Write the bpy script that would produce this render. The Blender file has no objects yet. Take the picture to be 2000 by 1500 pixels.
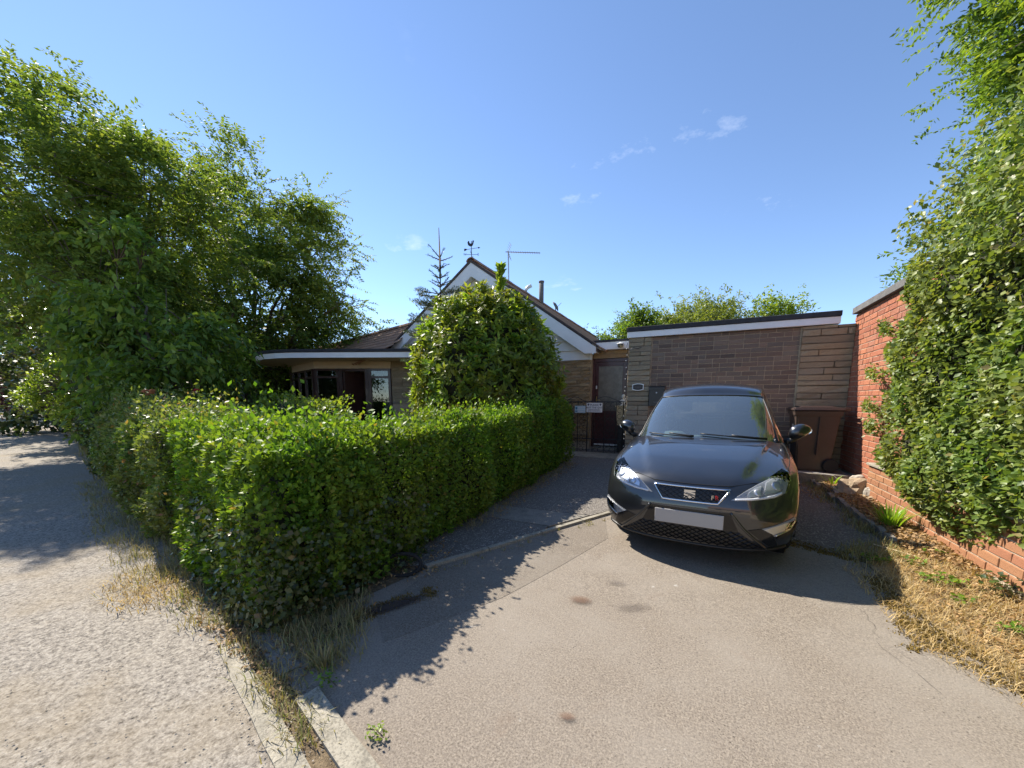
import bpy, bmesh, math, random
import numpy as np
from mathutils import Vector, Matrix
from mathutils.bvhtree import BVHTree

R = math.radians
SC = bpy.context.scene
COL = SC.collection
rng = np.random.default_rng(7)
random.seed(7)

# ------------------------------------------------------------------ camera
EYE = 1.34
cam_d = bpy.data.cameras.new('camera')
cam = bpy.data.objects.new('camera', cam_d)
COL.objects.link(cam)
cam.location = (0, 0, EYE)
cam.rotation_euler = (R(90 - 7.93), 0, R(25.9))
cam_d.sensor_width = 36
cam_d.lens = 13.32
cam_d.shift_y = 0.068
cam_d.clip_start = 0.05
cam_d.clip_end = 1500
SC.camera = cam

# ------------------------------------------------------------------ sky, sun, exposure
SUN_TO = Vector((-0.90, 0.28, 1.0)).normalized()      # direction towards the sun
ELEV = math.asin(SUN_TO.z)
W = bpy.data.worlds.new('World')
SC.world = W
W.use_nodes = True
wn = W.node_tree
wn.nodes.clear()
w_out = wn.nodes.new('ShaderNodeOutputWorld')
w_bg = wn.nodes.new('ShaderNodeBackground')
w_bg.inputs['Strength'].default_value = 0.122
sky = wn.nodes.new('ShaderNodeTexSky')
sky.sky_type = 'NISHITA'
sky.sun_disc = False
sky.sun_elevation = ELEV
sky.sun_rotation = math.atan2(SUN_TO.x, SUN_TO.y)
sky.air_density = 1.0
sky.dust_density = 0.12
sky.ozone_density = 2.7
sky.altitude = 2600
# small wisps of cloud high over the whole sky
w_tc = wn.nodes.new('ShaderNodeTexCoord')
w_sep = wn.nodes.new('ShaderNodeSeparateXYZ')
w_mx = wn.nodes.new('ShaderNodeMath'); w_mx.operation = 'MAXIMUM'; w_mx.inputs[1].default_value = 0.05
w_add = wn.nodes.new('ShaderNodeMath'); w_add.operation = 'ADD'; w_add.inputs[1].default_value = 0.12
w_div = wn.nodes.new('ShaderNodeVectorMath'); w_div.operation = 'DIVIDE'
w_cmb = wn.nodes.new('ShaderNodeCombineXYZ')
w_n1 = wn.nodes.new('ShaderNodeTexNoise'); w_n1.inputs['Scale'].default_value = 2.3; w_n1.inputs['Detail'].default_value = 9; w_n1.inputs['Roughness'].default_value = 0.62
w_n2 = wn.nodes.new('ShaderNodeTexNoise'); w_n2.inputs['Scale'].default_value = 0.75; w_n2.inputs['Detail'].default_value = 2
w_r1 = wn.nodes.new('ShaderNodeMapRange'); w_r1.inputs[1].default_value = 0.60; w_r1.inputs[2].default_value = 0.78
w_r2 = wn.nodes.new('ShaderNodeMapRange'); w_r2.inputs[1].default_value = 0.47; w_r2.inputs[2].default_value = 0.58
w_mul = wn.nodes.new('ShaderNodeMath'); w_mul.operation = 'MULTIPLY'
w_mul2 = wn.nodes.new('ShaderNodeMath'); w_mul2.operation = 'MULTIPLY'; w_mul2.inputs[1].default_value = 0.42
w_mix = wn.nodes.new('ShaderNodeMixRGB'); w_mix.inputs[2].default_value = (7.0, 7.1, 7.4, 1)
L = wn.links.new
L(w_tc.outputs['Generated'], w_sep.inputs[0])
L(w_sep.outputs[2], w_mx.inputs[0]); L(w_mx.outputs[0], w_add.inputs[0])
for i in range(3): L(w_add.outputs[0], w_cmb.inputs[i])
L(w_tc.outputs['Generated'], w_div.inputs[0]); L(w_cmb.outputs[0], w_div.inputs[1])
L(w_div.outputs[0], w_n1.inputs['Vector']); L(w_div.outputs[0], w_n2.inputs['Vector'])
L(w_n1.outputs[0], w_r1.inputs[0]); L(w_n2.outputs[0], w_r2.inputs[0])
L(w_r1.outputs[0], w_mul.inputs[0]); L(w_r2.outputs[0], w_mul.inputs[1])
L(w_mul.outputs[0], w_mul2.inputs[0]); L(w_mul2.outputs[0], w_mix.inputs[0])
L(sky.outputs[0], w_mix.inputs[1]); L(w_mix.outputs[0], w_bg.inputs['Color'])
L(w_bg.outputs[0], w_out.inputs['Surface'])

sun_d = bpy.data.lights.new('sun', 'SUN')
sun_d.energy = 4.5
sun_d.angle = R(0.55)
sun_d.color = (1.0, 0.925, 0.80)
sun = bpy.data.objects.new('sun', sun_d)
COL.objects.link(sun)
sun.rotation_euler = (-SUN_TO).to_track_quat('-Z', 'Y').to_euler()
sun.location = (-20, 5, 30)

SC.view_settings.view_transform = 'Standard'
SC.view_settings.look = 'None'
SC.view_settings.exposure = 1.10
SC.view_settings.gamma = 1.0
SC.view_settings.use_curve_mapping = False
SC.cycles.max_bounces = 8
SC.cycles.diffuse_bounces = 3
SC.cycles.glossy_bounces = 4
SC.cycles.transmission_bounces = 6
SC.cycles.transparent_max_bounces = 8

# ------------------------------------------------------------------ object helpers
def tag(o, label=None, cat=None, group=None, kind=None):
    if label: o['label'] = label
    if cat: o['category'] = cat
    if group: o['group'] = group
    if kind: o['kind'] = kind
    return o

def thing(name, label, cat, loc=(0, 0, 0), rz=0.0, group=None):
    o = bpy.data.objects.new(name, None)
    o.empty_display_size = 0.2
    COL.objects.link(o)
    o.location = loc
    o.rotation_euler = (0, 0, rz)
    return tag(o, label, cat, group)

def link(name, me, parent=None, mat=None, loc=None, rot=None, scale=None):
    if mat is not None and not me.materials:
        for m in (mat if isinstance(mat, (list, tuple)) else [mat]):
            me.materials.append(m)
    o = bpy.data.objects.new(name, me)
    COL.objects.link(o)
    if parent is not None: o.parent = parent
    if loc is not None: o.location = loc
    if rot is not None: o.rotation_euler = rot
    if scale is not None: o.scale = scale
    return o

def bm_obj(name, bm, mat, parent=None, smooth=False, loc=None, rot=None):
    me = bpy.data.meshes.new(name)
    bmesh.ops.recalc_face_normals(bm, faces=bm.faces[:])
    bm.to_mesh(me); bm.free()
    if smooth:
        me.polygons.foreach_set('use_smooth', [True] * len(me.polygons))
    return link(name, me, parent, mat, loc, rot)

def np_mesh(name, verts, faces, smooth=False):
    """verts (N,3), faces (M,k) all with k corners"""
    verts = np.asarray(verts, dtype=np.float32); faces = np.asarray(faces, dtype=np.int32)
    me = bpy.data.meshes.new(name)
    k = faces.shape[1]
    me.vertices.add(len(verts)); me.vertices.foreach_set('co', verts.ravel())
    me.loops.add(faces.size); me.loops.foreach_set('vertex_index', faces.ravel())
    me.polygons.add(len(faces))
    me.polygons.foreach_set('loop_start', np.arange(0, faces.size, k, dtype=np.int32))
    if smooth: me.polygons.foreach_set('use_smooth', np.ones(len(faces), dtype=bool))
    me.update(calc_edges=True); me.validate()
    return me

def box(bm, x0, x1, y0, y1, z0, z1, bev=0.0):
    vs = [bm.verts.new(p) for p in ((x0,y0,z0),(x1,y0,z0),(x1,y1,z0),(x0,y1,z0),(x0,y0,z1),(x1,y0,z1),(x1,y1,z1),(x0,y1,z1))]
    fs = [bm.faces.new([vs[i] for i in q]) for q in ((0,3,2,1),(4,5,6,7),(0,1,5,4),(1,2,6,5),(2,3,7,6),(3,0,4,7))]
    if bev > 0:
        es = list({e for f in fs for e in f.edges})
        bmesh.ops.bevel(bm, geom=es, offset=bev, segments=1, affect='EDGES')
    return vs

def boxm(name, dims, mat, parent=None, bev=0.0, rot=None, loc=None):
    bm = bmesh.new(); box(bm, *dims, bev=bev)
    return bm_obj(name, bm, mat, parent, rot=rot, loc=loc)

def prism(bm, poly, z0, z1):
    """vertical extrusion of a plan polygon"""
    lo = [bm.verts.new((x, y, z0)) for x, y in poly]
    hi = [bm.verts.new((x, y, z1)) for x, y in poly]
    n = len(poly)
    bm.faces.new(lo[::-1]); bm.faces.new(hi)
    for i in range(n):
        bm.faces.new((lo[i], lo[(i+1) % n], hi[(i+1) % n], hi[i]))

def extr(bm, pts, d):
    """3D polygon pts thickened by vector d"""
    a = [bm.verts.new(p) for p in pts]
    b = [bm.verts.new(Vector(p) + Vector(d)) for p in pts]
    n = len(pts)
    bm.faces.new(a); bm.faces.new(b[::-1])
    for i in range(n):
        bm.faces.new((a[(i+1) % n], a[i], b[i], b[(i+1) % n]))

def tube(bm, pts, r, seg=6, closed=False, caps=True):
    pts = [Vector(p) for p in pts]
    n = len(pts)
    rs = r if isinstance(r, (list, tuple, np.ndarray)) else [r] * n
    rings = []
    up = Vector((0, 0, 1))
    for i, p in enumerate(pts):
        if closed: d = pts[(i+1) % n] - pts[i-1]
        else: d = pts[min(i+1, n-1)] - pts[max(i-1, 0)]
        if d.length < 1e-9: d = Vector((0, 0, 1))
        d.normalize()
        a = d.cross(up)
        if a.length < 1e-3: a = d.cross(Vector((1, 0, 0)))
        a.normalize(); b = d.cross(a)
        rings.append([bm.verts.new(p + (a * math.cos(t) + b * math.sin(t)) * rs[i]) for t in [2 * math.pi * k / seg for k in range(seg)]])
    m = n if closed else n - 1
    for i in range(m):
        A, B = rings[i], rings[(i+1) % n]
        for k in range(seg):
            bm.faces.new((A[k], A[(k+1) % seg], B[(k+1) % seg], B[k]))
    if caps and not closed:
        bm.faces.new(rings[0][::-1]); bm.faces.new(rings[-1])

def lathe(bm, prof, seg=16, mat4=None):
    """revolve (r,z) profile round z"""
    rings = []
    for r, z in prof:
        if r < 1e-6: rings.append([bm.verts.new((0, 0, z))])
        else: rings.append([bm.verts.new((r * math.cos(2*math.pi*k/seg), r * math.sin(2*math.pi*k/seg), z)) for k in range(seg)])
    for A, B in zip(rings, rings[1:]):
        for k in range(seg):
            q = (A[k % len(A)], A[(k+1) % seg % len(A)], B[(k+1) % seg % len(B)], B[k % len(B)])
            u = []
            for v in q:
                if v not in u: u.append(v)
            if len(u) > 2: bm.faces.new(u)
    if mat4 is not None:
        bmesh.ops.transform(bm, matrix=mat4, verts=[v for r in rings for v in r])

def catmull(ts, pts):
    """ts in 0..len-1, pts (n,k)"""
    pts = np.asarray(pts, float); n = len(pts)
    P = np.vstack([2*pts[0]-pts[1], pts, 2*pts[-1]-pts[-2]])
    out = []
    for t in ts:
        i = min(int(t), n - 2); u = t - i
        p0, p1, p2, p3 = P[i], P[i+1], P[i+2], P[i+3]
        out.append(.5*((2*p1)+(-p0+p2)*u+(2*p0-5*p1+4*p2-p3)*u*u+(-p0+3*p1-3*p2+p3)*u**3))
    return np.array(out)

def copy_tree(o, parent=None):
    c = o.copy(); COL.objects.link(c)
    if parent is not None: c.parent = parent
    for ch in list(o.children): copy_tree(ch, c)
    return c

def ground_z(y):
    """the drive rises gently towards the garage"""
    return np.interp(y, [-1e4, 2.4, 3.0, 8.6, 1e4], [0, 0, 0.012, 0.18, 0.18])
GB = [2.4, 3.0, 8.6]

# ------------------------------------------------------------------ materials
def newmat(name):
    m = bpy.data.materials.new(name); m.use_nodes = True
    nt = m.node_tree
    b = nt.nodes['Principled BSDF']
    return m, nt, b

def N(nt, kind, **kw):
    n = nt.nodes.new(kind)
    for k, v in kw.items():
        if k in n.inputs.keys(): n.inputs[k].default_value = v
        else: setattr(n, k, v)
    return n

def c4(c): return (c[0], c[1], c[2], 1.0)

def ramp(nt, fac, stops, interp='LINEAR'):
    r = nt.nodes.new('ShaderNodeValToRGB'); r.color_ramp.interpolation = interp
    el = r.color_ramp.elements
    while len(el) < len(stops): el.new(0.5)
    for e, (p, c) in zip(el, stops):
        e.position = p; e.color = c4(c)
    nt.links.new(fac, r.inputs[0])
    return r.outputs[0]

def mixc(nt, fac, a, b, mode='MIX'):
    n = nt.nodes.new('ShaderNodeMixRGB'); n.blend_type = mode
    for s, v in ((0, fac), (1, a), (2, b)):
        if hasattr(v, 'is_linked') or hasattr(v, 'links'): nt.links.new(v, n.inputs[s])
        else: n.inputs[s].default_value = v if s == 0 else c4(v)
    return n.outputs[0]

def coords(nt, kind='Object', scale=None, rnd=False):
    tc = nt.nodes.new('ShaderNodeTexCoord')
    out = tc.outputs[kind]
    if scale:
        mp = N(nt, 'ShaderNodeMapping'); mp.inputs['Scale'].default_value = scale
        nt.links.new(out, mp.inputs[0]); out = mp.outputs[0]
    if rnd:
        oi = nt.nodes.new('ShaderNodeObjectInfo')
        mm = N(nt, 'ShaderNodeVectorMath', operation='MULTIPLY_ADD')
        mm.inputs[1].default_value = (37., 53., 71.)
        nt.links.new(oi.outputs['Random'], mm.inputs[0]); nt.links.new(out, mm.inputs[2])
        out = mm.outputs[0]
    return out

def noise(nt, vec, scale, detail=4, rough=0.55, dist=0.0):
    n = N(nt, 'ShaderNodeTexNoise'); n.inputs['Scale'].default_value = scale
    n.inputs['Detail'].default_value = detail; n.inputs['Roughness'].default_value = rough
    n.inputs['Distortion'].default_value = dist
    nt.links.new(vec, n.inputs['Vector'])
    return n.outputs[0]

def voro(nt, vec, scale, feature='F1', out='Distance', rnd=1.0):
    n = nt.nodes.new('ShaderNodeTexVoronoi'); n.feature = feature
    n.inputs['Scale'].default_value = scale; n.inputs['Randomness'].default_value = rnd
    nt.links.new(vec, n.inputs['Vector'])
    return n.outputs[out]

def mapr(nt, v, a, b, c=0.0, d=1.0):
    n = nt.nodes.new('ShaderNodeMapRange')
    nt.links.new(v, n.inputs[0])
    for i, x in enumerate((a, b, c, d)): n.inputs[i+1].default_value = x
    return n.outputs[0]

def math2(nt, op, a, b=None):
    n = nt.nodes.new('ShaderNodeMath'); n.operation = op
    for i, v in enumerate((a, b)):
        if v is None: continue
        if hasattr(v, 'links'): nt.links.new(v, n.inputs[i])
        else: n.inputs[i].default_value = v
    return n.outputs[0]

def bump(nt, b, h, strength=0.4, dist=0.01):
    n = nt.nodes.new('ShaderNodeBump'); n.inputs['Strength'].default_value = strength; n.inputs['Distance'].default_value = dist
    nt.links.new(h, n.inputs['Height']); nt.links.new(n.outputs[0], b.inputs['Normal'])

def plain(name, col, rough=0.5, metal=0.0, spec=0.5, var=0.0, vscale=6.0, bmp=0.0, bscale=60.0, coat=0.0, rnd=False):
    m, nt, b = newmat(name)
    b.inputs['Roughness'].default_value = rough; b.inputs['Metallic'].default_value = metal
    b.inputs['Specular IOR Level'].default_value = spec
    b.inputs['Coat Weight'].default_value = coat; b.inputs['Coat Roughness'].default_value = 0.04
    v = coords(nt, rnd=rnd)
    if var > 0:
        n = noise(nt, v, vscale, 6, 0.65)
        lo = tuple(max(0, c * (1 - var)) for c in col); hi = tuple(min(1, c * (1 + var)) for c in col)
        nt.links.new(ramp(nt, n, [(0.3, lo), (0.7, hi)]), b.inputs['Base Color'])
    else:
        b.inputs['Base Color'].default_value = c4(col)
    if bmp > 0:
        bump(nt, b, noise(nt, v, bscale, 5), bmp, 0.01)
    return m

def masonry(name, stops, rough=0.85, sc=14, spots=None, bmp=0.5, grime=0.25):
    """brick or stone that varies from piece to piece"""
    m, nt, b = newmat(name)
    oi = nt.nodes.new('ShaderNodeObjectInfo')
    v = coords(nt, rnd=True)
    base = ramp(nt, oi.outputs['Random'], stops)
    n1 = noise(nt, v, sc, 6, 0.7)
    col = mixc(nt, mapr(nt, n1, 0.35, 0.75, 0, 0.55), base, tuple(c * 0.55 for c in stops[0][1]))
    if spots:
        n2 = noise(nt, v, spots[1], 3, 0.6)
        col = mixc(nt, mapr(nt, n2, spots[2], spots[2] + 0.08, 0, spots[3]), col, spots[0])
    n3 = noise(nt, coords(nt, 'Object'), 90, 4, 0.7)
    col = mixc(nt, mapr(nt, n3, 0.3, 0.7, 0, grime), col, tuple(min(1, c * 1.5 + .02) for c in stops[-1][1]))
    nt.links.new(col, b.inputs['Base Color'])
    b.inputs['Roughness'].default_value = rough; b.inputs['Specular IOR Level'].default_value = 0.25
    h = math2(nt, 'ADD', noise(nt, v, sc * 2.2, 6, 0.7), math2(nt, 'MULTIPLY', n3, 0.5))
    bump(nt, b, h, bmp, 0.012)
    return m

def leafmat(name, stops, trans=0.35, rough=0.42, spec=0.45):
    m, nt, b = newmat(name)
    ge = nt.nodes.new('ShaderNodeNewGeometry')
    col = ramp(nt, ge.outputs['Random Per Island'], stops)
    v = coords(nt)
    n = noise(nt, v, 1.7, 3)
    col = mixc(nt, mapr(nt, n, 0.35, 0.7, 0.0, 0.35), col, stops[-1][1])
    nt.links.new(col, b.inputs['Base Color'])
    b.inputs['Roughness'].default_value = rough; b.inputs['Specular IOR Level'].default_value = spec
    t = nt.nodes.new('ShaderNodeBsdfTranslucent')
    tc = mixc(nt, 1.0, col, (1.5, 1.45, 0.55), 'MULTIPLY')
    nt.links.new(tc, t.inputs['Color'])
    mx = nt.nodes.new('ShaderNodeMixShader'); mx.inputs[0].default_value = trans
    nt.links.new(b.outputs[0], mx.inputs[1]); nt.links.new(t.outputs[0], mx.inputs[2])
    nt.links.new(mx.outputs[0], nt.nodes['Material Output'].inputs['Surface'])
    return m

def glassmat(name, tint, fres=1.45, see=0.8, rough=0.0, boost=0.0, haze=0.0):
    m, nt, b = newmat(name)
    nt.nodes.remove(b)
    tr = nt.nodes.new('ShaderNodeBsdfTransparent'); tr.inputs[0].default_value = c4(tuple(see * c for c in tint))
    gl = nt.nodes.new('ShaderNodeBsdfGlossy'); gl.inputs['Roughness'].default_value = rough
    fr = nt.nodes.new('ShaderNodeFresnel'); fr.inputs[0].default_value = fres
    f = math2(nt, 'ADD', fr.outputs[0], boost)
    mx = nt.nodes.new('ShaderNodeMixShader')
    if haze:
        df = nt.nodes.new('ShaderNodeBsdfDiffuse'); df.inputs[0].default_value = (.50, .62, .62, 1)  # pale teal veil in the colour, lightening the glass like reflected sky
        m0 = nt.nodes.new('ShaderNodeMixShader'); m0.inputs[0].default_value = haze
        nt.links.new(tr.outputs[0], m0.inputs[1]); nt.links.new(df.outputs[0], m0.inputs[2]); tr = m0
    nt.links.new(f, mx.inputs[0]); nt.links.new(tr.outputs[0], mx.inputs[1]); nt.links.new(gl.outputs[0], mx.inputs[2])
    nt.links.new(mx.outputs[0], nt.nodes['Material Output'].inputs['Surface'])
    return m
# ------------------------------------------------------------------ ground materials
def N_col(nt, v):
    n = N(nt, 'ShaderNodeTexNoise'); n.inputs['Scale'].default_value = 5; n.inputs['Detail'].default_value = 5
    nt.links.new(v, n.inputs['Vector']); return n.outputs['Color']

def tarmac_mat(k=1.0):
    m, nt, b = newmat('weathered tarmac')
    v = coords(nt)
    fine = noise(nt, v, 105, 4, 0.8)
    mid = noise(nt, v, 34, 5, 0.7)
    big = noise(nt, v, 1.3, 5, 0.6)
    col = ramp(nt, fine, [(0.33, (0.095, 0.079, 0.064)), (0.5, (0.25, 0.212, 0.172)), (0.68, (0.37, 0.32, 0.262))])
    col = mixc(nt, mapr(nt, mid, 0.45, 0.66, 0, 0.5), col, (0.165, 0.138, 0.115))
    col = mixc(nt, mapr(nt, big, 0.42, 0.66, 0, 0.6), col, (0.29, 0.258, 0.22))
    st = noise(nt, v, 2.6, 4, 0.7, 0.6)
    col = mixc(nt, mapr(nt, st, 0.60, 0.72, 0, 0.4), col, (0.19, 0.14, 0.105))
    pit = voro(nt, v, 48)
    ps = noise(nt, v, 3.5, 4, 0.7)
    pf = math2(nt, 'MULTIPLY', mapr(nt, pit, 0.10, 0.22, 1.0, 0.0), mapr(nt, ps, 0.45, 0.62, 0.0, 0.85))
    col = mixc(nt, pf, col, (0.06, 0.05, 0.042))
    ck = voro(nt, mixc(nt, 0.12, v, N_col(nt, v)), 0.75, 'DISTANCE_TO_EDGE')
    cm = noise(nt, v, 0.8, 3, 0.6)
    col = mixc(nt, math2(nt, 'MULTIPLY', mapr(nt, ck, 0.0, 0.004, 0.45, 0.0), mapr(nt, cm, 0.50, 0.56, 0.0, 1.0)), col, (0.05, 0.042, 0.036))
    pale = noise(nt, v, 11, 3, 0.6)
    col = mixc(nt, mapr(nt, pale, 0.70, 0.76, 0, 0.6), col, (0.46, 0.44, 0.41))
    if k != 1.0: col = mixc(nt, 1.0, col, (k, k, k), 'MULTIPLY')
    nt.links.new(col, b.inputs['Base Color'])
    b.inputs['Roughness'].default_value = 0.9; b.inputs['Specular IOR Level'].default_value = 0.2
    h = math2(nt, 'ADD', fine, math2(nt, 'MULTIPLY', mid, 0.8))
    bump(nt, b, h, 0.75, 0.006)
    return m

def road_mat():
    m, nt, b = newmat('sandy worn road')
    v = coords(nt)
    fine = noise(nt, v, 120, 4, 0.75)
    mid = noise(nt, v, 48, 6, 0.75)
    big = noise(nt, v, 0.9, 5, 0.65)
    col = ramp(nt, mid, [(0.34, (0.075, 0.066, 0.058)), (0.47, (0.27, 0.242, 0.208)), (0.62, (0.44, 0.40, 0.345))])
    col = mixc(nt, mapr(nt, fine, 0.36, 0.52, 0.55, 0.0), col, (0.11, 0.095, 0.08))
    col = mixc(nt, mapr(nt, big, 0.48, 0.66, 0, 0.5), col, (0.29, 0.235, 0.16))
    nt.links.new(col, b.inputs['Base Color'])
    b.inputs['Roughness'].default_value = 0.92; b.inputs['Specular IOR Level'].default_value = 0.2
    h = math2(nt, 'ADD', fine, math2(nt, 'MULTIPLY', mid, 1.3))
    bump(nt, b, h, 0.7, 0.007)
    return m

def aggregate_mat():
    m, nt, b = newmat('exposed aggregate concrete')
    v = coords(nt)
    peb = voro(nt, v, 75)
    pcol = voro(nt, v, 75, out='Color')
    sep = nt.nodes.new('ShaderNodeSeparateColor'); nt.links.new(pcol, sep.inputs[0])
    c = ramp(nt, sep.outputs[0], [(0.0, (0.10, 0.09, 0.08)), (0.55, (0.20, 0.175, 0.155)), (0.8, (0.33, 0.30, 0.26)), (1.0, (0.50, 0.47, 0.43))])
    col = mixc(nt, mapr(nt, peb, 0.32, 0.5, 0, 0.85), c, (0.11, 0.097, 0.085))
    big = noise(nt, v, 1.6, 5, 0.65)
    col = mixc(nt, mapr(nt, big, 0.45, 0.68, 0, 0.55), col, (0.15, 0.13, 0.105))
    nt.links.new(col, b.inputs['Base Color'])
    b.inputs['Roughness'].default_value = 0.85
    bump(nt, b, math2(nt, 'MULTIPLY', peb, -1.0), 0.6, 0.008)
    return m

def concrete_mat(name, c, bs=0.5):
    m, nt, b = newmat(name)
    v = coords(nt)
    n1 = noise(nt, v, 6, 8, 0.75); n2 = noise(nt, v, 90, 4, 0.75)
    col = ramp(nt, n1, [(0.3, tuple(x * 0.55 for x in c)), (0.5, c), (0.72, tuple(min(1, x * 1.25) for x in c))])
    col = mixc(nt, mapr(nt, n2, 0.38, 0.54, 0.75, 0), col, tuple(x * 0.45 for x in c))
    nt.links.new(col, b.inputs['Base Color'])
    b.inputs['Roughness'].default_value = 0.88; b.inputs['Specular IOR Level'].default_value = 0.25
    bump(nt, b, math2(nt, 'ADD', n1, n2), bs, 0.008)
    return m

def soil_mat(name, a, bb, c):
    m, nt, b = newmat(name)
    v = coords(nt)
    n1 = noise(nt, v, 7, 8, 0.75); n2 = noise(nt, v, 60, 4, 0.75)
    col = ramp(nt, n1, [(0.3, a), (0.5, bb), (0.7, c)])
    col = mixc(nt, mapr(nt, n2, 0.35, 0.55, 0.6, 0), col, tuple(x * 0.4 for x in a))
    nt.links.new(col, b.inputs['Base Color'])
    b.inputs['Roughness'].default_value = 0.95; b.inputs['Specular IOR Level'].default_value = 0.15
    bump(nt, b, math2(nt, 'ADD', n1, n2), 0.9, 0.02)
    return m

M_tar = tarmac_mat(); M_tar2 = tarmac_mat(0.84); M_road = road_mat(); M_agg = aggregate_mat()
M_conc = concrete_mat('pale concrete', (0.34, 0.31, 0.25))
M_conc_d = concrete_mat('grey concrete', (0.25, 0.23, 0.20))
M_soil = soil_mat('dry soil', (0.10, 0.075, 0.05), (0.20, 0.15, 0.095), (0.30, 0.23, 0.145))
M_straw_g = soil_mat('straw covered soil', (0.22, 0.16, 0.09), (0.38, 0.29, 0.17), (0.50, 0.40, 0.26))
M_lawn = soil_mat('parched lawn', (0.30, 0.18, 0.05), (0.42, 0.27, 0.09), (0.48, 0.33, 0.13))

def sheet(name, poly, off, mat, thick=0.0, parent=None, kind='structure', zfun=None):
    bm = bmesh.new()
    vs = [bm.verts.new((x, y, 0)) for x, y in poly]
    f = bm.faces.new(vs)
    bmesh.ops.triangulate(bm, faces=[f])
    ys = [y for _, y in poly]
    for yb in GB:
        if min(ys) < yb < max(ys):
            bmesh.ops.bisect_plane(bm, geom=bm.verts[:] + bm.edges[:] + bm.faces[:], plane_co=(0, yb, 0), plane_no=(0, 1, 0))
    if thick > 0:
        r = bmesh.ops.extrude_face_region(bm, geom=bm.faces[:])
        for v in [g for g in r['geom'] if isinstance(g, bmesh.types.BMVert)]: v.co.z -= thick
    for v in bm.verts: v.co.z += float(ground_z(v.co.y)) + off
    o = bm_obj(name, bm, mat, parent)
    for p in o.data.polygons:
        pass
    if kind: o['kind'] = kind
    return o

# road edge / hedge line direction: along (-0.97, 0.245)
def along(t, d=0.0):
    """point t metres left along the kerb line, d metres back from it"""
    ux, uy = -0.972, 0.236
    return (-2.2 + ux * t + uy * d, 1.0 + uy * t - ux * d)

sheet('ground', [(-400, -400), (400, -400), (400, 400), (-400, 400)], -0.09, M_soil)
sheet('road', [(60, -17.9), (-1.0, 0.655), along(0.6, 0.12), along(72, 0.0), along(72, -12), along(-60, -12)], -0.008, M_road)
sheet('lawn', [along(1.5, 1.3), along(30, 1.3), (-29, 21), (-2.3, 21), (-2.3, 8.9), (-2.3, 2.2)], -0.02, M_lawn)
sheet('verge', [(-1.0, 0.66), (-2.2, 1.02), along(0.6, 0.13), along(70, 0.12), along(70, 1.6), along(1.0, 1.7), (-2.0, 2.3), (-1.6, 1.75), (-0.9, 0.95)], -0.006, M_soil, 0.05)
# the tarmac apron from the kerb up to the concrete drive
apron = [(-1.95, 1.10), (-1.0, 0.80), (4.7, -0.93), (6.0, 1.2), (2.6, 1.9), (1.44, 2.52), (1.32, 3.1), (1.30, 3.88), (0.2, 4.42), (-0.79, 4.33), (-1.32, 3.4), (-1.88, 2.33), (-2.02, 1.6)]
sheet('driveway', apron, 0.0, M_tar)
sheet('tarmac_patch', [(-1.84, 2.36), (-0.86, 4.16), (-0.70, 3.55), (-0.95, 2.72), (-1.13, 2.16), (-1.50, 1.44), (-1.78, 1.66)], 0.002, M_tar2, 0.003)
# concrete drive beneath the car and along the hedge
sheet('parking_pad', [(-0.77, 4.38), (0.2, 4.46), (1.32, 3.92), (1.60, 4.3), (1.62, 7.72), (-1.3, 7.72)], 0.004, M_agg, 0.05)
path_slabs = sheet('path', [(-2.28, 2.2), (-1.90, 2.36), (-1.34, 3.43), (-1.34, 3.62), (-2.28, 3.62)], 0.003, M_agg, 0.05)
sheet('path', [(-2.28, 4.10), (-1.03, 4.14), (-0.86, 4.42), (-1.28, 7.1), (-1.40, 7.8), (-2.60, 7.8), (-2.28, 6.0)], 0.003, M_agg, 0.05)
sheet('path', [(-2.28, 3.635), (-1.325, 3.635), (-1.04, 4.12), (-2.28, 4.085)], 0.006, M_conc_d, 0.05)
sheet('path', [(-2.9, 7.82), (-1.32, 7.82), (-1.32, 8.46), (-2.9, 8.46)], 0.012, M_conc, 0.06)
sheet('path', [(-2.9, 8.48), (-1.30, 8.48), (-1.30, 9.42), (-2.9, 9.42)], 0.006, M_agg, 0.06)
# edging strip between the concrete drive and the apron
e = thing('edging_strip', 'thin pale concrete edging strip between drive and tarmac apron', 'edging', (0, 0, 0))
e['kind'] = 'structure'
del e['category'], e['label']
def strip(name, pts, w, h, mat, parent, off=0.0):
    bm = bmesh.new()
    P = [Vector((x, y, 0)) for x, y in pts]
    L_, R_ = [], []
    for i, p in enumerate(P):
        d = (P[min(i+1, len(P)-1)] - P[max(i-1, 0)]).normalized()
        n = Vector((-d.y, d.x, 0)) * w / 2
        z = float(ground_z(p.y)) + off
        L_.append((p + n, z)); R_.append((p - n, z))
    a = [[bm.verts.new((q.x, q.y, z + dz)) for q, z in S] for S in (L_, R_) for dz in (0, h)]
    lb, lt, rb, rt = a
    for i in range(len(P) - 1):
        for A, B in ((lt, rt), (lb, lt), (rt, rb), (rb, lb)):
            bm.faces.new((A[i], A[i+1], B[i+1], B[i]))
    bm.faces.new((lb[0], lt[0], rt[0], rb[0])); bm.faces.new((lb[-1], lt[-1], rt[-1], rb[-1]))
    return bm_obj(name, bm, mat, parent)
line = [(-1.90, 2.31), (-1.62, 2.84), (-1.33, 3.40), (-1.06, 3.90), (-0.80, 4.37)]
for p, q in zip(line, line[1:]):
    d = Vector((q[0]-p[0], q[1]-p[1])); d *= 0.006 / d.length
    strip('edging_length', [(p[0]+d.x, p[1]+d.y), (q[0]-d.x, q[1]-d.y)], 0.05, 0.045, M_conc, e, -0.02)
def kl(t, d=0.0):
    return (-2.2 - .957 * t + .290 * d, 1.03 + .290 * t + .957 * d)
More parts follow.
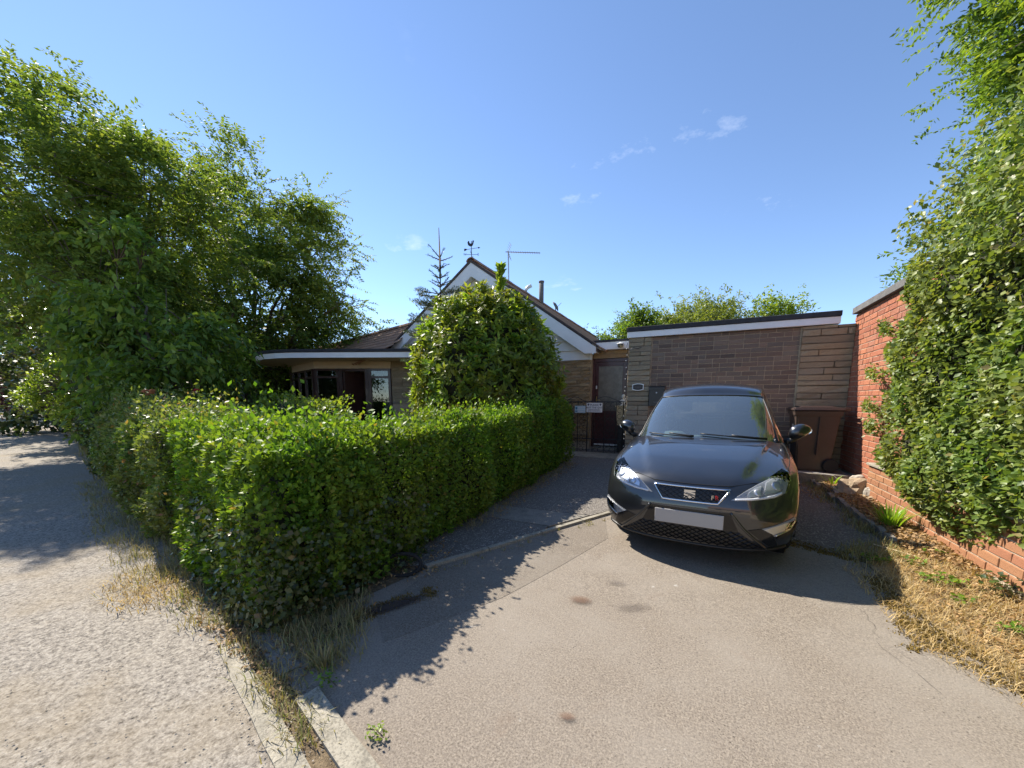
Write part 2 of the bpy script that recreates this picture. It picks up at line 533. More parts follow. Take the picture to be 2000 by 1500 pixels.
# kerb stones: a flush channel block row and a dropped kerb row
k = thing('kerb', 'x', 'kerb'); del k['category'], k['label']; k['kind'] = 'structure'
def kerb_row(t0, t1, d, w, h, n, mat, gap=0.012):
    for i in range(n):
        a, b_ = t0 + (t1 - t0) * i / n + gap / 2, t0 + (t1 - t0) * (i + 1) / n - gap / 2
        bm = bmesh.new()
        m = 6
        rows = []
        for j in range(m + 1):
            t = a + (b_ - a) * j / m
            jit = random.uniform(-.003, .003)
            rows.append([bm.verts.new((*kl(t, d - w/2 + jit), -0.05)), bm.verts.new((*kl(t, d - w/2 + jit), h + random.uniform(-.004, .003))),
                         bm.verts.new((*kl(t, d + w/2 + jit), h + random.uniform(-.004, .003))), bm.verts.new((*kl(t, d + w/2 + jit), -0.05))])
        for A, B in zip(rows, rows[1:]):
            for q in range(4): bm.faces.new((A[q], A[(q+1) % 4], B[(q+1) % 4], B[q]))
        bm.faces.new(rows[0]); bm.faces.new(rows[-1][::-1])
        o = bm_obj('kerb_stone', bm, mat, k)
kerb_row(-0.654, -9.5, 0.167, 0.10, 0.016, 9, M_conc)
kerb_row(0.06, -0.42, 0.165, 0.10, 0.012, 1, M_conc_d)
kerb_row(0.05, -9.5, 0.0, 0.09, 0.004, 10, M_conc)
kerb_row(0.9, 5.0, 0.62, 0.10, 0.05, 4, M_conc_d)
# raised bed along the red wall
sheet('flower_bed', [(1.64, 4.45), (2.09, 4.0), (2.09, 7.69), (1.64, 7.69)], 0.045, M_soil, 0.12)
sheet('dry_verge', [(1.31, 3.90), (1.33, 3.1), (1.45, 2.5), (2.6, 1.9), (4.0, 1.6), (4.0, 2.2), (2.09, 3.0), (2.09, 4.05), (1.63, 4.5), (1.60, 4.3)], 0.004, M_straw_g, 0.06)
sheet('neighbour_ground', [(2.3, 2.3), (30, -2), (30, 30), (2.3, 30)], 0.03, M_soil)
# the junction far down the road
sheet('far_verge', [(-54, 3), (-50, 20), (-75, 26), (-80, 0)], 0.02, M_lawn)
# ------------------------------------------------------------------ garage and boundary wall
M_mortar = concrete_mat('sandy mortar', (0.50, 0.42, 0.32), 0.5)
M_mortar_d = concrete_mat('brown mortar', (0.50, 0.39, 0.28), 0.5)
M_mortar_p = concrete_mat('dark pier mortar', (0.17, 0.135, 0.10), 0.5)
M_brick_p = masonry('purple brown brick', [(0.0, (0.10, 0.072, 0.060)), (0.35, (0.225, 0.148, 0.110)), (0.65, (0.165, 0.132, 0.110)), (0.85, (0.29, 0.185, 0.132)), (1.0, (0.235, 0.19, 0.15))], sc=16, spots=((0.035, 0.03, 0.04), 30, 0.62, 0.85))
M_brick_r = masonry('red brick', [(0.0, (0.33, 0.12, 0.073)), (0.4, (0.43, 0.155, 0.088)), (0.75, (0.49, 0.195, 0.105)), (1.0, (0.38, 0.165, 0.11))], sc=12, grime=0.12)
M_brick_o = masonry('orange brick', [(0.0, (0.34, 0.16, 0.085)), (0.5, (0.42, 0.215, 0.11)), (1.0, (0.38, 0.165, 0.095))], sc=12, grime=0.15)
M_stone = masonry('buff split stone', [(0.0, (0.30, 0.24, 0.16)), (0.3, (0.45, 0.36, 0.235)), (0.6, (0.37, 0.31, 0.215)), (0.8, (0.50, 0.40, 0.26)), (1.0, (0.27, 0.235, 0.185))], sc=9, bmp=0.9, spots=((0.10, 0.08, 0.05), 7, 0.6, 0.5))
M_stone_h = masonry('honey split stone', [(0.0, (0.24, 0.165, 0.09)), (0.3, (0.46, 0.33, 0.18)), (0.6, (0.36, 0.255, 0.15)), (0.85, (0.54, 0.40, 0.23)), (1.0, (0.34, 0.27, 0.19))], sc=9, bmp=0.9)
M_white = plain('white painted board', (0.78, 0.78, 0.78), 0.4, var=0.06, vscale=3)
M_felt = plain('black roofing felt', (0.03, 0.03, 0.035), 0.8, var=0.4, vscale=8, bmp=0.4, bscale=80)
M_felt_g = plain('grey mineral felt', (0.14, 0.135, 0.13), 0.9, var=0.3, vscale=8, bmp=0.5, bscale=120)
M_black = plain('black satin plastic', (0.015, 0.015, 0.017), 0.35)
M_iron = plain('black iron', (0.02, 0.018, 0.018), 0.45, metal=0.0)

def brick_mesh(name, rough=0.004, seed=0, sub=2, pitch=0.0):
    """unit block -0.5..0.5, front face at -y, with worn arrises; kept under 50 triangles"""
    r = random.Random(seed)
    bm = bmesh.new()
    nx, nz = sub, 1
    e = 0.028
    X = [-.5, -.5 + e * .35] + [(-.5 + (i + 1) / sub) for i in range(sub - 1)] + [.5 - e * .35, .5]
    Z = [-.5, -.5 + e * 3, .5 - e * 3, .5]
    g = {}
    for i, x in enumerate(X):
        for j, z in enumerate(Z):
            edge = (i in (0, len(X)-1)) or (j in (0, 3))
            y = -.5 + (0.06 if edge else 0) + r.uniform(-pitch, pitch) * (0.3 if edge else 1)
            g[i, j] = bm.verts.new((x + r.uniform(-rough, rough), y, z + r.uniform(-rough, rough) * 4))
    for i in range(len(X) - 1):
        for j in range(3):
            bm.faces.new((g[i, j], g[i+1, j], g[i+1, j+1], g[i, j+1]))
    bk = [bm.verts.new(p) for p in ((-.5, .5, -.5), (.5, .5, -.5), (.5, .5, .5), (-.5, .5, .5))]
    n = len(X) - 1
    bm.faces.new([g[i, 0] for i in range(n + 1)][::-1] + [bk[0], bk[1]])
    bm.faces.new([g[i, 3] for i in range(n + 1)] + [bk[2], bk[3]])
    bm.faces.new([g[0, j] for j in range(4)] + [bk[3], bk[0]])
    bm.faces.new([g[n, j] for j in range(4)][::-1] + [bk[1], bk[2]])
    me = bpy.data.meshes.new(name)
    bmesh.ops.recalc_face_normals(bm, faces=bm.faces[:])
    bm.to_mesh(me); bm.free()
    return me

BR = {}
def block_set(mat, kind):
    key = (mat.name, kind)
    if key not in BR:
        BR[key] = []
        for s in range(5):
            me = brick_mesh(kind, 0.006, s * 7 + len(BR), 2, 0.03 if kind == 'brick' else 0.16)
            me.materials.append(mat); BR[key].append(me)
    return BR[key]

def put_block(parent, name, mat, cx, cz, w, h, depth, frame, proud=0.0):
    """frame(s, z, out) -> world/local point, with rotation rz; block centred on (s=cx, z=cz)"""
    fn, rz = frame
    me = random.choice(block_set(mat, name))
    o = bpy.data.objects.new(name, me)
    COL.objects.link(o); o.parent = parent
    o.location = fn(cx, cz, proud - depth / 2)
    o.rotation_euler = (random.uniform(-.006, .006), random.uniform(-.004, .004), rz)
    o.scale = (w, depth, h)
    return o

def course_wall(parent, name, mat, s0, s1, z0, z1, ch, joint, frame, wfun, depth=0.06, jit=0.003, off_alt=0.5, keep=None, stop=10**6, zend=None):
    z = z0; row = 0; n = 0
    while z < z1 - 0.02:
        h = ch if not callable(ch) else ch()
        h = min(h, z1 - z)
        s = s0
        first = True
        while s < s1 - 0.012:
            w = wfun(row, first)
            first = False
            if s + w > s1 - 0.03: w = s1 - s
            if w > joint + 0.012 and (keep is None or keep(s + w/2, z + h/2)) and n < stop:
                put_block(parent, name, mat, s + w/2, z + h/2, w - joint, h - joint, depth, frame, random.uniform(0, jit)); n += 1
            s += w
        z += h; row += 1
    return n

def stuff_blocks(name, parent, mat, s0, s1, z0, z1, ch, joint, fn, bw, depth=0.05, keep=None):
    V, F = [], []
    z = z0; row = 0
    while z < z1 - 0.02:
        s = s0 - (bw / 2 if row % 2 else 0)
        while s < s1 - 0.012:
            a, b_ = max(s, s0) + joint/2, min(s + bw, s1) - joint/2
            if b_ - a > 0.02 and (keep is None or keep((a+b_)/2, z + ch/2)):
                p = random.uniform(0, 0.003); i = len(V)
                zt = min(z + ch, z1) - joint/2
                V += [fn(a, z+joint/2, p), fn(b_, z+joint/2, p), fn(b_, zt, p), fn(a, zt, p), fn(a, z+joint/2, p-depth), fn(b_, z+joint/2, p-depth), fn(b_, zt, p-depth), fn(a, zt, p-depth)]
                F += [(i, i+1, i+2, i+3), (i, i+4, i+5, i+1), (i+1, i+5, i+6, i+2), (i+2, i+6, i+7, i+3), (i+3, i+7, i+4, i)]
            s += bw
        z += ch; row += 1
    me = np_mesh(name, np.array([tuple(v) for v in V]), F)
    o = link(name, me, parent, mat); o['kind'] = 'stuff'
    return o

YG = 7.70
garage = thing('garage', 'flat roofed garage front in purple brown brick between stone piers', 'garage', (0.36, YG, 0.15))
def g_frame(s, z, out): return (s - 0.36, 0.0 - out, z - 0.15)
GF = (g_frame, 0.0)
boxm('wall', (-1.25 - .36, 2.09 - .36, 0.006, 0.25, -0.05, 2.36), M_mortar_d, garage)
boxm('pier_core', (-1.235-.36, -.85-.36, -.010, .005, -.05, 2.36), M_mortar_p, garage)
boxm('pier_core', (1.45-.36, 2.095-.36, -.012, .005, -.05, 2.36), M_mortar_p, garage)
bm = bmesh.new()
box(bm, -1.25-.36, -1.0-.36, 0.26, 5.5, -0.05, 2.36)
box(bm, 1.85-.36, 2.05-.36, 0.26, 5.5, -0.05, 2.36)
box(bm, -0.99-.36, 1.84-.36, 5.3, 5.5, -0.05, 2.36)
bm_obj('side_wall', bm, M_mortar_d, garage)
course_wall(garage, 'brick', M_brick_p, -0.825, 1.425, 0.16, 2.515, 0.0765, 0.010, GF,
            lambda r, f: (0.113 if (f and r % 2) else (0.226 if random.random() > .22 else 0.113)), depth=0.055, jit=0.004,
            keep=lambda s, z: z > 0.70, stop=298)
stuff_blocks('lower_bricks', garage, M_brick_p, -0.825, 1.425, 0.16, 0.69, 0.0765, 0.010, lambda s, z, o: g_frame(s, z, o - 0.002), 0.226)
def st_w(r, f): return random.choice((0.22, 0.28, 0.41, 0.41, 0.41))
course_wall(garage, 'stone', M_stone, -1.25, -0.835, 0.16, 2.52, lambda: random.choice((0.075, 0.085, 0.095, 0.10)), 0.009, (lambda s, z, o: g_frame(s, z, o + 0.03), 0.0), st_w, depth=0.09, jit=0.022)
course_wall(garage, 'stone', M_stone, 1.435, 2.098, 0.16, 2.51, lambda: random.choice((0.08, 0.095, 0.105, 0.115)), 0.009, (lambda s, z, o: g_frame(s, z, o + 0.035), 0.0), lambda r, f: random.choice((0.24, 0.33, 0.45, 0.64, 0.64)), depth=0.10, jit=0.03)
boxm('fascia', (-1.275-.36, 1.90-.36, -0.075, -0.045, 2.37, 2.475), M_white, garage, 0.003)
bm = bmesh.new()
box(bm, -1.285-.36, 1.905-.36, -0.095, 5.55, 2.478, 2.56, 0.006)
bm_obj('roof_felt', bm, M_felt, garage)
boxm('roof_deck', (1.91-.36, 2.095-.36, .03, 5.5, 2.2, 2.35), M_felt, garage)
boxm('soffit', (-1.27-.36, 1.90-.36, -0.044, 0.05, 2.372, 2.39), M_white, garage)

# red wall, running towards the camera on the right
XW = 2.10
red = thing('boundary_wall', 'tall red brick wall with grey coping, half hidden by ivy, right of the car', 'wall', (XW, 6.0, 0.12))
# local s axis: distance from corner towards the camera ; outward = -x
def r_fn(s, z, o): return (-o, (7.72 - s) - 6.0, z - 0.12)
RF = (r_fn, -math.pi / 2)
def r_put(s0, s1, z0, z1, mat, keep=None, stop=10**6, o=0.0):
    return course_wall(red, 'brick', mat, s0, s1, z0, z1, 0.075, 0.010, ((lambda s, z, oo: r_fn(s, z, oo + o)), RF[1]),
                lambda r, f: (random.uniform(.05, .2) if f else (0.2275 if random.random() > .26 else 0.1125)), depth=0.055, jit=0.004, keep=keep, stop=stop)
boxm('wall', (0.006, 0.26, 7.72 - 6.0 - 7.2, 7.72 - 6.0, -0.1, 2.52), M_mortar, red)
N_RED = r_put(0.0, 1.66, 0.28, 2.64, M_brick_r, keep=lambda s, z: not (s > 1.52 and z < 0.56), stop=380)
stuff_blocks('ivy_covered_bricks', red, M_brick_r, 1.66, 7.0, 0.5, 2.64, 0.075, 0.010, lambda s, z, o: r_fn(s, z, o - 0.001), 0.2275)
boxm('coping', (-0.055, 0.28, 7.72 - 6.0 - 7.2, 7.72 - 6.0 - 0.02, 2.525, 2.62), M_felt_g, red, 0.006)
# lower garden wall in front of it
low = thing('low_wall', 'low orange brick plinth wall with a concrete ledge beneath the ivy', 'wall', (XW - 0.11, 5.0, 0.12))
def l_fn(s, z, o): return (-o, (6.20 - s) - 5.0, z - 0.12)
boxm('wall', (0.006, 0.105, 6.2 - 5.0 - 4.0, 6.2 - 5.0, -0.1, 0.42), M_mortar, low)
course_wall(low, 'brick', M_brick_o, 0.0, 3.3, 0.09, 0.54, 0.075, 0.010, (l_fn, -math.pi/2), lambda r, f: (0.12 if (f and r % 2) else 0.2275), depth=0.055)
for i in range(5):
    boxm('ledge_slab', (-0.03, 0.105, 1.2 - 0.8*(i+1) + .006, 1.2 - 0.8*i, 0.424, 0.455), M_conc, low, 0.005)
# edging stones of the bed
ed = thing('bed_edging', 'row of dark scalloped concrete edging stones along the flower bed', 'edging', (1.63, 4.4, 0.05))
for i in range(15):
    y0 = 0.215 * i
    bm = bmesh.new()
    pts = [(0, y0 + .004, -.06), (0, y0 + .206, -.06)] + [(0, y0 + .105 + .101 * math.cos(a), 0.055 + 0.025 * math.sin(a)) for a in [math.pi * q / 6 for q in range(7)]]
    extr(bm, pts, (0.045, 0, 0))
    o = bm_obj('edging_stone', bm, M_conc_d, ed)
    o.rotation_euler = (0, random.uniform(-.12, .05), random.uniform(-.05, .05))
    o.location.z = float(ground_z(4.4 + y0)) - 0.055
# ------------------------------------------------------------------ bungalow
def c2w(x, d): return (x * 0.8996 - d * 0.4368, x * 0.4368 + d * 0.8996)
def under(o, root):
    o.parent = root
    o.matrix_parent_inverse = (Matrix.Translation(root.location) @ root.rotation_euler.to_matrix().to_4x4()).inverted()
    return o

def sub(o, par):
    o.parent = par; o.matrix_parent_inverse = Matrix.Identity(4); return o

M_tile = masonry('brown roof tile', [(0.0, (0.30, 0.19, 0.13)), (1.0, (0.37, 0.235, 0.165))], sc=3, spots=((0.36, 0.30, 0.22), 5, 0.60, 0.5))
M_tile_d = plain('dark verge tile', (0.075, 0.055, 0.05), 0.85, var=0.3, bmp=0.3)
M_cream = plain('cream soffit board', (0.62, 0.50, 0.36), 0.6, var=0.08)
M_brownf = plain('dark brown window frame', (0.055, 0.024, 0.02), 0.35, var=0.2, coat=0.2)
M_maroon = plain('maroon stained door', (0.065, 0.018, 0.02), 0.35, var=0.25, vscale=12, coat=0.2)
M_glass = glassmat('window glass', (0.85, 0.9, 0.88), 1.5, 0.75, 0.0, 0.06)
M_room = plain('dim room wall', (0.16, 0.13, 0.10), 0.9)
M_curtain = plain('white net curtain', (0.75, 0.75, 0.72), 0.9, bmp=0.2)
M_obsc = plain('obscured door glass', (0.15, 0.135, 0.115), 0.22, var=0.30, vscale=9, spec=0.6, bmp=0.25, bscale=70)
M_gold = plain('brass', (0.55, 0.38, 0.14), 0.3, metal=1.0)
M_white_p = plain('white plastic', (0.75, 0.75, 0.72), 0.35)

YB = 9.0
house = thing('bungalow', 'stone bungalow with white clad gable, brown tiled roof and curved flat roofed bay', 'house', (-5.41, YB, 0.15))
def hp(name, bm, mat, smooth=False): return under(bm_obj(name, bm, mat, None, smooth), house)
AX, AZ, SL = -5.41, 4.86, 0.70
# walls
bm = bmesh.new(); box(bm, -7.2, -2.305, YB + 0.012, YB + 0.3, 0.0, 2.298); hp('wall', bm, M_mortar)
bm = bmesh.new(); box(bm, -2.56, -2.312, YB + 0.305, 22, 0.0, 2.45); box(bm, -8.5, -8.3, YB + 0.3, 22, 0.0, 2.45); box(bm, -8.28, -2.57, 21.8, 22, 0.0, 2.45); hp('side_wall', bm, M_stone_h)
bm = bmesh.new(); extr(bm, [(-8.5, YB + .09, 2.302), (-2.33, YB + .09, 2.302), (-2.33, YB + .09, 2.62), (AX, YB + .09, 4.76), (-8.5, YB + .09, 2.60)], (0, 0.12, 0)); hp('gable_wall', bm, M_white)
hf = (lambda s, z, o: (s - house.location.x, -o, z - house.location.z), 0.0)
def sh(): return random.choice((0.058, 0.066, 0.072, 0.08))
course_wall(house, 'stone', M_stone_h, -3.75, -2.305, 0.16, 2.295, sh, 0.008, hf, lambda r, f: random.choice((.13, .2, .28, .36, .45)), depth=0.10, jit=0.03, keep=lambda s, z: z > 0.35, stop=215)
stuff_blocks('shrouded_stones', house, M_stone_h, -7.2, -3.76, 0.16, 2.295, 0.07, 0.008, lambda s, z, o: (s - house.location.x, -o, z - house.location.z), 0.3)
# cladding boards
i = 0
z = 2.30
while z < 4.55:
    h = 0.232
    zt = min(z + h, 4.60)
    def xr(zz): return min(-2.325, AX + (AZ - 0.10 - zz) / SL)
    def xl(zz): return max(-8.4, AX - (AZ - 0.10 - zz) / SL)
    bm = bmesh.new()
    pf = [(xl(z), YB - .030, z), (xr(z), YB - .030, z), (xr(zt), YB + .012, zt), (xl(zt), YB + .012, zt)]
    extr(bm, pf, (0, 0.03, 0))
    hp('cladding_board', bm, M_white)
    z += 0.225
boxm('corner_trim', (-2.335 - house.location.x, -2.285 - house.location.x, -0.04, 0.05, 2.29 - .15, 2.64 - .15), M_white, house, 0.003)
# barge boards, boxed eave, verge tiles
for sgn, xe in ((1, -2.14), (-1, -8.66)):
    ze = AZ - abs(xe - AX) * SL
    bm = bmesh.new()
    y = YB - 0.26
    pts = [(AX, y, AZ - 0.03), (xe, y, ze - 0.03), (xe, y, ze - 0.16 if sgn > 0 else ze - .3), (xe - sgn * .25, y, ze - 0.16 if sgn > 0 else ze - .13), (AX, y, AZ - 0.36)]
    if sgn < 0: pts = pts[:3] + pts[4:]
    extr(bm, pts, (0, 0.03, 0)); hp('barge_board', bm, M_white)
    bm = bmesh.new()
    extr(bm, [(AX, y - .02, AZ + 0.045), (xe + sgn*.06, y - .02, ze + 0.003), (xe + sgn*.06, y - .02, ze - 0.042), (AX, y - .02, AZ - 0.025)], (0, 0.10, 0)); hp('verge', bm, M_tile_d)
    bm = bmesh.new()
    extr(bm, [(AX, y + .032, AZ - 0.31), (xe, y + .032, ze - 0.13), (xe, y + .032, ze - 0.15), (AX, y + .032, AZ - 0.335)], (0, 0.26, 0)); hp('soffit', bm, M_white)

def tiled_slope(name, o, along_v, down_v, up_n, length, courses, cl=0.30, period=0.165, step=0.028, amp=0.02):
    """courses of interlocking roll tiles as one relief sheet"""
    o = np.array(o); a = np.array(along_v); d = np.array(down_v); n = np.array(up_n)
    m = int(length / period * 8)
    s = np.linspace(0, length, m)
    ph = (s / period) % 1.0
    prof = amp * np.clip(np.sin(ph * 2 * np.pi) * 1.2, -0.15, 1.0)
    V, F = [], []
    for k in range(courses):
        jit = rng.normal(0, 0.003, int(length / period) + 2)[(s / period).astype(int)]
        rows = []
        for t, e in ((k * cl - 0.01, 0.0), ((k + 1) * cl, step), ((k + 1) * cl, step - 0.03)):
            p = o + s[:, None] * a + (t + (jit if e else 0 * jit))[:, None] * d + (prof + e)[:, None] * n
            rows.append(len(V) * 0 + sum(len(x) for x in V)); V.append(p)
        for r0, r1 in zip(rows, rows[1:]):
            i = np.arange(m - 1)
            F.append(np.stack([r0 + i, r0 + i + 1, r1 + i + 1, r1 + i], 1))
    me = np_mesh(name, np.vstack(V), np.vstack(F))
    ob = link(name, me, None, M_tile); under(ob, house); ob['kind'] = 'stuff'
    return ob
cs = 1 / math.sqrt(1 + SL * SL)
tiled_slope('roof_tiles', (AX, YB - .27, AZ), (0, 1, 0), (cs, 0, -SL * cs), (SL * cs, 0, cs), 13.6, 14, 0.30)
tiled_slope('roof_tiles', (AX, YB - .27, AZ), (0, 1, 0), (-cs, 0, -SL * cs), (-SL * cs, 0, cs), 13.6, 14, 0.30)
bm = bmesh.new()
extr(bm, [(AX, YB - .2, AZ - .04), (-2.1, YB - .2, AZ - .04 - (AX + 2.1) * -SL), (-2.1, YB - .2, AZ - .10 - (AX + 2.1) * -SL), (AX, YB - .2, AZ - .12), (-8.7, YB - .2, AZ - .10 - 3.29 * SL), (-8.7, YB - .2, AZ - .04 - 3.29 * SL)], (0, 13.4, 0)); hp('roof_deck', bm, M_tile_d)
rt = bmesh.new()
prof = [(0.13 * math.cos(t), 0.105 * math.sin(t)) for t in [math.pi * q / 8 for q in range(9)]]
extr(rt, [(x, 0, zz - .02) for x, zz in prof] + [(x * .86, 0, zz * .82 - .02) for x, zz in prof[::-1]], (0, 0.44, 0))
ridge = under(bm_obj('ridge_tile', rt, M_tile), house); ridge.location = (AX, YB - .28, AZ + 0.01)
for i in range(1, 30):
    c = ridge.copy(); COL.objects.link(c); c.location = (AX, YB - .28 + i * .45, AZ + 0.01 + random.uniform(-.006, .006))
# wing with its own ridge, turned a little, behind the bay
wd, wnv = Vector((-0.949, 0.315, 0)), Vector((-0.315, -0.949, 0))
W0 = Vector((-8.2, 10.15, 3.84))
tiled_slope('roof_tiles', W0 - wd * 0.9, wd, wnv * 0.85 + Vector((0, 0, -.527)), wnv * .527 + Vector((0, 0, .85)), 11.0, 10, 0.29)
tiled_slope('roof_tiles', W0 - wd * 0.9, wd, -wnv * 0.85 + Vector((0, 0, -.527)), -wnv * .527 + Vector((0, 0, .85)), 11.0, 10, 0.29)
for i in range(22):
    c = ridge.copy(); COL.objects.link(c)
    p = W0 + wd * (-0.7 + i * .45); c.location = (p.x, p.y, p.z + .01)
    c.rotation_euler = (0, 0, math.atan2(wd.y, wd.x) - math.pi / 2)
bm = bmesh.new()
a, b_ = W0 + wnv * 2.1, W0 + wd * 9.8 + wnv * 2.1
prism(bm, [(a.x, a.y), (b_.x, b_.y), (b_.x - wnv.x * .25, b_.y - wnv.y * .25), (a.x - wnv.x * .25, a.y - wnv.y * .25)], 0.0, 2.4)
e0, e1 = W0 + wd * 9.6 + wnv * 2.0, W0 + wd * 9.6 - wnv * 2.0
prism(bm, [(e0.x, e0.y), (e1.x, e1.y), (e1.x + wd.x * .2, e1.y + wd.y * .2), (e0.x + wd.x * .2, e0.y + wd.y * .2)], 0.0, 2.4)
hp('wing_wall', bm, M_stone)
# bay window under a flat canopy with a rounded end
bx = (-5.47, -3.35); BD = 10.7
def bay_box(bm, x0, x1, d0, d1, z0, z1):
    prism(bm, [c2w(x0, d0), c2w(x1, d0), c2w(x1, d1), c2w(x0, d1)], z0, z1)
bm = bmesh.new(); bay_box(bm, -3.345, -1.85, BD + .012, BD + .28, 0, 2.415); hp('bay_wall', bm, M_mortar_d)
ang = math.atan2(.4368, .8996)
def bay_fn(s, z, o):
    x, y = c2w(s, BD - o); return (x - house.location.x, y - house.location.y, z - house.location.z)
course_wall(house, 'stone', M_stone, -3.34, -2.35, 0.16, 2.41, lambda: random.choice((.07, .08, .09)), 0.009, (bay_fn, ang), lambda r, f: random.choice((.2, .3, .45)), depth=0.09, jit=0.015, keep=lambda s, z: z > 1.25, stop=60)
bm = bmesh.new(); bay_box(bm, -5.47, -3.35, BD - .02, BD + .06, 2.225, 2.415); hp('bay_beam', bm, M_cream)
xa, da, xb, db = -5.475, 10.69, -6.95, 12.2
bm = bmesh.new(); prism(bm, [c2w(xa, da), c2w(xa + .06, da + .06), c2w(xb + .06, db + .06), c2w(xb, db)], 2.225, 2.414); hp('bay_beam', bm, M_cream)
canopy = [(-2.45, 9.6), (-5.5, 9.72), (-6.0, 9.85), (-6.4, 10.05), (-6.8, 10.4), (-7.15, 10.85), (-7.4, 11.35), (-7.58, 11.9), (-7.7, 12.5), (-7.7, 13.0), (-7.55, 13.5), (-7.2, 13.9), (-6.5, 14.1), (-1.9, 11.6)]
cw = [c2w(*p) for p in canopy]
bm = bmesh.new(); prism(bm, cw, 2.42, 2.54); f_ = hp('canopy_soffit', bm, M_cream)
def offset(poly, d):
    out = []
    n = len(poly); cx = sum(p[0] for p in poly) / n; cy = sum(p[1] for p in poly) / n
    for x, y in poly:
        l = math.hypot(x - cx, y - cy); out.append((cx + (x - cx) * (1 + d / l), cy + (y - cy) * (1 + d / l)))
    return out
o1 = offset(cw, .03); o0 = offset(cw, .004)
for i in range(12):
    bm = bmesh.new()
    j = i + 1
    prism(bm, [o0[i], o0[j], o1[j], o1[i]], 2.405, 2.53)
    hp('canopy_fascia', bm, M_white)
bm = bmesh.new(); prism(bm, offset(cw, .06), 2.545, 2.615); hp('canopy_felt', bm, M_felt)
# frames and panes
def frame_bar(bm, x0, x1, z0, z1, d0=BD - .03, d1=BD + .05): bay_box(bm, x0, x1, d0, d1, z0, z1)
def window(x0, x1, zt, zb, ztr):
    bm = bmesh.new()
    frame_bar(bm, x0, x0 + .07, zb, zt); frame_bar(bm, x1 - .07, x1, zb, zt)
    frame_bar(bm, x0 + .072, x1 - .072, zt - .05, zt, BD - .028); frame_bar(bm, x0 + .072, x1 - .072, zb, zb + .07, BD - .028); frame_bar(bm, x0 + .072, x1 - .072, ztr - .03, ztr + .03, BD - .028)
    w = hp('window', bm, M_brownf)
    for a_, b2 in ((zb + .07, ztr - .03), (ztr + .03, zt - .05)):
        bm = bmesh.new(); frame_bar(bm, x0 + .07, x1 - .07, a_, b2, BD + .008, BD + .014)
        g = bm_obj('pane', bm, M_glass, None); sub(g, w)
    return w
window(-5.47, -4.79, 2.215, 0.35, 1.99)
window(-3.98, -3.36, 2.215, 0.35, 1.99)
bm = bmesh.new()
frame_bar(bm, -4.785, -4.70, 0.25, 2.215); frame_bar(bm, -4.07, -3.985, 0.25, 2.215); frame_bar(bm, -4.698, -4.072, 2.15, 2.215, BD - .028)
hp('door_frame', bm, M_brownf)
bm = bmesh.new(); prism(bm, [c2w(-4.69, BD + .02), c2w(-4.65, BD + .02), c2w(-4.30, BD + .50), c2w(-4.34, BD + .52)], 0.27, 2.14); hp('french_door', bm, M_brownf)
# canted side window
cdx, cdd = (xb - xa) / 2.11, (db - da) / 2.11
def cant(bm, t0, t1, z0, z1, o0=-.03, o1=.04):
    nx, nd = -cdd, cdx   # outward
    q = []
    for t, o in ((t0, o0), (t1, o0), (t1, o1), (t0, o1)):
        q.append(c2w(xa + cdx * t + .707 * o, da + cdd * t + .707 * o))
    prism(bm, q, z0, z1)
bm = bmesh.new()
for t in (0.09, 0.72, 1.36, 2.0): cant(bm, t, t + .08, 0.35, 2.215)
cant(bm, 0.175, 2.0, 1.965, 2.02, -.02, .03); cant(bm, 0.175, 2.0, 2.165, 2.212, -.02, .03); cant(bm, .175, 2.0, .35, .42, -.02, .03)
w = hp('window', bm, M_brownf)
for t in (.17, .80, 1.44):
    bm = bmesh.new(); cant(bm, t + .01, t + .55, 0.42, 2.165, .004, .010); g = bm_obj('pane', bm, M_glass, None); sub(g, w)
# the room behind
bm = bmesh.new()
prism(bm, [c2w(-6.9, 13.6), c2w(-2.4, 13.6), c2w(-2.4, 13.7), c2w(-6.9, 13.7)], 0.2, 2.4)
prism(bm, [c2w(-7.2, 12.5), c2w(-7.1, 12.5), c2w(-7.1, 13.6), c2w(-7.2, 13.6)], 0.2, 2.4)
prism(bm, [c2w(-3.3, 11.0), c2w(-3.2, 11.0), c2w(-3.2, 13.58), c2w(-3.3, 13.58)], 0.2, 2.4)
prism(bm, [c2w(-5.4, 10.8), c2w(-3.31, 10.8), c2w(-3.31, 13.58), c2w(-7.08, 13.58), c2w(-6.9, 12.4)], 0.18, 0.24)
hp('room', bm, M_room)
bm = bmesh.new()
n = 24
pa = [c2w(-3.62 + .22 * q / n, BD + .12 + .02 * math.sin(q * 1.6)) for q in range(n + 1)]
pb = [c2w(-3.62 + .22 * q / n, BD + .125 + .02 * math.sin(q * 1.6)) for q in range(n + 1)]
prism(bm, pa + pb[::-1], 0.4, 2.19)
hp('curtain', bm, M_curtain)
_before = set(bpy.data.objects)
# ---- passage between bungalow and garage
bm = bmesh.new(); box(bm, -2.40, -1.38, 9.402, 9.62, 2.33, 2.50); hp('lintel_wall', bm, M_mortar)
course_wall(house, 'stone', M_stone_h, -2.41, -1.385, 2.335, 2.50, 0.082, 0.008, (lambda s, z, o: (s - house.location.x, 0.39 - o, z - house.location.z), 0.0), lambda r, f: random.choice((.25, .4, .5)), depth=0.05, jit=0.01)
boxm('passage_fascia', (-2.395 - house.location.x, -1.385 - house.location.x, 0.20, 0.23, 2.50 - .15, 2.665 - .15), M_white, house, 0.003)
boxm('passage_felt', (-2.395 - house.location.x, -1.385 - house.location.x, 0.185, 3.2, 2.668 - .15, 2.715 - .15), M_felt, house)
boxm('passage_soffit', (-2.395 - house.location.x, -1.385 - house.location.x, 0.235, 0.40, 2.505 - .15, 2.52 - .15), M_white, house)
bm = bmesh.new()
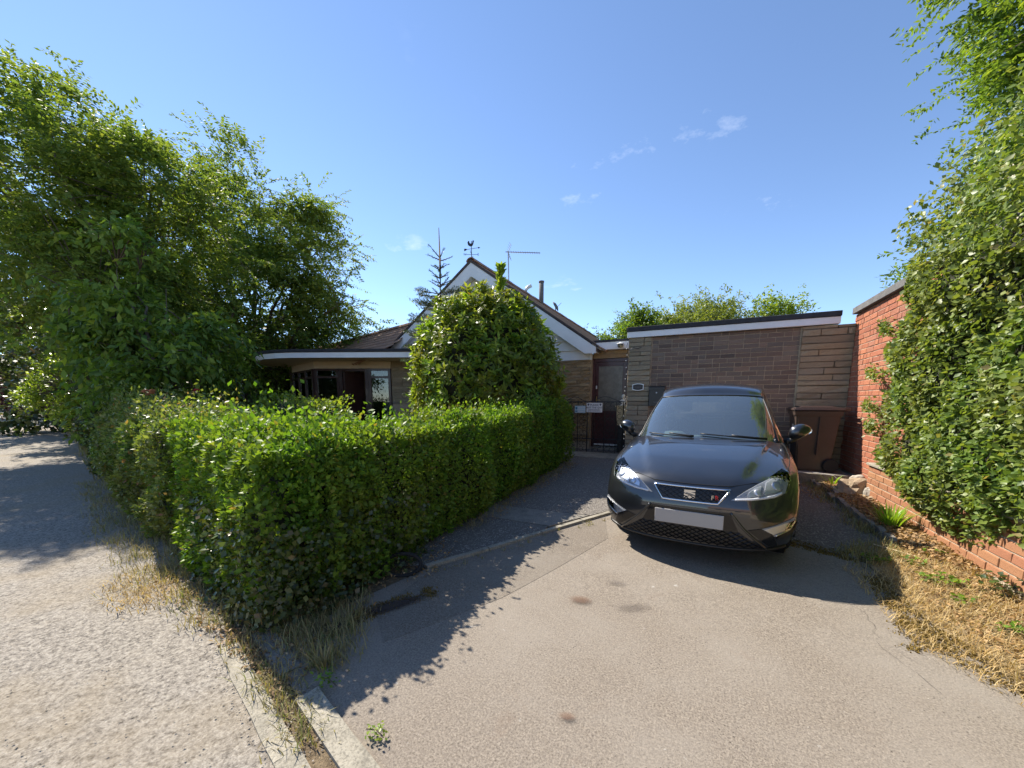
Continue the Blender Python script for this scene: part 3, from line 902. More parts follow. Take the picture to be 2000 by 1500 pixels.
box(bm, -2.42, -2.36, 9.44, 9.52, .24, 2.32); box(bm, -1.62, -1.56, 9.44, 9.52, .24, 2.32); box(bm, -2.358, -1.622, 9.442, 9.52, 2.25, 2.318); box(bm, -1.555, -1.38, 9.45, 9.6, 0.1, 2.32)
hp('door_frame', bm, M_maroon)
bm = bmesh.new()
box(bm, -2.355, -2.285, 9.47, 9.515, .26, 2.245, .004); box(bm, -1.72, -1.625, 9.47, 9.515, .26, 2.245, .004)
box(bm, -2.283, -1.722, 9.472, 9.513, 2.15, 2.245); box(bm, -2.283, -1.722, 9.472, 9.513, .26, 1.10); box(bm, -2.20, -1.80, 9.462, 9.471, .4, 1.0, .004)
door = hp('door', bm, M_maroon)
bm = bmesh.new(); box(bm, -2.285, -1.72, 9.488, 9.496, 1.10, 2.15); g = sub(bm_obj('glass_pane', bm, M_obsc), door)
bm = bmesh.new(); box(bm, -2.33, -2.305, 9.455, 9.469, 1.28, 1.45, .004); tube(bm, [(-2.317, 9.458, 1.36), (-2.317, 9.425, 1.36), (-2.22, 9.42, 1.355)], .009, 8); g = sub(bm_obj('handle', bm, M_gold), door)
bm = bmesh.new(); box(bm, -2.35, -1.63, 9.435, 9.469, .27, .31, .006); g = sub(bm_obj('weather_bar', bm, M_white_p), door)
bm = bmesh.new(); box(bm, -2.335, -2.30, 9.428, 9.439, 1.62, 1.70, .005); tag(bm_obj('doorbell', bm, M_white_p), 'small cream doorbell box on the left door post', 'doorbell')
bm = bmesh.new(); box(bm, -2.41, -1.39, 9.3, 9.62, 0.1, .235); hp('doorstep', bm, M_conc)
for o in set(bpy.data.objects) - _before:
    if o.parent is None or o.parent == house: o.location += Vector((.115, -.26, 0))
# flue, aerial, weathervane, dish
bm = bmesh.new()
tube(bm, [(AX + .1, 13.36, 4.6), (AX + .1, 13.36, 5.55)], .085, 14)
tube(bm, [(AX + .1, 13.36, 5.552), (AX + .1, 13.36, 5.60)], .10, 14)
hp('flue', bm, M_felt_g, True)
M_alu = plain('weathered aluminium', (0.42, 0.43, 0.45), 0.4, metal=0.7)
t = thing('tv_aerial', 'television aerial with long boom on a mast above the roof ridge', 'aerial', (AX, 10.92, 4.9))
bm = bmesh.new(); tube(bm, [(0, 0, -.1), (-.02, 0, .92)], .019, 8); bm_obj('mast', bm, M_alu, t)
bm = bmesh.new(); dx, dy = .9, .437
tube(bm, [(-.1 * dx, -.1 * dy, .90), (.95 * dx, .95 * dy, .87)], .012, 6); bm_obj('boom', bm, M_alu, t)
for q in range(13):
    s = .08 + q * .07
    bm = bmesh.new(); tube(bm, [(s * dx + .03, s * dy - .09, .895 - .03 * s), (s * dx - .03, s * dy + .09, .895 - .03 * s)], .005, 5); bm_obj('director', bm, M_alu, t)
for sg in (-1, 1):
    bm = bmesh.new()
    for q in range(4):
        e = .03 + q * .06
        tube(bm, [(-.02 * dx + .03 + e * .35, -.02 * dy - .14, .90 + sg * e), (-.02 * dx - .03 + e * .35, -.02 * dy + .14, .90 + sg * e)], .005, 5)
    tube(bm, [(-.02, 0, .90), (.07, .0, .90 + sg * .22)], .006, 5)
    bm_obj('reflector', bm, M_alu, t)
t = thing('weathervane', 'black cockerel weathervane on the gable peak', 'weathervane', (AX, YB - .22, AZ + .10)); t.scale = (.85, .85, .9)
bm = bmesh.new(); tube(bm, [(0, 0, -.25), (0, 0, .44)], .010, 8); lathe(bm, [(0, .1), (.02, .115), (0, .13)], 10); bm_obj('spindle', bm, M_iron, t)
bm = bmesh.new()
for a in (0.45, 0.45 + math.pi / 2):
    tube(bm, [(-.19 * math.cos(a), -.19 * math.sin(a), .08), (.19 * math.cos(a), .19 * math.sin(a), .08)], .006, 6)
bm_obj('compass_arms', bm, M_iron, t)
def text_mesh(s, size, ext=0.002):
    cu = bpy.data.curves.new('txt', 'FONT'); cu.body = s; cu.size = size; cu.extrude = ext; cu.align_x = 'CENTER'; cu.align_y = 'CENTER'; cu.resolution_u = 2
    ob = bpy.data.objects.new('txt', cu); COL.objects.link(ob)
    me = bpy.data.meshes.new_from_object(ob.evaluated_get(bpy.context.evaluated_depsgraph_get()))
    bpy.data.objects.remove(ob); bpy.data.curves.remove(cu)
    return me
for ch, a in (('E', .45), ('W', .45 + math.pi), ('N', .45 + math.pi / 2), ('S', .45 - math.pi / 2)):
    o = link('letter', text_mesh(ch, .09, .004), t, M_iron, (.2 * math.cos(a), .2 * math.sin(a), .08), (math.pi / 2, 0, .45))
bm = bmesh.new()
tube(bm, [(-.17, -.075, .21), (.19, .085, .26)], .006, 6)
extr(bm, [(.19, .085, .235), (.24, .108, .265), (.18, .08, .285)], (0, .008, 0)); extr(bm, [(-.20, -.09, .17), (-.14, -.06, .20), (-.13, -.06, .235), (-.20, -.09, .24)], (0, .008, 0))
bm_obj('arrow', bm, M_iron, t)
ck = [(-.10, .33), (-.12, .40), (-.09, .445), (-.06, .43), (-.055, .39), (-.02, .37), (.02, .385), (.03, .43), (.045, .47), (.055, .45), (.075, .455), (.085, .435), (.07, .42), (.065, .38), (.045, .33), (.01, .30), (-.04, .295)]
bm = bmesh.new(); extr(bm, [(x * .9, x * .43, z) for x, z in ck], (-.004, .008, 0)); bm_obj('cockerel', bm, M_iron, t)
bm = bmesh.new()
lathe(bm, [(0, .05), (.12, .03), (.2, -.02), (.21, -.02), (.125, .022), (0, .04)], 18, Matrix.Translation((0, 0, .22)) @ Matrix.Rotation(1.1, 4, 'Y'))
t = thing('satellite_dish', 'small grey satellite dish low on the far roof ridge', 'dish', (AX + .12, 14.9, 4.85))
bm_obj('reflector', bm, M_felt_g, t, True)
bm = bmesh.new(); tube(bm, [(-.02, 0, -.1), (-.02, 0, .22)], .018, 8); tube(bm, [(0, 0, .14), (.22, 0, .32)], .008, 6); bm_obj('bracket', bm, M_felt_g, t)
t = thing('roof_cowl', 'pale curved vent cowl on the roof ridge beside the aerial', 'vent', (AX + .1, 12.0, 4.84))
bm = bmesh.new(); tube(bm, [(0, 0, -.05), (0, 0, .12), (.05, .02, .2), (.16, .07, .26)], [.05, .05, .055, .06], 10); bm_obj('cowl', bm, M_white_p, t, True)

# ---- porch light, gate, signs, statue, letterbox, plaque, fairy lights
t = thing('wall_light', 'small lantern on the white fascia above the front door', 'lamp', (-1.62, 8.92, 2.58))
bm = bmesh.new(); box(bm, -.05, .05, -.02, .01, -.05, .03, .005); bm_obj('back_plate', bm, M_gold, t)
bm = bmesh.new(); lathe(bm, [(0, .03), (.075, .0), (.085, -.01), (0, -.01)], 12, Matrix.Translation((0, -.09, .02))); bm_obj('hood', bm, M_white_p, t)
bm = bmesh.new(); lathe(bm, [(.05, -.012), (.06, -.05), (.05, -.085), (0, -.09)], 12, Matrix.Translation((0, -.09, .02))); bm_obj('shade', bm, M_glass, t)

gate = thing('garden_gate', 'black wrought iron gate with scrollwork before the front door', 'gate', (-2.0, 8.5, 0.17))
gx = lambda x: x + 2.0
def bar(name, pts, r, sq=False, par=gate, seg=6):
    bm = bmesh.new(); tube(bm, pts, r, seg); return bm_obj(name, bm, M_iron, par)
Z0, Z1 = -0.02, 1.16
for x in (-2.82, -2.45, -2.23, -2.10, -1.845, -1.59, -1.44):
    bar('upright', [(gx(x), 0, Z0), (gx(x), 0, Z1 if x not in (-2.45,) else Z1 + .02)], .013 if x in (-2.82, -2.23, -1.44) else .009)
for z in (0.0, 0.32, 1.15):
    bar('rail', [(gx(-2.82), 0, z), (gx(-2.24), 0, z)], .010); bar('rail', [(gx(-2.225), 0, z), (gx(-1.44), 0, z)], .010)
def scroll(cx, cz, r, sg):
    return [(cx + sg * r * (1 - .11 * q / 2.5) * math.cos(a), -.004, cz + r * (1 - .11 * q / 2.5) * math.sin(a)) for q, a in enumerate([math.pi * .45 * k for k in range(6)])]
cols = [(-2.64, .055), (-2.535, .055), (-2.36, .05), (-2.29, .04), (-2.02, .052), (-1.92, .052), (-1.77, .052), (-1.665, .052), (-1.515, .05)]
for cx, r in cols:
    for k in range(9):
        cz = .085 + k * .125
        bm = bmesh.new(); tube(bm, [(gx(cx) + r * math.cos(a), -.004, cz + r * math.sin(a) * (1 if k % 2 else -1)) for a in [math.pi * (.05 + q * .16) for q in range(11)]], .0055, 5)
        bm_obj('scroll', bm, M_iron, gate)
for cx, w in ((-1.84, .36), (-2.52, .26)):
    bm = bmesh.new(); tube(bm, [(gx(cx) + w * (q / 10 - 1), 0, Z1 + .10 * math.sin(math.pi * q / 20 * 1.0) ** 2 * (1 if q < 20 else 1)) for q in range(21)], .007, 5); bm_obj('top_scroll', bm, M_iron, gate)

M_signw = plain('white sign plate', (0.74, 0.74, 0.76), 0.4)
M_signb = plain('pale blue sign plate', (0.50, 0.64, 0.74), 0.4)
M_ink = plain('dark blue ink', (0.02, 0.022, 0.06), 0.5)
M_inkb = plain('blue ink', (0.03, 0.20, 0.36), 0.5)
t = thing('sign', 'white PLEASE SHUT THE GATE sign with paw prints on the gate', 'sign', (-2.07, 8.478, 1.19))
boxm('plate', (-.178, .178, -.003, .003, -.105, .105), M_signw, t, .002)
link('lettering', text_mesh('PLEASE', .062), t, M_ink, (0, -.0045, .058), (math.pi/2, 0, 0))
link('lettering', text_mesh('SHUT THE GATE', .056), t, M_ink, (0, -.0045, -.002), (math.pi/2, 0, 0))
bm = bmesh.new()
for zz, w in ((-.048, .13), (-.076, .14)):
    x = -w
    while x < w:
        d = random.uniform(.012, .035); box(bm, x, min(x + d, w), -.0045, -.0032, zz - .006, zz + .006); x += d + .008
bm_obj('small_print', bm, M_ink, t)
for sx in (-.135, .135):
    bm = bmesh.new()
    for dx_, dz_, r in ((0, 0, .017), (-.018, .017, .007), (-.006, .025, .007), (.008, .025, .007), (.019, .016, .007)):
        lathe(bm, [(0, .002), (r, .002), (r, 0), (0, 0)], 10, Matrix.Translation((sx + dx_, -.0030, .06 + dz_)) @ Matrix.Rotation(math.pi/2, 4, 'X'))
    bm_obj('paw_print', bm, M_ink, t)
t = thing('sign', 'small pale blue notice on the railing left of the gate', 'sign', (-2.395, 8.478, 1.15))
boxm('plate', (-.125, .125, -.003, .003, -.08, .08), M_signb, t, .002)
bm = bmesh.new()
for zz in (.045, .0, -.045): 
    x = -.045
    while x < .11:
        d = random.uniform(.012, .03); box(bm, x, min(x + d, .112), -.0045, -.0032, zz - .008, zz + .008); x += d + .008
bm_obj('small_print', bm, M_signw, t)
bm = bmesh.new(); extr(bm, [(-.105, -.0045, .05), (-.065, -.0045, .05), (-.06, -.0045, .02), (-.085, -.0045, -.01), (-.11, -.0045, .02)], (0, .0014, 0)); box(bm, -.11, -.06, -.0045, -.0032, -.055, -.03); bm_obj('emblem', bm, M_inkb, t)

M_cream_p = plain('cream painted stone', (0.62, 0.52, 0.31), 0.6, var=0.12, bmp=0.2)
M_plaster = plain('white plaster', (0.80, 0.77, 0.68), 0.6, var=0.08, bmp=0.2)
t = thing('garden_statue', 'small white bust on a cream tapered planter behind the gate', 'statue', (-1.50, 8.82, 0.18))
bm = bmesh.new(); box(bm, -.09, .09, -.09, .09, 0, .62, .01); bm_obj('pillar', bm, M_iron, t)
bm = bmesh.new()
q = [(-.10, -.10, .62), (.10, -.10, .62), (.10, .10, .62), (-.10, .10, .62)]; u = [(-.135, -.135, 1.02), (.135, -.135, 1.02), (.135, .135, 1.02), (-.135, .135, 1.02)]
vs = [bm.verts.new(p) for p in q + u]
for f in ((3,2,1,0),(4,5,6,7),(0,1,5,4),(1,2,6,5),(2,3,7,6),(3,0,4,7)): bm.faces.new([vs[i] for i in f])
box(bm, -.15, .15, -.15, .15, 1.022, 1.055, .006); bm_obj('planter', bm, M_cream_p, t)
bm = bmesh.new()
lathe(bm, [(.06, 1.056), (.065, 1.075), (.03, 1.09), (.035, 1.105), (.075, 1.14), (.082, 1.165), (.05, 1.185), (.026, 1.20), (.024, 1.215), (.035, 1.225), (.043, 1.25), (.042, 1.275), (.028, 1.298), (0, 1.305)], 18)
for v in bm.verts:
    if 1.10 < v.co.z < 1.195: v.co.y *= .6
    if v.co.z > 1.21 and v.co.y < 0: v.co.y *= 1.12
lathe(bm, [(0, .012), (.007, .002), (.009, -.008), (0, -.012)], 8, Matrix.Translation((0, -.047, 1.252)))
bm_obj('bust', bm, M_plaster, t, True)

t = thing('post_box', 'black wall mounted letterbox with round lock on the brick panel', 'letterbox', (-0.70, YG - .055, 1.42))
bm = bmesh.new(); box(bm, -.135, .135, -.05, .052, -.18, .18, .008); bm_obj('body', bm, M_black, t)
bm = bmesh.new(); extr(bm, [(-.142, -.062, .12), (-.142, -.062, .165), (-.142, .05, .195), (-.142, .05, .12)], (.284, 0, 0)); bm_obj('flap', bm, M_black, t)
bm = bmesh.new(); lathe(bm, [(0, .006), (.012, .005), (.014, 0), (0, 0)], 12, Matrix.Translation((0, -.051, .07)) @ Matrix.Rotation(math.pi/2, 4, 'X')); bm_obj('lock', bm, M_alu, t)
bm = bmesh.new(); box(bm, -.045, .045, -.056, -.049, -.115, -.095, .002); bm_obj('name_slot', bm, M_felt_g, t)
t = thing('house_sign', 'dark house name plaque with white rim on the left stone pier', 'sign', (-1.04, YG - .075, 1.60))
def plaque(w, h):
    out = []
    for q in range(13): out.append((-w + 2 * w * q / 12, h + .018 * math.sin(math.pi * q / 12)))
    for q in range(13): out.append((w - 2 * w * q / 12, -h - .018 * math.sin(math.pi * q / 12)))
    return out
bm = bmesh.new(); extr(bm, [(x, 0, z) for x, z in plaque(.105, .05)], (0, .02, 0)); bm_obj('rim', bm, M_white_p, t)
bm = bmesh.new(); extr(bm, [(x, -.004, z) for x, z in plaque(.088, .036)], (0, .0038, 0)); bm_obj('plate', bm, M_iron, t)
bm = bmesh.new()
for zz in (.014, -.014):
    x = -.062
    while x < .06:
        d = random.uniform(.006, .012); box(bm, x, x + d, -.0065, -.0042, zz - .008, zz + .008); x += d + .004
bm_obj('lettering', bm, M_felt_g, t)
t = thing('fairy_lights', 'string of small white bulbs down the left edge of the pier', 'lights', (-1.265, YG - .05, 0.15))
bm = bmesh.new()
tube(bm, [(-.004 + .008 * math.sin(q * 2.1), -.01, 2.35 - q * .06) for q in range(39)], .004, 5)
tube(bm, [(0, -.03, 2.17), (.06, -.05, 2.15), (.12, -.045, 2.18), (.19, -.05, 2.16), (.26, -.04, 2.18)], .007, 5)
bm_obj('cable', bm, M_iron, t)
bm = bmesh.new(); lathe(bm, [(0, -.016), (.006, -.008), (.007, 0), (.004, .009), (0, .010)], 8)
b0 = bm_obj('bulb', bm, M_white_p, t, True)
for q in range(19):
    c = b0 if q == 0 else b0.copy()
    if q: COL.objects.link(c)
    c.location = (-.006 + random.uniform(-.012, .012), -.018, 2.28 - q * .115 + random.uniform(-.02, .02))
# ------------------------------------------------------------------ the parked car
def carpaint():
    m, nt, b = newmat('black metallic paint')
    v = coords(nt)
    b.inputs['Metallic'].default_value = 0.5
    b.inputs['Specular IOR Level'].default_value = 0.6
    b.inputs['Coat Weight'].default_value = 1.0; b.inputs['Coat Roughness'].default_value = 0.03; b.inputs['Coat IOR'].default_value = 1.6
    n = noise(nt, v, 4, 2, 0.5)
    dustc = mixc(nt, mapr(nt, n, 0.35, 0.75, 0.0, 0.3), (0.018, 0.020, 0.025), (0.045, 0.047, 0.052))
    nt.links.new(dustc, b.inputs['Base Color'])
    nt.links.new(mapr(nt, n, 0.3, 0.8, 0.28, 0.36), b.inputs['Roughness'])
    bump(nt, b, noise(nt, v, 2.2, 2), 0.012, 0.05)
    return m
M_paint = carpaint()
M_trim = plain('black car trim', (0.012, 0.012, 0.013), 0.45)
M_gloss = plain('gloss black plastic', (0.008, 0.008, 0.009), 0.12)
M_chrome = plain('satin chrome', (0.70, 0.71, 0.73), 0.16, metal=1.0)
M_lampin = plain('lamp reflector', (0.66, 0.67, 0.69), 0.28, metal=0.6)
M_lampg = plain('lamp grey bezel', (0.30, 0.31, 0.33), 0.35, metal=0.2)
M_lampw = plain('white light guide', (0.8, 0.81, 0.83), 0.25)
M_lens = glassmat('lamp lens', (0.97, 0.98, 1.0), 1.22, 0.98, 0.0, 0.0)
M_wind = glassmat('windscreen glass', (0.70, 0.86, 0.82), 1.52, 0.95, 0.0, 0.27, 0.09)
M_sideg = glassmat('tinted side glass', (0.25, 0.28, 0.28), 1.52, 0.6, 0.0, 0.08)
M_tyre = plain('tyre rubber', (0.014, 0.014, 0.014), 0.8, bmp=0.2)
M_alloy = plain('alloy wheel', (0.42, 0.43, 0.45), 0.3, metal=0.9)
M_dash = plain('grey dashboard', (0.24, 0.25, 0.24), 0.6, bmp=0.2, bscale=200)
M_seat = plain('dark seat fabric', (0.03, 0.03, 0.033), 0.9)
M_plate = plain('blank pale number plate', (0.36, 0.345, 0.335), 0.4)
M_red = plain('red enamel', (0.45, 0.02, 0.03), 0.3)
M_seam = plain('shut line shadow gap', (0.004, 0.004, 0.004), 0.9)

CAR = thing('car', 'black hatchback parked on the drive facing the camera with a blank pale number plate', 'car', (-0.014, 3.226, 0.022), R(-4.1))
CAR.rotation_euler = (Matrix.Rotation(R(-4.1), 3, 'Z') @ Matrix.Rotation(R(1.4), 3, 'X')).to_euler()
CAR.scale = (.95, 1, 1)

def S_(phi, n): return (np.abs(np.sin(phi)) ** (2/n)), (np.abs(np.cos(phi)) ** (2/n))
#            yc    zc    W     D     dz     n
FR = np.array([(.120, .165, .70, .36, .010, 2.5),
               (.045, .185, .765, .40, .012, 2.5),
               (.030, .215, .800, .42, .012, 2.5),
               (.014, .270, .822, .44, .010, 2.5),
               (.004, .340, .834, .45, .008, 2.5),
               (.000, .420, .840, .455, .008, 2.5),
               (.004, .490, .842, .47, .010, 2.45),
               (.018, .550, .842, .49, .014, 2.4),
               (.036, .605, .842, .51, .020, 2.35),
               (.062, .650, .840, .55, .036, 2.3),
               (.120, .694, .838, .60, .050, 2.3),
               (.240, .734, .834, .68, .045, 2.35),
               (.420, .780, .828, .74, .025, 2.5),
               (.640, .825, .820, .76, .000, 2.7),
               (.860, .862, .808, .74, -.020, 2.9),
               (1.060, .890, .785, .62, -.035, 3.0)])
FR[:, 2] *= np.array([.94] * 12 + [.95, .96, .97, .985])
NR = len(FR)
NU = 56
phis = np.linspace(0, np.pi / 2, NU // 2 + 1)
def front_pt(t, phi, sgn):
    """t: row parameter array, phi: lateral angle"""
    p = catmull(np.atleast_1d(t), FR)[:, :]
    yc, zc, Wd, D, dz, n = p.T
    sx, cy = S_(phi, n)
    x = Wd * sx; y = yc + D * (1 - cy)
    z = zc + dz * (1 - cy)
    # bonnet crown and the two creases running to the grille corners
    k = np.clip((t - 9.0) / 3.0, 0, 1)
    cr = .30 + .33 * np.clip((t - 9) / 6, 0, 1)
    z = z + k * .020 / (1 + np.exp((x - cr) * 85)) + k * .012 * (1 - (x / .84) ** 2)
    # pinched waist under the lamps
    return np.stack([sgn * x, y, z], -1)
rows_t = np.linspace(0, NR - 1, 76)
half = [np.array([front_pt(np.array([t]), np.array([ph]), 1)[0] for ph in phis]) for t in rows_t]
half = np.array(half)                                   # rows x cols x 3
full = np.concatenate([half[:, :0:-1] * np.array([-1, 1, 1]), half], 1)
def grid_mesh(name, G, mat, parent, smooth=True, mask=None):
    r, c = G.shape[:2]
    idx = np.arange(r * c).reshape(r, c)
    F = np.stack([idx[:-1, :-1], idx[:-1, 1:], idx[1:, 1:], idx[1:, :-1]], -1)
    F = F.reshape(-1, 4) if mask is None else F[mask]
    me = np_mesh(name, G.reshape(-1, 3), F, smooth)
    return link(name, me, parent, mat)
body = grid_mesh('body', full, M_paint, CAR)
_f = np.arange(full.shape[0] * full.shape[1]).reshape(full.shape[:2])
BVH = BVHTree.FromPolygons([tuple(p) for p in full.reshape(-1, 3)], [tuple(q) for q in np.stack([_f[:-1, :-1], _f[:-1, 1:], _f[1:, 1:], _f[1:, :-1]], -1).reshape(-1, 4)])
def hit(x, z, off=0.0):
    h, nrm, _, _ = BVH.ray_cast(Vector((x, -1, z)), Vector((0, 1, 0)))
    if h is None:
        h, nrm, _, _ = BVH.find_nearest(Vector((x, .3, z)))
    if nrm.y > 0: nrm = -nrm
    return h + nrm * off
def hit_top(x, y, off=0.0):
    h, nrm, _, _ = BVH.ray_cast(Vector((x, y, 3)), Vector((0, 0, -1)))
    if h is None: h, nrm, _, _ = BVH.find_nearest(Vector((x, y, .85)))
    if nrm.z < 0: nrm = -nrm
    return h + nrm * off
def overlay(name, poly, mat, off=0.004, parent=None, cuts=3, thick=0.012, smooth=True):
    """a panel lying on the body, outlined in front view"""
    bm = bmesh.new()
    f = bm.faces.new([bm.verts.new((x, 0, z)) for x, z in poly])
    bmesh.ops.triangulate(bm, faces=[f])
    for _ in range(cuts):
        es = [e for e in bm.edges if e.calc_length() > .032]
        if not es: break
        bmesh.ops.subdivide_edges(bm, edges=es, cuts=1, use_grid_fill=True)
    bmesh.ops.triangulate(bm, faces=bm.faces[:])
    for v in bm.verts: v.co = hit(v.co.x, v.co.z, off)
    for _ in range(3):
        es = [e for e in bm.edges if e.calc_length() > .028]
        if not es: break
        old = set(bm.verts)
        bmesh.ops.subdivide_edges(bm, edges=es, cuts=1)
        bmesh.ops.triangulate(bm, faces=[f for f in bm.faces if len(f.verts) > 3])
        for v in bm.verts:
            if v in old: continue
            h, nrm, _, _ = BVH.find_nearest(v.co)
            if nrm.dot(v.co - h) < 0 and nrm.y > 0: nrm = -nrm
            if nrm.y > 0.0: nrm = -nrm
            v.co = h + nrm * off
    r = bmesh.ops.extrude_face_region(bm, geom=bm.faces[:])
    for v in [g for g in r['geom'] if isinstance(g, bmesh.types.BMVert)]: v.co.y += thick
    o = bm_obj(name, bm, mat, parent or CAR, False)
    return o
def surf_line(pts, off=0.002, n=10, close=False):
    out = []
    m = len(pts)
    for i in range(m if close else m - 1):
        a, b_ = Vector(pts[i]), Vector(pts[(i + 1) % m])
        for q in range(n): out.append(hit(*(a.lerp(b_, q / n)), off))
    if not close: out.append(hit(*pts[-1], off))
    return out
def rail(name, pts, r, mat, off=0.002, close=False, parent=None, n=10):
    bm = bmesh.new(); tube(bm, surf_line(pts, off, n, close), r, 6, close)
    return bm_obj(name, bm, mat, parent or CAR, True)
def mir(poly): return [(-x, z) for x, z in poly][::-1]

# side panels with wheel arches
WY, WZ, WR = .815, .295, .335
RYW = .815 + 2.47
def lerp(a, b, t): return a + (b - a) * t
ys = np.unique(np.concatenate([np.linspace(.46, 3.78, 60), WY + WR * np.cos(np.linspace(0, np.pi, 19)), RYW + WR * np.cos(np.linspace(0, np.pi, 19))]))
ys = ys[(ys >= WY - WR) & (ys <= 3.80)]
outer = half[:, -1]                                    # outer ends of the front rows
def shoulder(y):
    o = outer[(outer[:, 2] > .64)]
    z = np.interp(y, np.append(o[:, 1], [2.4, 3.2, 3.8]), np.append(o[:, 2], [.945, .975, .95]))
    x = np.interp(y, np.append(o[:, 1], [2.4, 3.2, 3.8]), np.append(o[:, 0], [.775, .765, .72]))
    return x, z
def side_grid(sgn):
    G = []
    for y in ys:
        xs, zs = shoulder(y)
        zb = .19
        for c in (WY, RYW):
            d = WR ** 2 - (y - c) ** 2
            if d > 0: zb = max(zb, WZ + math.sqrt(d))
        zb = min(zb, zs - .02)
        col = []
        for q in np.linspace(0, 1, 13):
            z = lerp(zb, zs, q)
            bulge = .020 * math.sin(math.pi * min(max((z - .18) / .62, 0), 1)) - .014 * math.exp(-((z - .60) / .05) ** 2)
            base = np.interp(z, [.19, .35, .6, zs], [.752, .785, .791, xs])
            taper = np.interp(y, [3.1, 3.8], [0, .075])
            f = np.clip((y - .5) / .4, 0, 1)
            col.append((sgn * (base + bulge * f * (0 if q == 1 else 1) - taper * (1 - 0)), y, z))
        G.append(col)
    return np.array(G)
for sgn in (-1, 1):
    grid_mesh('side_panel', side_grid(sgn), M_paint, CAR)
    for c in (WY, RYW):
        bm = bmesh.new()
        tube(bm, [(sgn * .786, c + (WR - .004) * math.cos(a), WZ + (WR - .004) * math.sin(a)) for a in np.linspace(-.25, math.pi + .25, 24)], .012, 6)
        bm_obj('arch_lip', bm, M_trim, CAR, True)
    for c in (WY, RYW):
        bm = bmesh.new()
        pr = [(WR + .0, -.30), (WR + .0, .0)]
        lathe(bm, [(.0, -.30), (WR, -.30), (WR, -.005)], 26, Matrix.Translation((sgn * .755, c, WZ)) @ Matrix.Rotation(sgn * math.pi / 2, 4, 'Y'))
        bm_obj('wheel_well', bm, M_seam, CAR, True)
    # door seams and handles
    for pts in ([(1.36, .30), (1.36, .55), (1.40, .90)], [(2.30, .22), (2.32, .6), (2.33, .94)], [(3.0, .66), (3.15, .8), (3.2, .95)], [(1.40, .225), (2.28, .215), (2.75, .24), (3.0, .64)]):
        bm = bmesh.new()
        tube(bm, [(sgn * (np.interp(z, [.19, .35, .6, .95], [.754, .792, .796, .775]) + .006), y, z) for y, z in pts], .004, 5); bm_obj('door_seam', bm, M_seam, CAR)
    for y in (2.12, 2.98):
        bm = bmesh.new(); tube(bm, [(sgn * .795, y - .09, .80), (sgn * .822, y - .06, .805), (sgn * .822, y + .06, .81), (sgn * .795, y + .09, .81)], .012, 6); bm_obj('door_handle', bm, M_paint, CAR, True)
# tail
RR = np.array([(3.93, .20, .70, .30, 0, 2.5), (4.02, .30, .78, .33, 0, 2.5), (4.055, .45, .80, .34, 0, 2.5), (4.05, .60, .80, .35, 0, 2.5), (4.02, .75, .79, .34, 0, 2.5), (3.98, .88, .76, .33, 0, 2.5), (3.93, .97, .73, .34, 0, 2.6), (3.80, 1.10, .69, .33, 0, 2.7), (3.62, 1.25, .63, .30, 0, 2.8), (3.42, 1.37, .57, .26, 0, 2.9), (3.30, 1.405, .54, .22, 0, 3)])
def rear_pt(t, phi):
    yc, zc, Wd, D, dz, n = catmull(np.atleast_1d(t), RR).T
    sx, cy = S_(phi, n); return np.stack([Wd * sx, yc - D * (1 - cy), zc], -1)
rt_ = np.linspace(0, len(RR) - 1, 40)
rh = np.array([[rear_pt(t, np.array([p]))[0] for p in phis] for t in rt_])
rfull = np.concatenate([rh[:, :0:-1] * np.array([-1, 1, 1]), rh], 1)
m_low = np.zeros((39, rfull.shape[1] - 1), bool); m_low[:24] = True
grid_mesh('tailgate', rfull, M_paint, CAR, True, m_low)
mg = np.zeros_like(m_low); mg[24:37, 6:-6] = True
grid_mesh('rear_window', rfull, M_sideg, CAR, True, mg)
grid_mesh('tailgate', rfull, M_paint, CAR, True, ~(m_low | mg))
for sgn in (-1, 1):
    bm = bmesh.new(); extr(bm, [(sgn * .70, 3.86, .74), (sgn * .46, 4.0, .74), (sgn * .46, 3.97, .90), (sgn * .69, 3.80, .92)], (sgn * .02, .03, 0)); bm_obj('tail_light', bm, M_red, CAR)
# floor and bulkhead to stop light leaking through
boxm('underbody', (-.74, .74, .35, 3.85, .17, .22), M_seam, CAR)
# greenhouse: windscreen, pillars, roof
def screen_pt(q, phi, sgn=1):
    """q 0 base .. 1 roof edge"""
    yb, zb, Wb, Db, nb = 1.075, .897, .725, .46, 2.7
    yt, zt, Wt, Dt, nt_ = 1.84, 1.345, .575, .26, 2.9
    bow = .030 * math.sin(math.pi * q)
    yc, zc = lerp(yb, yt, q) - bow * .5, lerp(zb, zt, q) + bow * .9
    Wd, D, n = lerp(Wb, Wt, q), lerp(Db, Dt, q), lerp(nb, nt_, q)
    sx, cy = S_(np.array([phi]), n)
    return np.array([sgn * Wd * sx[0], yc + D * (1 - cy[0]), zc - .035 * (1 - cy[0]) + .012 * q * (1 - sx[0] ** 2)])
qs = np.linspace(0, 1, 21)
sh_ = np.array([[screen_pt(q, p) for p in phis] for q in qs])
sfull = np.concatenate([sh_[:, :0:-1] * np.array([-1, 1, 1]), sh_], 1)
nc = sfull.shape[1] - 1
PW = 6      # columns of pillar at each side
mg = np.zeros((20, nc), bool); mg[0:19, PW:-PW] = True
grid_mesh('windscreen', sfull, M_wind, CAR, True, mg)
grid_mesh('pillar', sfull, M_paint, CAR, True, ~mg)
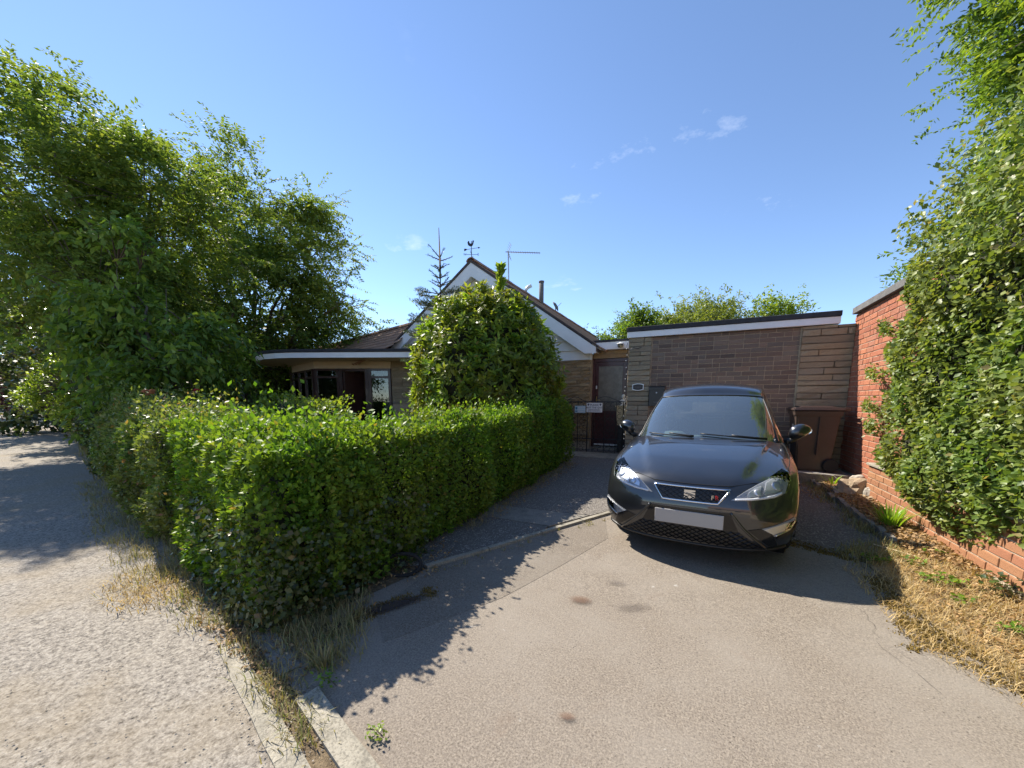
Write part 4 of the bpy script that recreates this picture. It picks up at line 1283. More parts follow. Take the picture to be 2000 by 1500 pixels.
bm = bmesh.new(); tube(bm, [tuple(p + np.array([0, -.002, .002])) for p in sfull[19, PW:-PW]], .007, 6); tube(bm, [tuple(p) for p in sfull[:20, PW] + np.array([.004, -.002, .004])], .010, 6); tube(bm, [tuple(p) for p in sfull[:20, nc - PW] + np.array([-.004, -.002, .004])], .010, 6); bm_obj('windscreen_seal', bm, M_trim, CAR, True)
ROOF = np.array([(1.84, 1.345, .575, .26, 2.9), (1.95, 1.378, .580, .22, 2.9), (2.15, 1.415, .585, .12, 3.0), (2.5, 1.438, .585, .02, 3.0), (2.9, 1.425, .575, -.10, 3.0), (3.30, 1.405, .54, -.22, 3.0)])
rr = []
for t in np.linspace(0, 5, 30):
    yc, zc, Wd, D, n = catmull([t], ROOF)[0]
    row = []
    for p in phis:
        sx, cy = S_(np.array([p]), n); row.append((Wd * sx[0], yc + D * (1 - cy[0]), zc - .035 * (1 - cy[0]) + (.012 + .038 * min(1, t)) * (1 - sx[0] ** 2)))
    rr.append(row)
rr = np.array(rr)
grid_mesh('roof', np.concatenate([rr[:, :0:-1] * np.array([-1, 1, 1]), rr], 1), M_paint, CAR)
# side glass and rails
A_line = sh_[:, -1]                                    # outer edge of the pillar surface
R_line = rr[:, -1]
C_line = rh[24:, -1][::-1]
for sgn in (-1, 1):
    top = np.vstack([A_line, R_line[1:], ])
    m = 40
    tt = np.linspace(0, 1, m)
    # top curve: A pillar then roof then C pillar ; bottom curve: shoulder
    topc = np.vstack([A_line[::2], R_line[2::3], C_line[2::3]])
    d = np.r_[0, np.cumsum(np.linalg.norm(np.diff(topc, axis=0), axis=1))]; d /= d[-1]
    tc_ = np.stack([np.interp(tt, d, topc[:, i]) for i in range(3)], 1)
    y0, y1 = A_line[0, 1], 3.66
    bc = []
    for q, p in zip(tt, tc_):
        y = min(max(p[1] if 1.6 < p[1] < 3.5 else p[1], 1.42), 3.62)
        x, z = shoulder(y); bc.append((x - .012, y, min(z, p[2])))
    bc = np.array(bc)
    G = np.array([[b_ * (1 - k_) + a_ * k_ + np.array([.02 * math.sin(math.pi * k_), 0, 0]) for k_ in np.linspace(0, 1, 9)] for a_, b_ in zip(tc_, bc)]) * np.array([sgn, 1, 1])
    mk = np.zeros((m - 1, 8), bool); mk[2:-6, 0:7] = True
    pil = (tc_[:-1, 1] > 2.30) & (tc_[:-1, 1] < 2.42); mk[pil] = False
    grid_mesh('side_window', G, M_sideg, CAR, True, mk)
    grid_mesh('pillar', G, M_paint if True else M_trim, CAR, True, ~mk)
# shoulder deck between bonnet edge and glass (scuttle)
bm = bmesh.new()
cow = [(x, y) for x, y in [(-.70, 1.36), (-.55, 1.16), (-.3, 1.07), (0, 1.05), (.3, 1.07), (.55, 1.16), (.70, 1.36)]]
rw = [[bm.verts.new((x, y, .875 - .03 * (abs(x) / .7) ** 2)) for x, y in cow], [bm.verts.new((x * .98, y + .17, .865 - .03 * (abs(x) / .7) ** 2)) for x, y in cow]]
for i in range(6): bm.faces.new((rw[0][i], rw[0][i+1], rw[1][i+1], rw[1][i]))
bm_obj('scuttle', bm, M_trim, CAR)
# interior
bm = bmesh.new()
pr = [(-.68, 1.45), (-.4, 1.22), (0, 1.16), (.4, 1.22), (.68, 1.45), (.68, 1.80), (-.68, 1.80)]
prism(bm, pr, .76, .872); bm_obj('dashboard', bm, M_dash, CAR)
bm = bmesh.new(); lathe(bm, [(.0, .05), (.09, .045), (.16, .0), (.17, -.04)], 18, Matrix.Translation((-.36, 1.60, .872)) @ Matrix.Diagonal((1.25, .8, 1.2, 1))); bm_obj('instrument_cowl', bm, M_dash, CAR, True)
bm = bmesh.new()
mm = Matrix.Translation((-.36, 1.93, .885)) @ Matrix.Rotation(R(-64), 4, 'X')
tube(bm, [tuple(mm @ Vector((.185 * math.cos(a), .185 * math.sin(a), 0))) for a in np.linspace(0, 2 * math.pi, 28, endpoint=False)], .016, 8, True)
lathe(bm, [(0, .02), (.06, .015), (.07, -.03)], 14, mm)
for a in (0.1, math.pi - .1, -math.pi / 2): tube(bm, [tuple(mm @ Vector((.05 * math.cos(a), .05 * math.sin(a), 0))), tuple(mm @ Vector((.18 * math.cos(a), .18 * math.sin(a), 0)))], .014, 6)
bm_obj('steering_wheel', bm, M_trim, CAR, True)
for x in (-.36, .36):
    bm = bmesh.new(); box(bm, x - .24, x + .24, 2.05, 2.55, .38, .55, .05); box(bm, x - .23, x + .23, 2.50, 2.64, .50, 1.08, .05); box(bm, x - .12, x + .12, 2.54, 2.63, 1.11, 1.27, .03)
    bm_obj('seat', bm, M_seat, CAR)
bm = bmesh.new(); box(bm, -.6, .6, 3.1, 3.3, .4, 1.0, .05); bm_obj('rear_seat', bm, M_seat, CAR)
boxm('cabin_floor', (-.72, .72, 1.5, 3.7, .28, .36), M_seat, CAR)
bm = bmesh.new(); box(bm, -.11, .11, 1.92, 1.945, 1.265, 1.325, .012); tube(bm, [(0, 1.93, 1.32), (0, 1.90, 1.37)], .015, 6); bm_obj('interior_mirror', bm, M_trim, CAR)
bm = bmesh.new(); extr(bm, [tuple(np.array(screen_pt(q_, p_, s_)) + np.array([0, .012, -.010])) for q_, p_, s_ in ((.93, .16, -1), (.80, .07, -1), (.80, .07, 1), (.93, .16, 1))], (0, .02, 0)); bm_obj('sensor_housing', bm, M_trim, CAR)
M_vent = plain('pale vent ring', (0.6, 0.62, 0.6), 0.3, metal=0.6)
for x in (-.02, .10, .58, -.60):
    bm = bmesh.new(); lathe(bm, [(.0, .022), (.028, .018), (.04, 0)], 12, Matrix.Translation((x, 1.50 - .2 * (abs(x) < .2), .873))); bm_obj('dash_vent', bm, M_vent, CAR, True)
# wipers
for x0, x1 in ((-.10, -.56), (.56, -.02)):
    bm = bmesh.new()
    def wp(x, q, up):
        ph = math.asin(min(1, abs(x) / (.725 - .15 * q)) ** 1.35); p = screen_pt(q, ph, 1 if x >= 0 else -1); return (p[0], p[1] - up, p[2] + up)
    ln = [wp(lerp(x0, x1, s), .035 + .055 * s if x0 > 0 else .03 + .04 * s, .012) for s in np.linspace(0, 1, 10)]
    tube(bm, ln, .007, 5)
    ln2 = [wp(lerp(x0 + .02, lerp(x0, x1, .5), s), .02 + .04 * s, .028) for s in np.linspace(0, 1, 6)]
    tube(bm, ln2, [.013, .011, .009, .008, .007, .007], 6)
    bm_obj('wiper', bm, M_trim, CAR, True)
# mirrors
for sgn in (-1, 1):
    bm = bmesh.new()
    bmesh.ops.create_icosphere(bm, subdivisions=3, radius=1)
    for v in bm.verts:
        x, y, z = v.co
        k_ = 1.0 if y < 0 else .45
        v.co = Vector((sgn * (.885 + .100 * x + .012 * z), 1.50 + .085 * y * k_ + .025 * x, .980 + (.076 + .016 * -x) * z + .012 * x))
    o = bm_obj('door_mirror', bm, M_paint, CAR, True)
    bm = bmesh.new()
    tube(bm, [(sgn * .765, 1.52, .862), (sgn * .82, 1.51, .885), (sgn * .885, 1.515, .935)], [.034, .028, .03], 8); bm_obj('mirror_arm', bm, M_trim, o, True)
    bm = bmesh.new(); lathe(bm, [(0, .004), (.06, .003), (.072, 0)], 18, Matrix.Translation((sgn * .90, 1.545, .987)) @ Matrix.Rotation(-math.pi/2, 4, 'X') @ Matrix.Diagonal((1.35, .75, 1, 1))); bm_obj('mirror_glass', bm, M_chrome, o, True)
# wheels
for sgn in (-1, 1):
    for c in (WY, RYW):
        w = None
        T = Matrix.Translation((sgn * .69, c, WZ)) @ Matrix.Rotation(sgn * math.pi / 2, 4, 'Y')
        bm = bmesh.new(); lathe(bm, [(.20, -.09), (.285, -.095), (.297, -.07), (.299, 0), (.297, .07), (.285, .093), (.215, .095), (.205, .08)], 36, T)
        w = bm_obj('wheel', bm, M_tyre, CAR, True)
        bm = bmesh.new(); lathe(bm, [(.215, .088), (.205, .085), (.195, .02), (.0, .02)], 30, T)
        for k_ in range(5):
            a = 2 * math.pi * k_ / 5
            for da in (-.16, .16):
                tube(bm, [tuple(T @ Vector((.045 * math.cos(a), .045 * math.sin(a), .07))), tuple(T @ Vector((.20 * math.cos(a + da), .20 * math.sin(a + da), .075)))], .018, 6)
        lathe(bm, [(0, .085), (.05, .08), (.06, .05)], 14, T)
        bm_obj('rim', bm, M_alloy, w, True)
# ---- front detail
grille = [(-.285, .634), (.285, .634), (.205, .538), (-.205, .538)]
overlay('grille', grille, M_trim, .003)
def clip_line(p, d, poly):
    t0, t1 = -9, 9
    n = len(poly)
    cx = sum(q[0] for q in poly) / n; cz = sum(q[1] for q in poly) / n
    for i in range(n):
        a, b_ = poly[i], poly[(i+1) % n]
        ex, ez = b_[0] - a[0], b_[1] - a[1]; nx, nz = -ez, ex
        s = (cx - a[0]) * nx + (cz - a[1]) * nz
        if s < 0: nx, nz = -nx, -nz
        den = d[0] * nx + d[1] * nz; num = (a[0] - p[0]) * nx + (a[1] - p[1]) * nz
        if abs(den) < 1e-9:
            if num > 0: return None
            continue
        t = num / den
        if den > 0: t0 = max(t0, t)
        else: t1 = min(t1, t)
    if t1 - t0 < .01: return None
    return [(p[0] + d[0] * t0, p[1] + d[1] * t0), (p[0] + d[0] * t1, p[1] + d[1] * t1)]
def lattice(name, poly, step, slope, r, mat, off, skip=None):
    bm = bmesh.new()
    xs = [p[0] for p in poly]
    for sg in (-1, 1):
        c = min(xs) - 1.0
        while c < max(xs) + 1.0:
            ln = clip_line((c, poly[0][1]), (1.0, sg * slope), poly)
            if ln: tube(bm, surf_line(ln, off, 8), r, 4, caps=False)
            c += step
    return bm_obj(name, bm, mat, CAR, False)
lattice('grille_mesh', [(-.272, .628), (.272, .628), (.20, .544), (-.20, .544)], .052, .62, .0032, M_gloss, .008)
rail('grille_frame', [(-.29, .637), (.29, .637), (.208, .533), (-.208, .533)], .0085, M_chrome, .006, True)
bl = [hit(x, z, .016) for x, z in ((-.042, .622), (.042, .622), (.042, .562), (-.042, .562))]
# badge: the stylised letter made of two wedges round a diagonal slash
BY = hit(0, .59, .014).y
def badge(poly, name, mat, dy=.0):
    bm = bmesh.new(); extr(bm, [(x, BY + dy, .590 + z) for x, z in poly], (0, .010, 0)); return bm_obj(name, bm, mat, CAR)
badge([(-.042, .034), (.042, .034), (.042, -.034), (-.042, -.034)], 'badge', M_chrome)
badge([(-.0421, .010), (-.0421, .004), (.018, -.012), (.030, -.012), (-.022, .006)], 'badge_slash', M_gloss, -.003)
badge([(.0421, -.010), (.0421, -.004), (-.018, .012), (-.030, .012), (.022, -.006)], 'badge_slash', M_gloss, -.003)
badge([(-.0421, -.012), (-.012, -.017), (-.0421, -.021)], 'badge_slash', M_gloss, -.003)
badge([(.0421, .012), (.012, .017), (.0421, .021)], 'badge_slash', M_gloss, -.003)
for s, dx, mt in (('F', .168, M_chrome), ('R', .200, M_red)):
    h_ = hit(dx, .575, .014); link('lettering', text_mesh(s, .048, .003), CAR, mt, tuple(h_), (math.pi / 2, 0, R(14) * 1))
# bumper: centre band behind plate, lower grille, diagonal blades, fog lamps
overlay('bumper_band', [(-.300, .475), (.300, .475), (.365, .338), (-.365, .338)], M_gloss, .003)
overlay('lower_grille', [(-.372, .332), (.372, .332), (.545, .205), (-.545, .205)], M_trim, .004, cuts=4)
lattice('lower_mesh', [(-.372, .330), (.372, .330), (.54, .208), (-.54, .208)], .062, .55, .0035, M_gloss, .009)
PY = min(hit(-.26, .40).y, hit(0, .40).y) - .016
boxm('number_plate', (-.26, .26, PY, PY + .012, .345, .456), M_plate, CAR, .003)
for sgn in (-1, 1):
    f = (lambda p: [(sgn * x, z) for x, z in (p if sgn > 0 else p[::-1])])
    rail('bumper_blade', [(sgn * .305, .478), (sgn * .40, .362), (sgn * .565, .205)], .010, M_paint, .010)
    overlay('bumper_wing', f([(.43, .352), (.60, .215), (.64, .232), (.60, .33), (.52, .372)]), M_gloss, .006)
    overlay('fog_housing', f([(.50, .365), (.60, .305), (.725, .36), (.755, .425), (.74, .445), (.60, .395)]), M_lampg, .005)
    rail('fog_trim', f([(.615, .318), (.71, .362), (.745, .425)]), .006, M_chrome, .010)
    overlay('fog_light', f([(.535, .366), (.60, .328), (.705, .372), (.735, .428), (.61, .394)]), M_lampin, .009)
    overlay('fog_lens', f([(.525, .366), (.60, .322), (.712, .370), (.742, .432), (.61, .399)]), M_lens, .016, thick=.003)
    overlay('side_intake', f([(.63, .29), (.76, .34), (.775, .40), (.745, .365), (.65, .315)]), M_trim, .006)
    # headlamp
    sh = lambda P_: [((x - .045) * .955, z - .006 - .012 * max(0, (x - .70) / .06) * (z > .7)) for x, z in P_]
    HL = sh([(.355, .574), (.50, .580), (.66, .600), (.735, .628), (.762, .690), (.760, .748), (.722, .756), (.64, .722), (.54, .684), (.455, .640)])
    lamp = overlay('headlight', f(HL), M_lampg, .009, cuts=6)
    overlay('reflector', f(sh([(.475, .602), (.555, .614), (.565, .672), (.520, .660), (.475, .628)])), M_lampin, .015, lamp)
    overlay('reflector', f(sh([(.585, .620), (.685, .640), (.71, .705), (.67, .724), (.60, .695)])), M_lampin, .015, lamp)
    for x_, z_, r_ in ((.475, .628, .030), (.600, .665, .040)):
        h_ = hit(sgn * x_, z_, .017)
        nrm = (hit(sgn * x_, z_, .02) - hit(sgn * x_, z_, .0)).normalized()
        T = Matrix.Translation(h_) @ nrm.to_track_quat('Z', 'Y').to_matrix().to_4x4()
        bm = bmesh.new(); lathe(bm, [(r_, 0), (r_ * .96, .006), (r_ * .5, .003), (0, .010)], 18, T); bm_obj('bulb_bowl', bm, M_lampin, lamp, True)
    rail('daylight_strip', f(sh([(.385, .581), (.50, .589), (.655, .610), (.705, .630)])), .008, M_lampw, .018, parent=lamp)
    overlay('lens', f(HL), M_lens, .034, lamp, cuts=6, thick=.004)
    # bonnet shut line
    bm = bmesh.new()
    ln = [hit(sgn * .295, .664, .001), hit(sgn * .45, .690, .001)] + [hit_top(sgn * x, y, .001) for x, y in ((.55, .205), (.64, .32), (.70, .50), (.735, .72), (.748, .95), (.745, 1.18), (.725, 1.33))]
    tube(bm, ln, .0035, 5); bm_obj('bonnet_seam', bm, M_seam, CAR)
rail('bonnet_seam', [(-.295, .664), (0, .662), (.295, .664)], .0035, M_seam, .001)
rail('front_lip', [(-.70, .212), (-.55, .196), (-.3, .188), (0, .187), (.3, .188), (.55, .196), (.70, .212)], .012, M_trim, .004)
# aerial on the roof
bm = bmesh.new(); lathe(bm, [(.02, 0), (.016, .012), (.006, .02)], 10, Matrix.Translation((.0, 2.95, 1.438))); tube(bm, [(0, 2.95, 1.44), (0.005, 3.0, 1.49), (.02, 3.16, 1.70)], [.006, .005, .003], 6); bm_obj('roof_aerial', bm, M_trim, CAR)
# ------------------------------------------------------------------ vegetation
LEAF = dict(
    hedge=leafmat('privet leaf', [(0.0, (0.055, 0.13, 0.014)), (0.35, (0.09, 0.21, 0.02)), (0.7, (0.14, 0.28, 0.024)), (0.95, (0.21, 0.33, 0.03)), (1.0, (0.24, 0.18, 0.05))], 0.40, 0.5, 0.3),
    rose=leafmat('rose leaf', [(0.0, (0.065, 0.13, 0.025)), (0.4, (0.11, 0.20, 0.04)), (0.75, (0.18, 0.27, 0.06)), (0.94, (0.26, 0.31, 0.10)), (1.0, (0.30, 0.15, 0.07))], 0.38, 0.45, 0.4),
    dark=leafmat('dark ivy leaf', [(0.0, (0.025, 0.05, 0.018)), (0.5, (0.045, 0.085, 0.022)), (0.9, (0.08, 0.13, 0.03)), (1.0, (0.15, 0.10, 0.04))], 0.25, 0.33),
    laurel=leafmat('laurel leaf', [(0.0, (0.07, 0.14, 0.02)), (0.45, (0.13, 0.24, 0.028)), (0.8, (0.22, 0.35, 0.035)), (0.98, (0.32, 0.42, 0.045)), (1.0, (0.26, 0.08, 0.05))], 0.48, 0.40, 0.35),
    locust=leafmat('locust leaflet', [(0.0, (0.065, 0.12, 0.036)), (0.5, (0.12, 0.195, 0.045)), (0.85, (0.19, 0.265, 0.055)), (1.0, (0.24, 0.27, 0.055))], 0.46, 0.6, 0.25),
    cherry=leafmat('cherry leaf', [(0.0, (0.06, 0.12, 0.03)), (0.5, (0.10, 0.19, 0.036)), (0.88, (0.17, 0.27, 0.04)), (1.0, (0.28, 0.33, 0.055))], 0.45, 0.5, 0.35),
    lime=leafmat('lime green leaf', [(0.0, (0.12, 0.20, 0.03)), (0.5, (0.20, 0.30, 0.035)), (1.0, (0.30, 0.36, 0.06))], 0.42, 0.4),
    ivy=leafmat('climber leaf', [(0.0, (0.075, 0.135, 0.028)), (0.4, (0.125, 0.205, 0.038)), (0.75, (0.18, 0.26, 0.05)), (0.95, (0.25, 0.32, 0.07)), (1.0, (0.28, 0.22, 0.10))], 0.38, 0.42, 0.4),
    far=leafmat('far tree leaf', [(0.0, (0.10, 0.15, 0.03)), (0.5, (0.16, 0.21, 0.045)), (1.0, (0.25, 0.28, 0.075))], 0.4, 0.5),
    fir=leafmat('fir needle', [(0.0, (0.035, 0.06, 0.03)), (0.6, (0.06, 0.095, 0.045)), (1.0, (0.10, 0.14, 0.06))], 0.2, 0.5),
    purple=leafmat('purple leaf', [(0.0, (0.10, 0.03, 0.035)), (0.6, (0.19, 0.07, 0.07)), (1.0, (0.34, 0.17, 0.15))], 0.3, 0.4),
    bright=leafmat('strap leaf', [(0.0, (0.16, 0.30, 0.03)), (1.0, (0.28, 0.42, 0.05))], 0.4, 0.35),
    straw=leafmat('dry grass', [(0.0, (0.34, 0.23, 0.10)), (0.4, (0.50, 0.37, 0.18)), (0.8, (0.62, 0.50, 0.28)), (1.0, (0.40, 0.24, 0.08))], 0.25, 0.7, 0.2),
    weed=leafmat('weedy grass', [(0.0, (0.20, 0.15, 0.08)), (0.45, (0.36, 0.28, 0.15)), (0.8, (0.45, 0.38, 0.20)), (1.0, (0.14, 0.20, 0.05))], 0.25, 0.7, 0.2),
    litter=leafmat('fallen leaf', [(0.0, (0.16, 0.085, 0.04)), (0.4, (0.30, 0.17, 0.07)), (0.8, (0.42, 0.26, 0.11)), (1.0, (0.50, 0.36, 0.2))], 0.15, 0.6, 0.3),
    moss=leafmat('brown moss', [(0.0, (0.10, 0.065, 0.02)), (0.5, (0.17, 0.115, 0.03)), (1.0, (0.27, 0.19, 0.06))], 0.1, 0.9, 0.1),
)
M_bark = masonry('bark', [(0.0, (0.11, 0.085, 0.065)), (1.0, (0.15, 0.12, 0.09))], sc=20, bmp=0.9)
M_twig = plain('twig', (0.10, 0.075, 0.055), 0.85, var=0.3)
M_core = plain('dark shade core', (0.022, 0.024, 0.013), 0.95, var=0.5, vscale=14, bmp=0.8, bscale=25)  # near-black solid added inside foliage to block light and darken the gaps

def unit(v):
    return v / np.maximum(np.linalg.norm(v, axis=-1, keepdims=True), 1e-9)

def leaves(P, A, Nn, ln, wd, shape=1, fold=0.12, curl=0.10):
    """leaf blades: base P, axis A, face normal Nn; shape 0 rhombus (2 tris), 1 folded (4 tris)"""
    n = len(P)
    A = unit(A); S = unit(np.cross(A, Nn)); U = unit(np.cross(S, A))
    ln = np.broadcast_to(ln, (n,))[:, None]; wd = np.broadcast_to(wd, (n,))[:, None]
    if shape == 0:
        V = np.stack([P, P + A*ln*.5 + S*wd*.5, P + A*ln - U*ln*curl, P + A*ln*.5 - S*wd*.5], 1)
        F = (np.arange(n)*4)[:, None] + np.array([0, 1, 2, 3])
        return V.reshape(-1, 3), F
    m = P + A*ln*.48 - U*wd*fold
    V = np.stack([P, P + A*ln*.45 + S*wd*.5, m, P + A*ln*.45 - S*wd*.5, P + A*ln - U*ln*curl], 1)
    base = (np.arange(n)*5)[:, None]
    F = np.concatenate([base + np.array(q) for q in ((0, 1, 2), (1, 4, 2), (0, 2, 3), (2, 4, 3))], 0)
    return V.reshape(-1, 3), F

def leaf_obj(name, parts, mat, parent=None, smooth=False):
    V, F, o = [], [], 0
    for v, f in parts:
        V.append(v); F.append(f + o); o += len(v)
    me = np_mesh(name, np.vstack(V), np.vstack(F))
    return link(name, me, parent, mat)

def lump(p, s=1.0, seed=0):
    r = np.random.default_rng(seed); out = np.zeros(len(p))
    for k in range(7):
        d = unit(r.normal(size=3)); f = s * r.uniform(.7, 2.2); out += np.sin(p @ d * f * 3.1 + r.uniform(0, 6.3)) / 7
    return out * 1.8

def rand_dir(n): return unit(rng.normal(size=(n, 3)))

def branch(bm, p0, p1, r0, r1, sag=0.0, n=5, wob=0.05):
    p0, p1 = np.array(p0), np.array(p1); L_ = np.linalg.norm(p1 - p0)
    pts = [p0 + (p1-p0)*t + rng.normal(0, wob*L_*.35, 3)*(0 if t in (0, 1) else 1) + np.array([0, 0, sag*L_*math.sin(math.pi*t)]) for t in np.linspace(0, 1, n)]
    tube(bm, [tuple(p) for p in pts], list(np.linspace(r0, r1, n)), 6)
    return pts

def tree(name, label, cat, base, h_trunk, lobes, leafkey, nspray, per, leaf, spray=0.6, droop=0.3, tr=0.16, shape=0, group=None, shell=0.55, pinnate=True, lean=(0, 0), strays=0.08, limbs=14, seed=1, clump=34):
    """lobes: (x,y,z,rx,ry,rz) crown ellipsoids in local coordinates"""
    root = thing(name, label, cat, base, 0, group)
    lobes = np.array(lobes, float)
    vol = lobes[:, 3] * lobes[:, 4] * lobes[:, 5]
    K = max(12, nspray // clump)
    pk = rng.choice(len(lobes), K, p=vol / vol.sum()); dk = rand_dir(K); rk = rng.uniform(shell ** 3, 1, K) ** (1/3)
    ck = lobes[pk, :3] + dk * lobes[pk, 3:] * rk[:, None]
    which = rng.integers(0, K, nspray)
    pick = pk[which]
    c = ck[which] + rng.normal(0, 1, (nspray, 3)) * np.array([1, 1, .7]) * (lobes[pick, 3:].mean(1) * .19)[:, None]
    d = unit((c - lobes[pick, :3]) / lobes[pick, 3:]); r = np.linalg.norm((c - lobes[pick, :3]) / lobes[pick, 3:], axis=1)
    c += d * (lump(c, .8, seed) * .28 * lobes[pick, 3:].mean(1) * (r > .6))[:, None]
    out = rng.random(nspray) < strays
    c[out] += d[out] * lobes[pick[out], 3:] * rng.uniform(.08, .28, out.sum())[:, None]
    ax = unit(d + rng.normal(0, .55, (nspray, 3)) + np.array([0, 0, -droop]))
    # trunk and limbs
    bm = bmesh.new()
    top = np.array([lean[0], lean[1], h_trunk])
    branch(bm, (0, 0, -.1), top, tr, tr*.7, n=6, wob=.03)
    order = rng.permutation(len(lobes))
    hubs = []
    for q in range(limbs):
        lb = lobes[q % len(lobes)]
        e = lb[:3] + rand_dir(1)[0] * lb[3:] * rng.uniform(.1, .55)
        pts = branch(bm, top * rng.uniform(.7, 1.0), e, tr*.45, tr*.12, .05, 6, .09)
        hubs += pts[2:]
        for w in range(3):
            e2 = e + rand_dir(1)[0] * lb[3:] * .5
            hubs += branch(bm, e, e2, tr*.12, tr*.04, .0, 4, .1)[1:]
    hubs = np.array(hubs)
    for q in rng.choice(nspray, min(nspray, 260), replace=False):
        h = hubs[np.argmin(((hubs - c[q])**2).sum(1))]
        if np.linalg.norm(h - c[q]) < 2.2: branch(bm, h, c[q], .014, .005, .03, 3, .06)
    bm_obj('trunk', bm, M_bark, root, True)
    # sprays
    L_ = spray * rng.uniform(.6, 1.25, nspray)
    t = (np.arange(per) + .5) / per
    pos = c[:, None, :] + ax[:, None, :] * (L_[:, None] * (t[None] - .35))[:, :, None]
    pos[:, :, 2] -= droop * .8 * L_[:, None] * t[None] ** 2
    side = unit(np.cross(ax, np.array([0, 0, 1.0]) + rng.normal(0, .35, (nspray, 3))))
    sg = np.where(np.arange(per) % 2 == 0, 1.0, -1.0)[None, :, None]
    if pinnate:
        A = ax[:, None, :] * .55 + side[:, None, :] * sg + rng.normal(0, .28, pos.shape)
    else:
        A = ax[:, None, :] * .6 + side[:, None, :] * sg * .7 + rng.normal(0, .55, pos.shape)
        pos += rng.normal(0, .09, pos.shape) * spray
    A[:, :, 2] -= droop * .6
    Nn = np.array([0, 0, 1.0]) + rng.normal(0, .5, pos.shape)
    n = nspray * per
    s = rng.uniform(.7, 1.25, n)
    leaf_obj('crown', [leaves(pos.reshape(-1, 3), A.reshape(-1, 3), Nn.reshape(-1, 3), leaf[0]*s, leaf[1]*s, shape)], LEAF[leafkey], root)
    return root

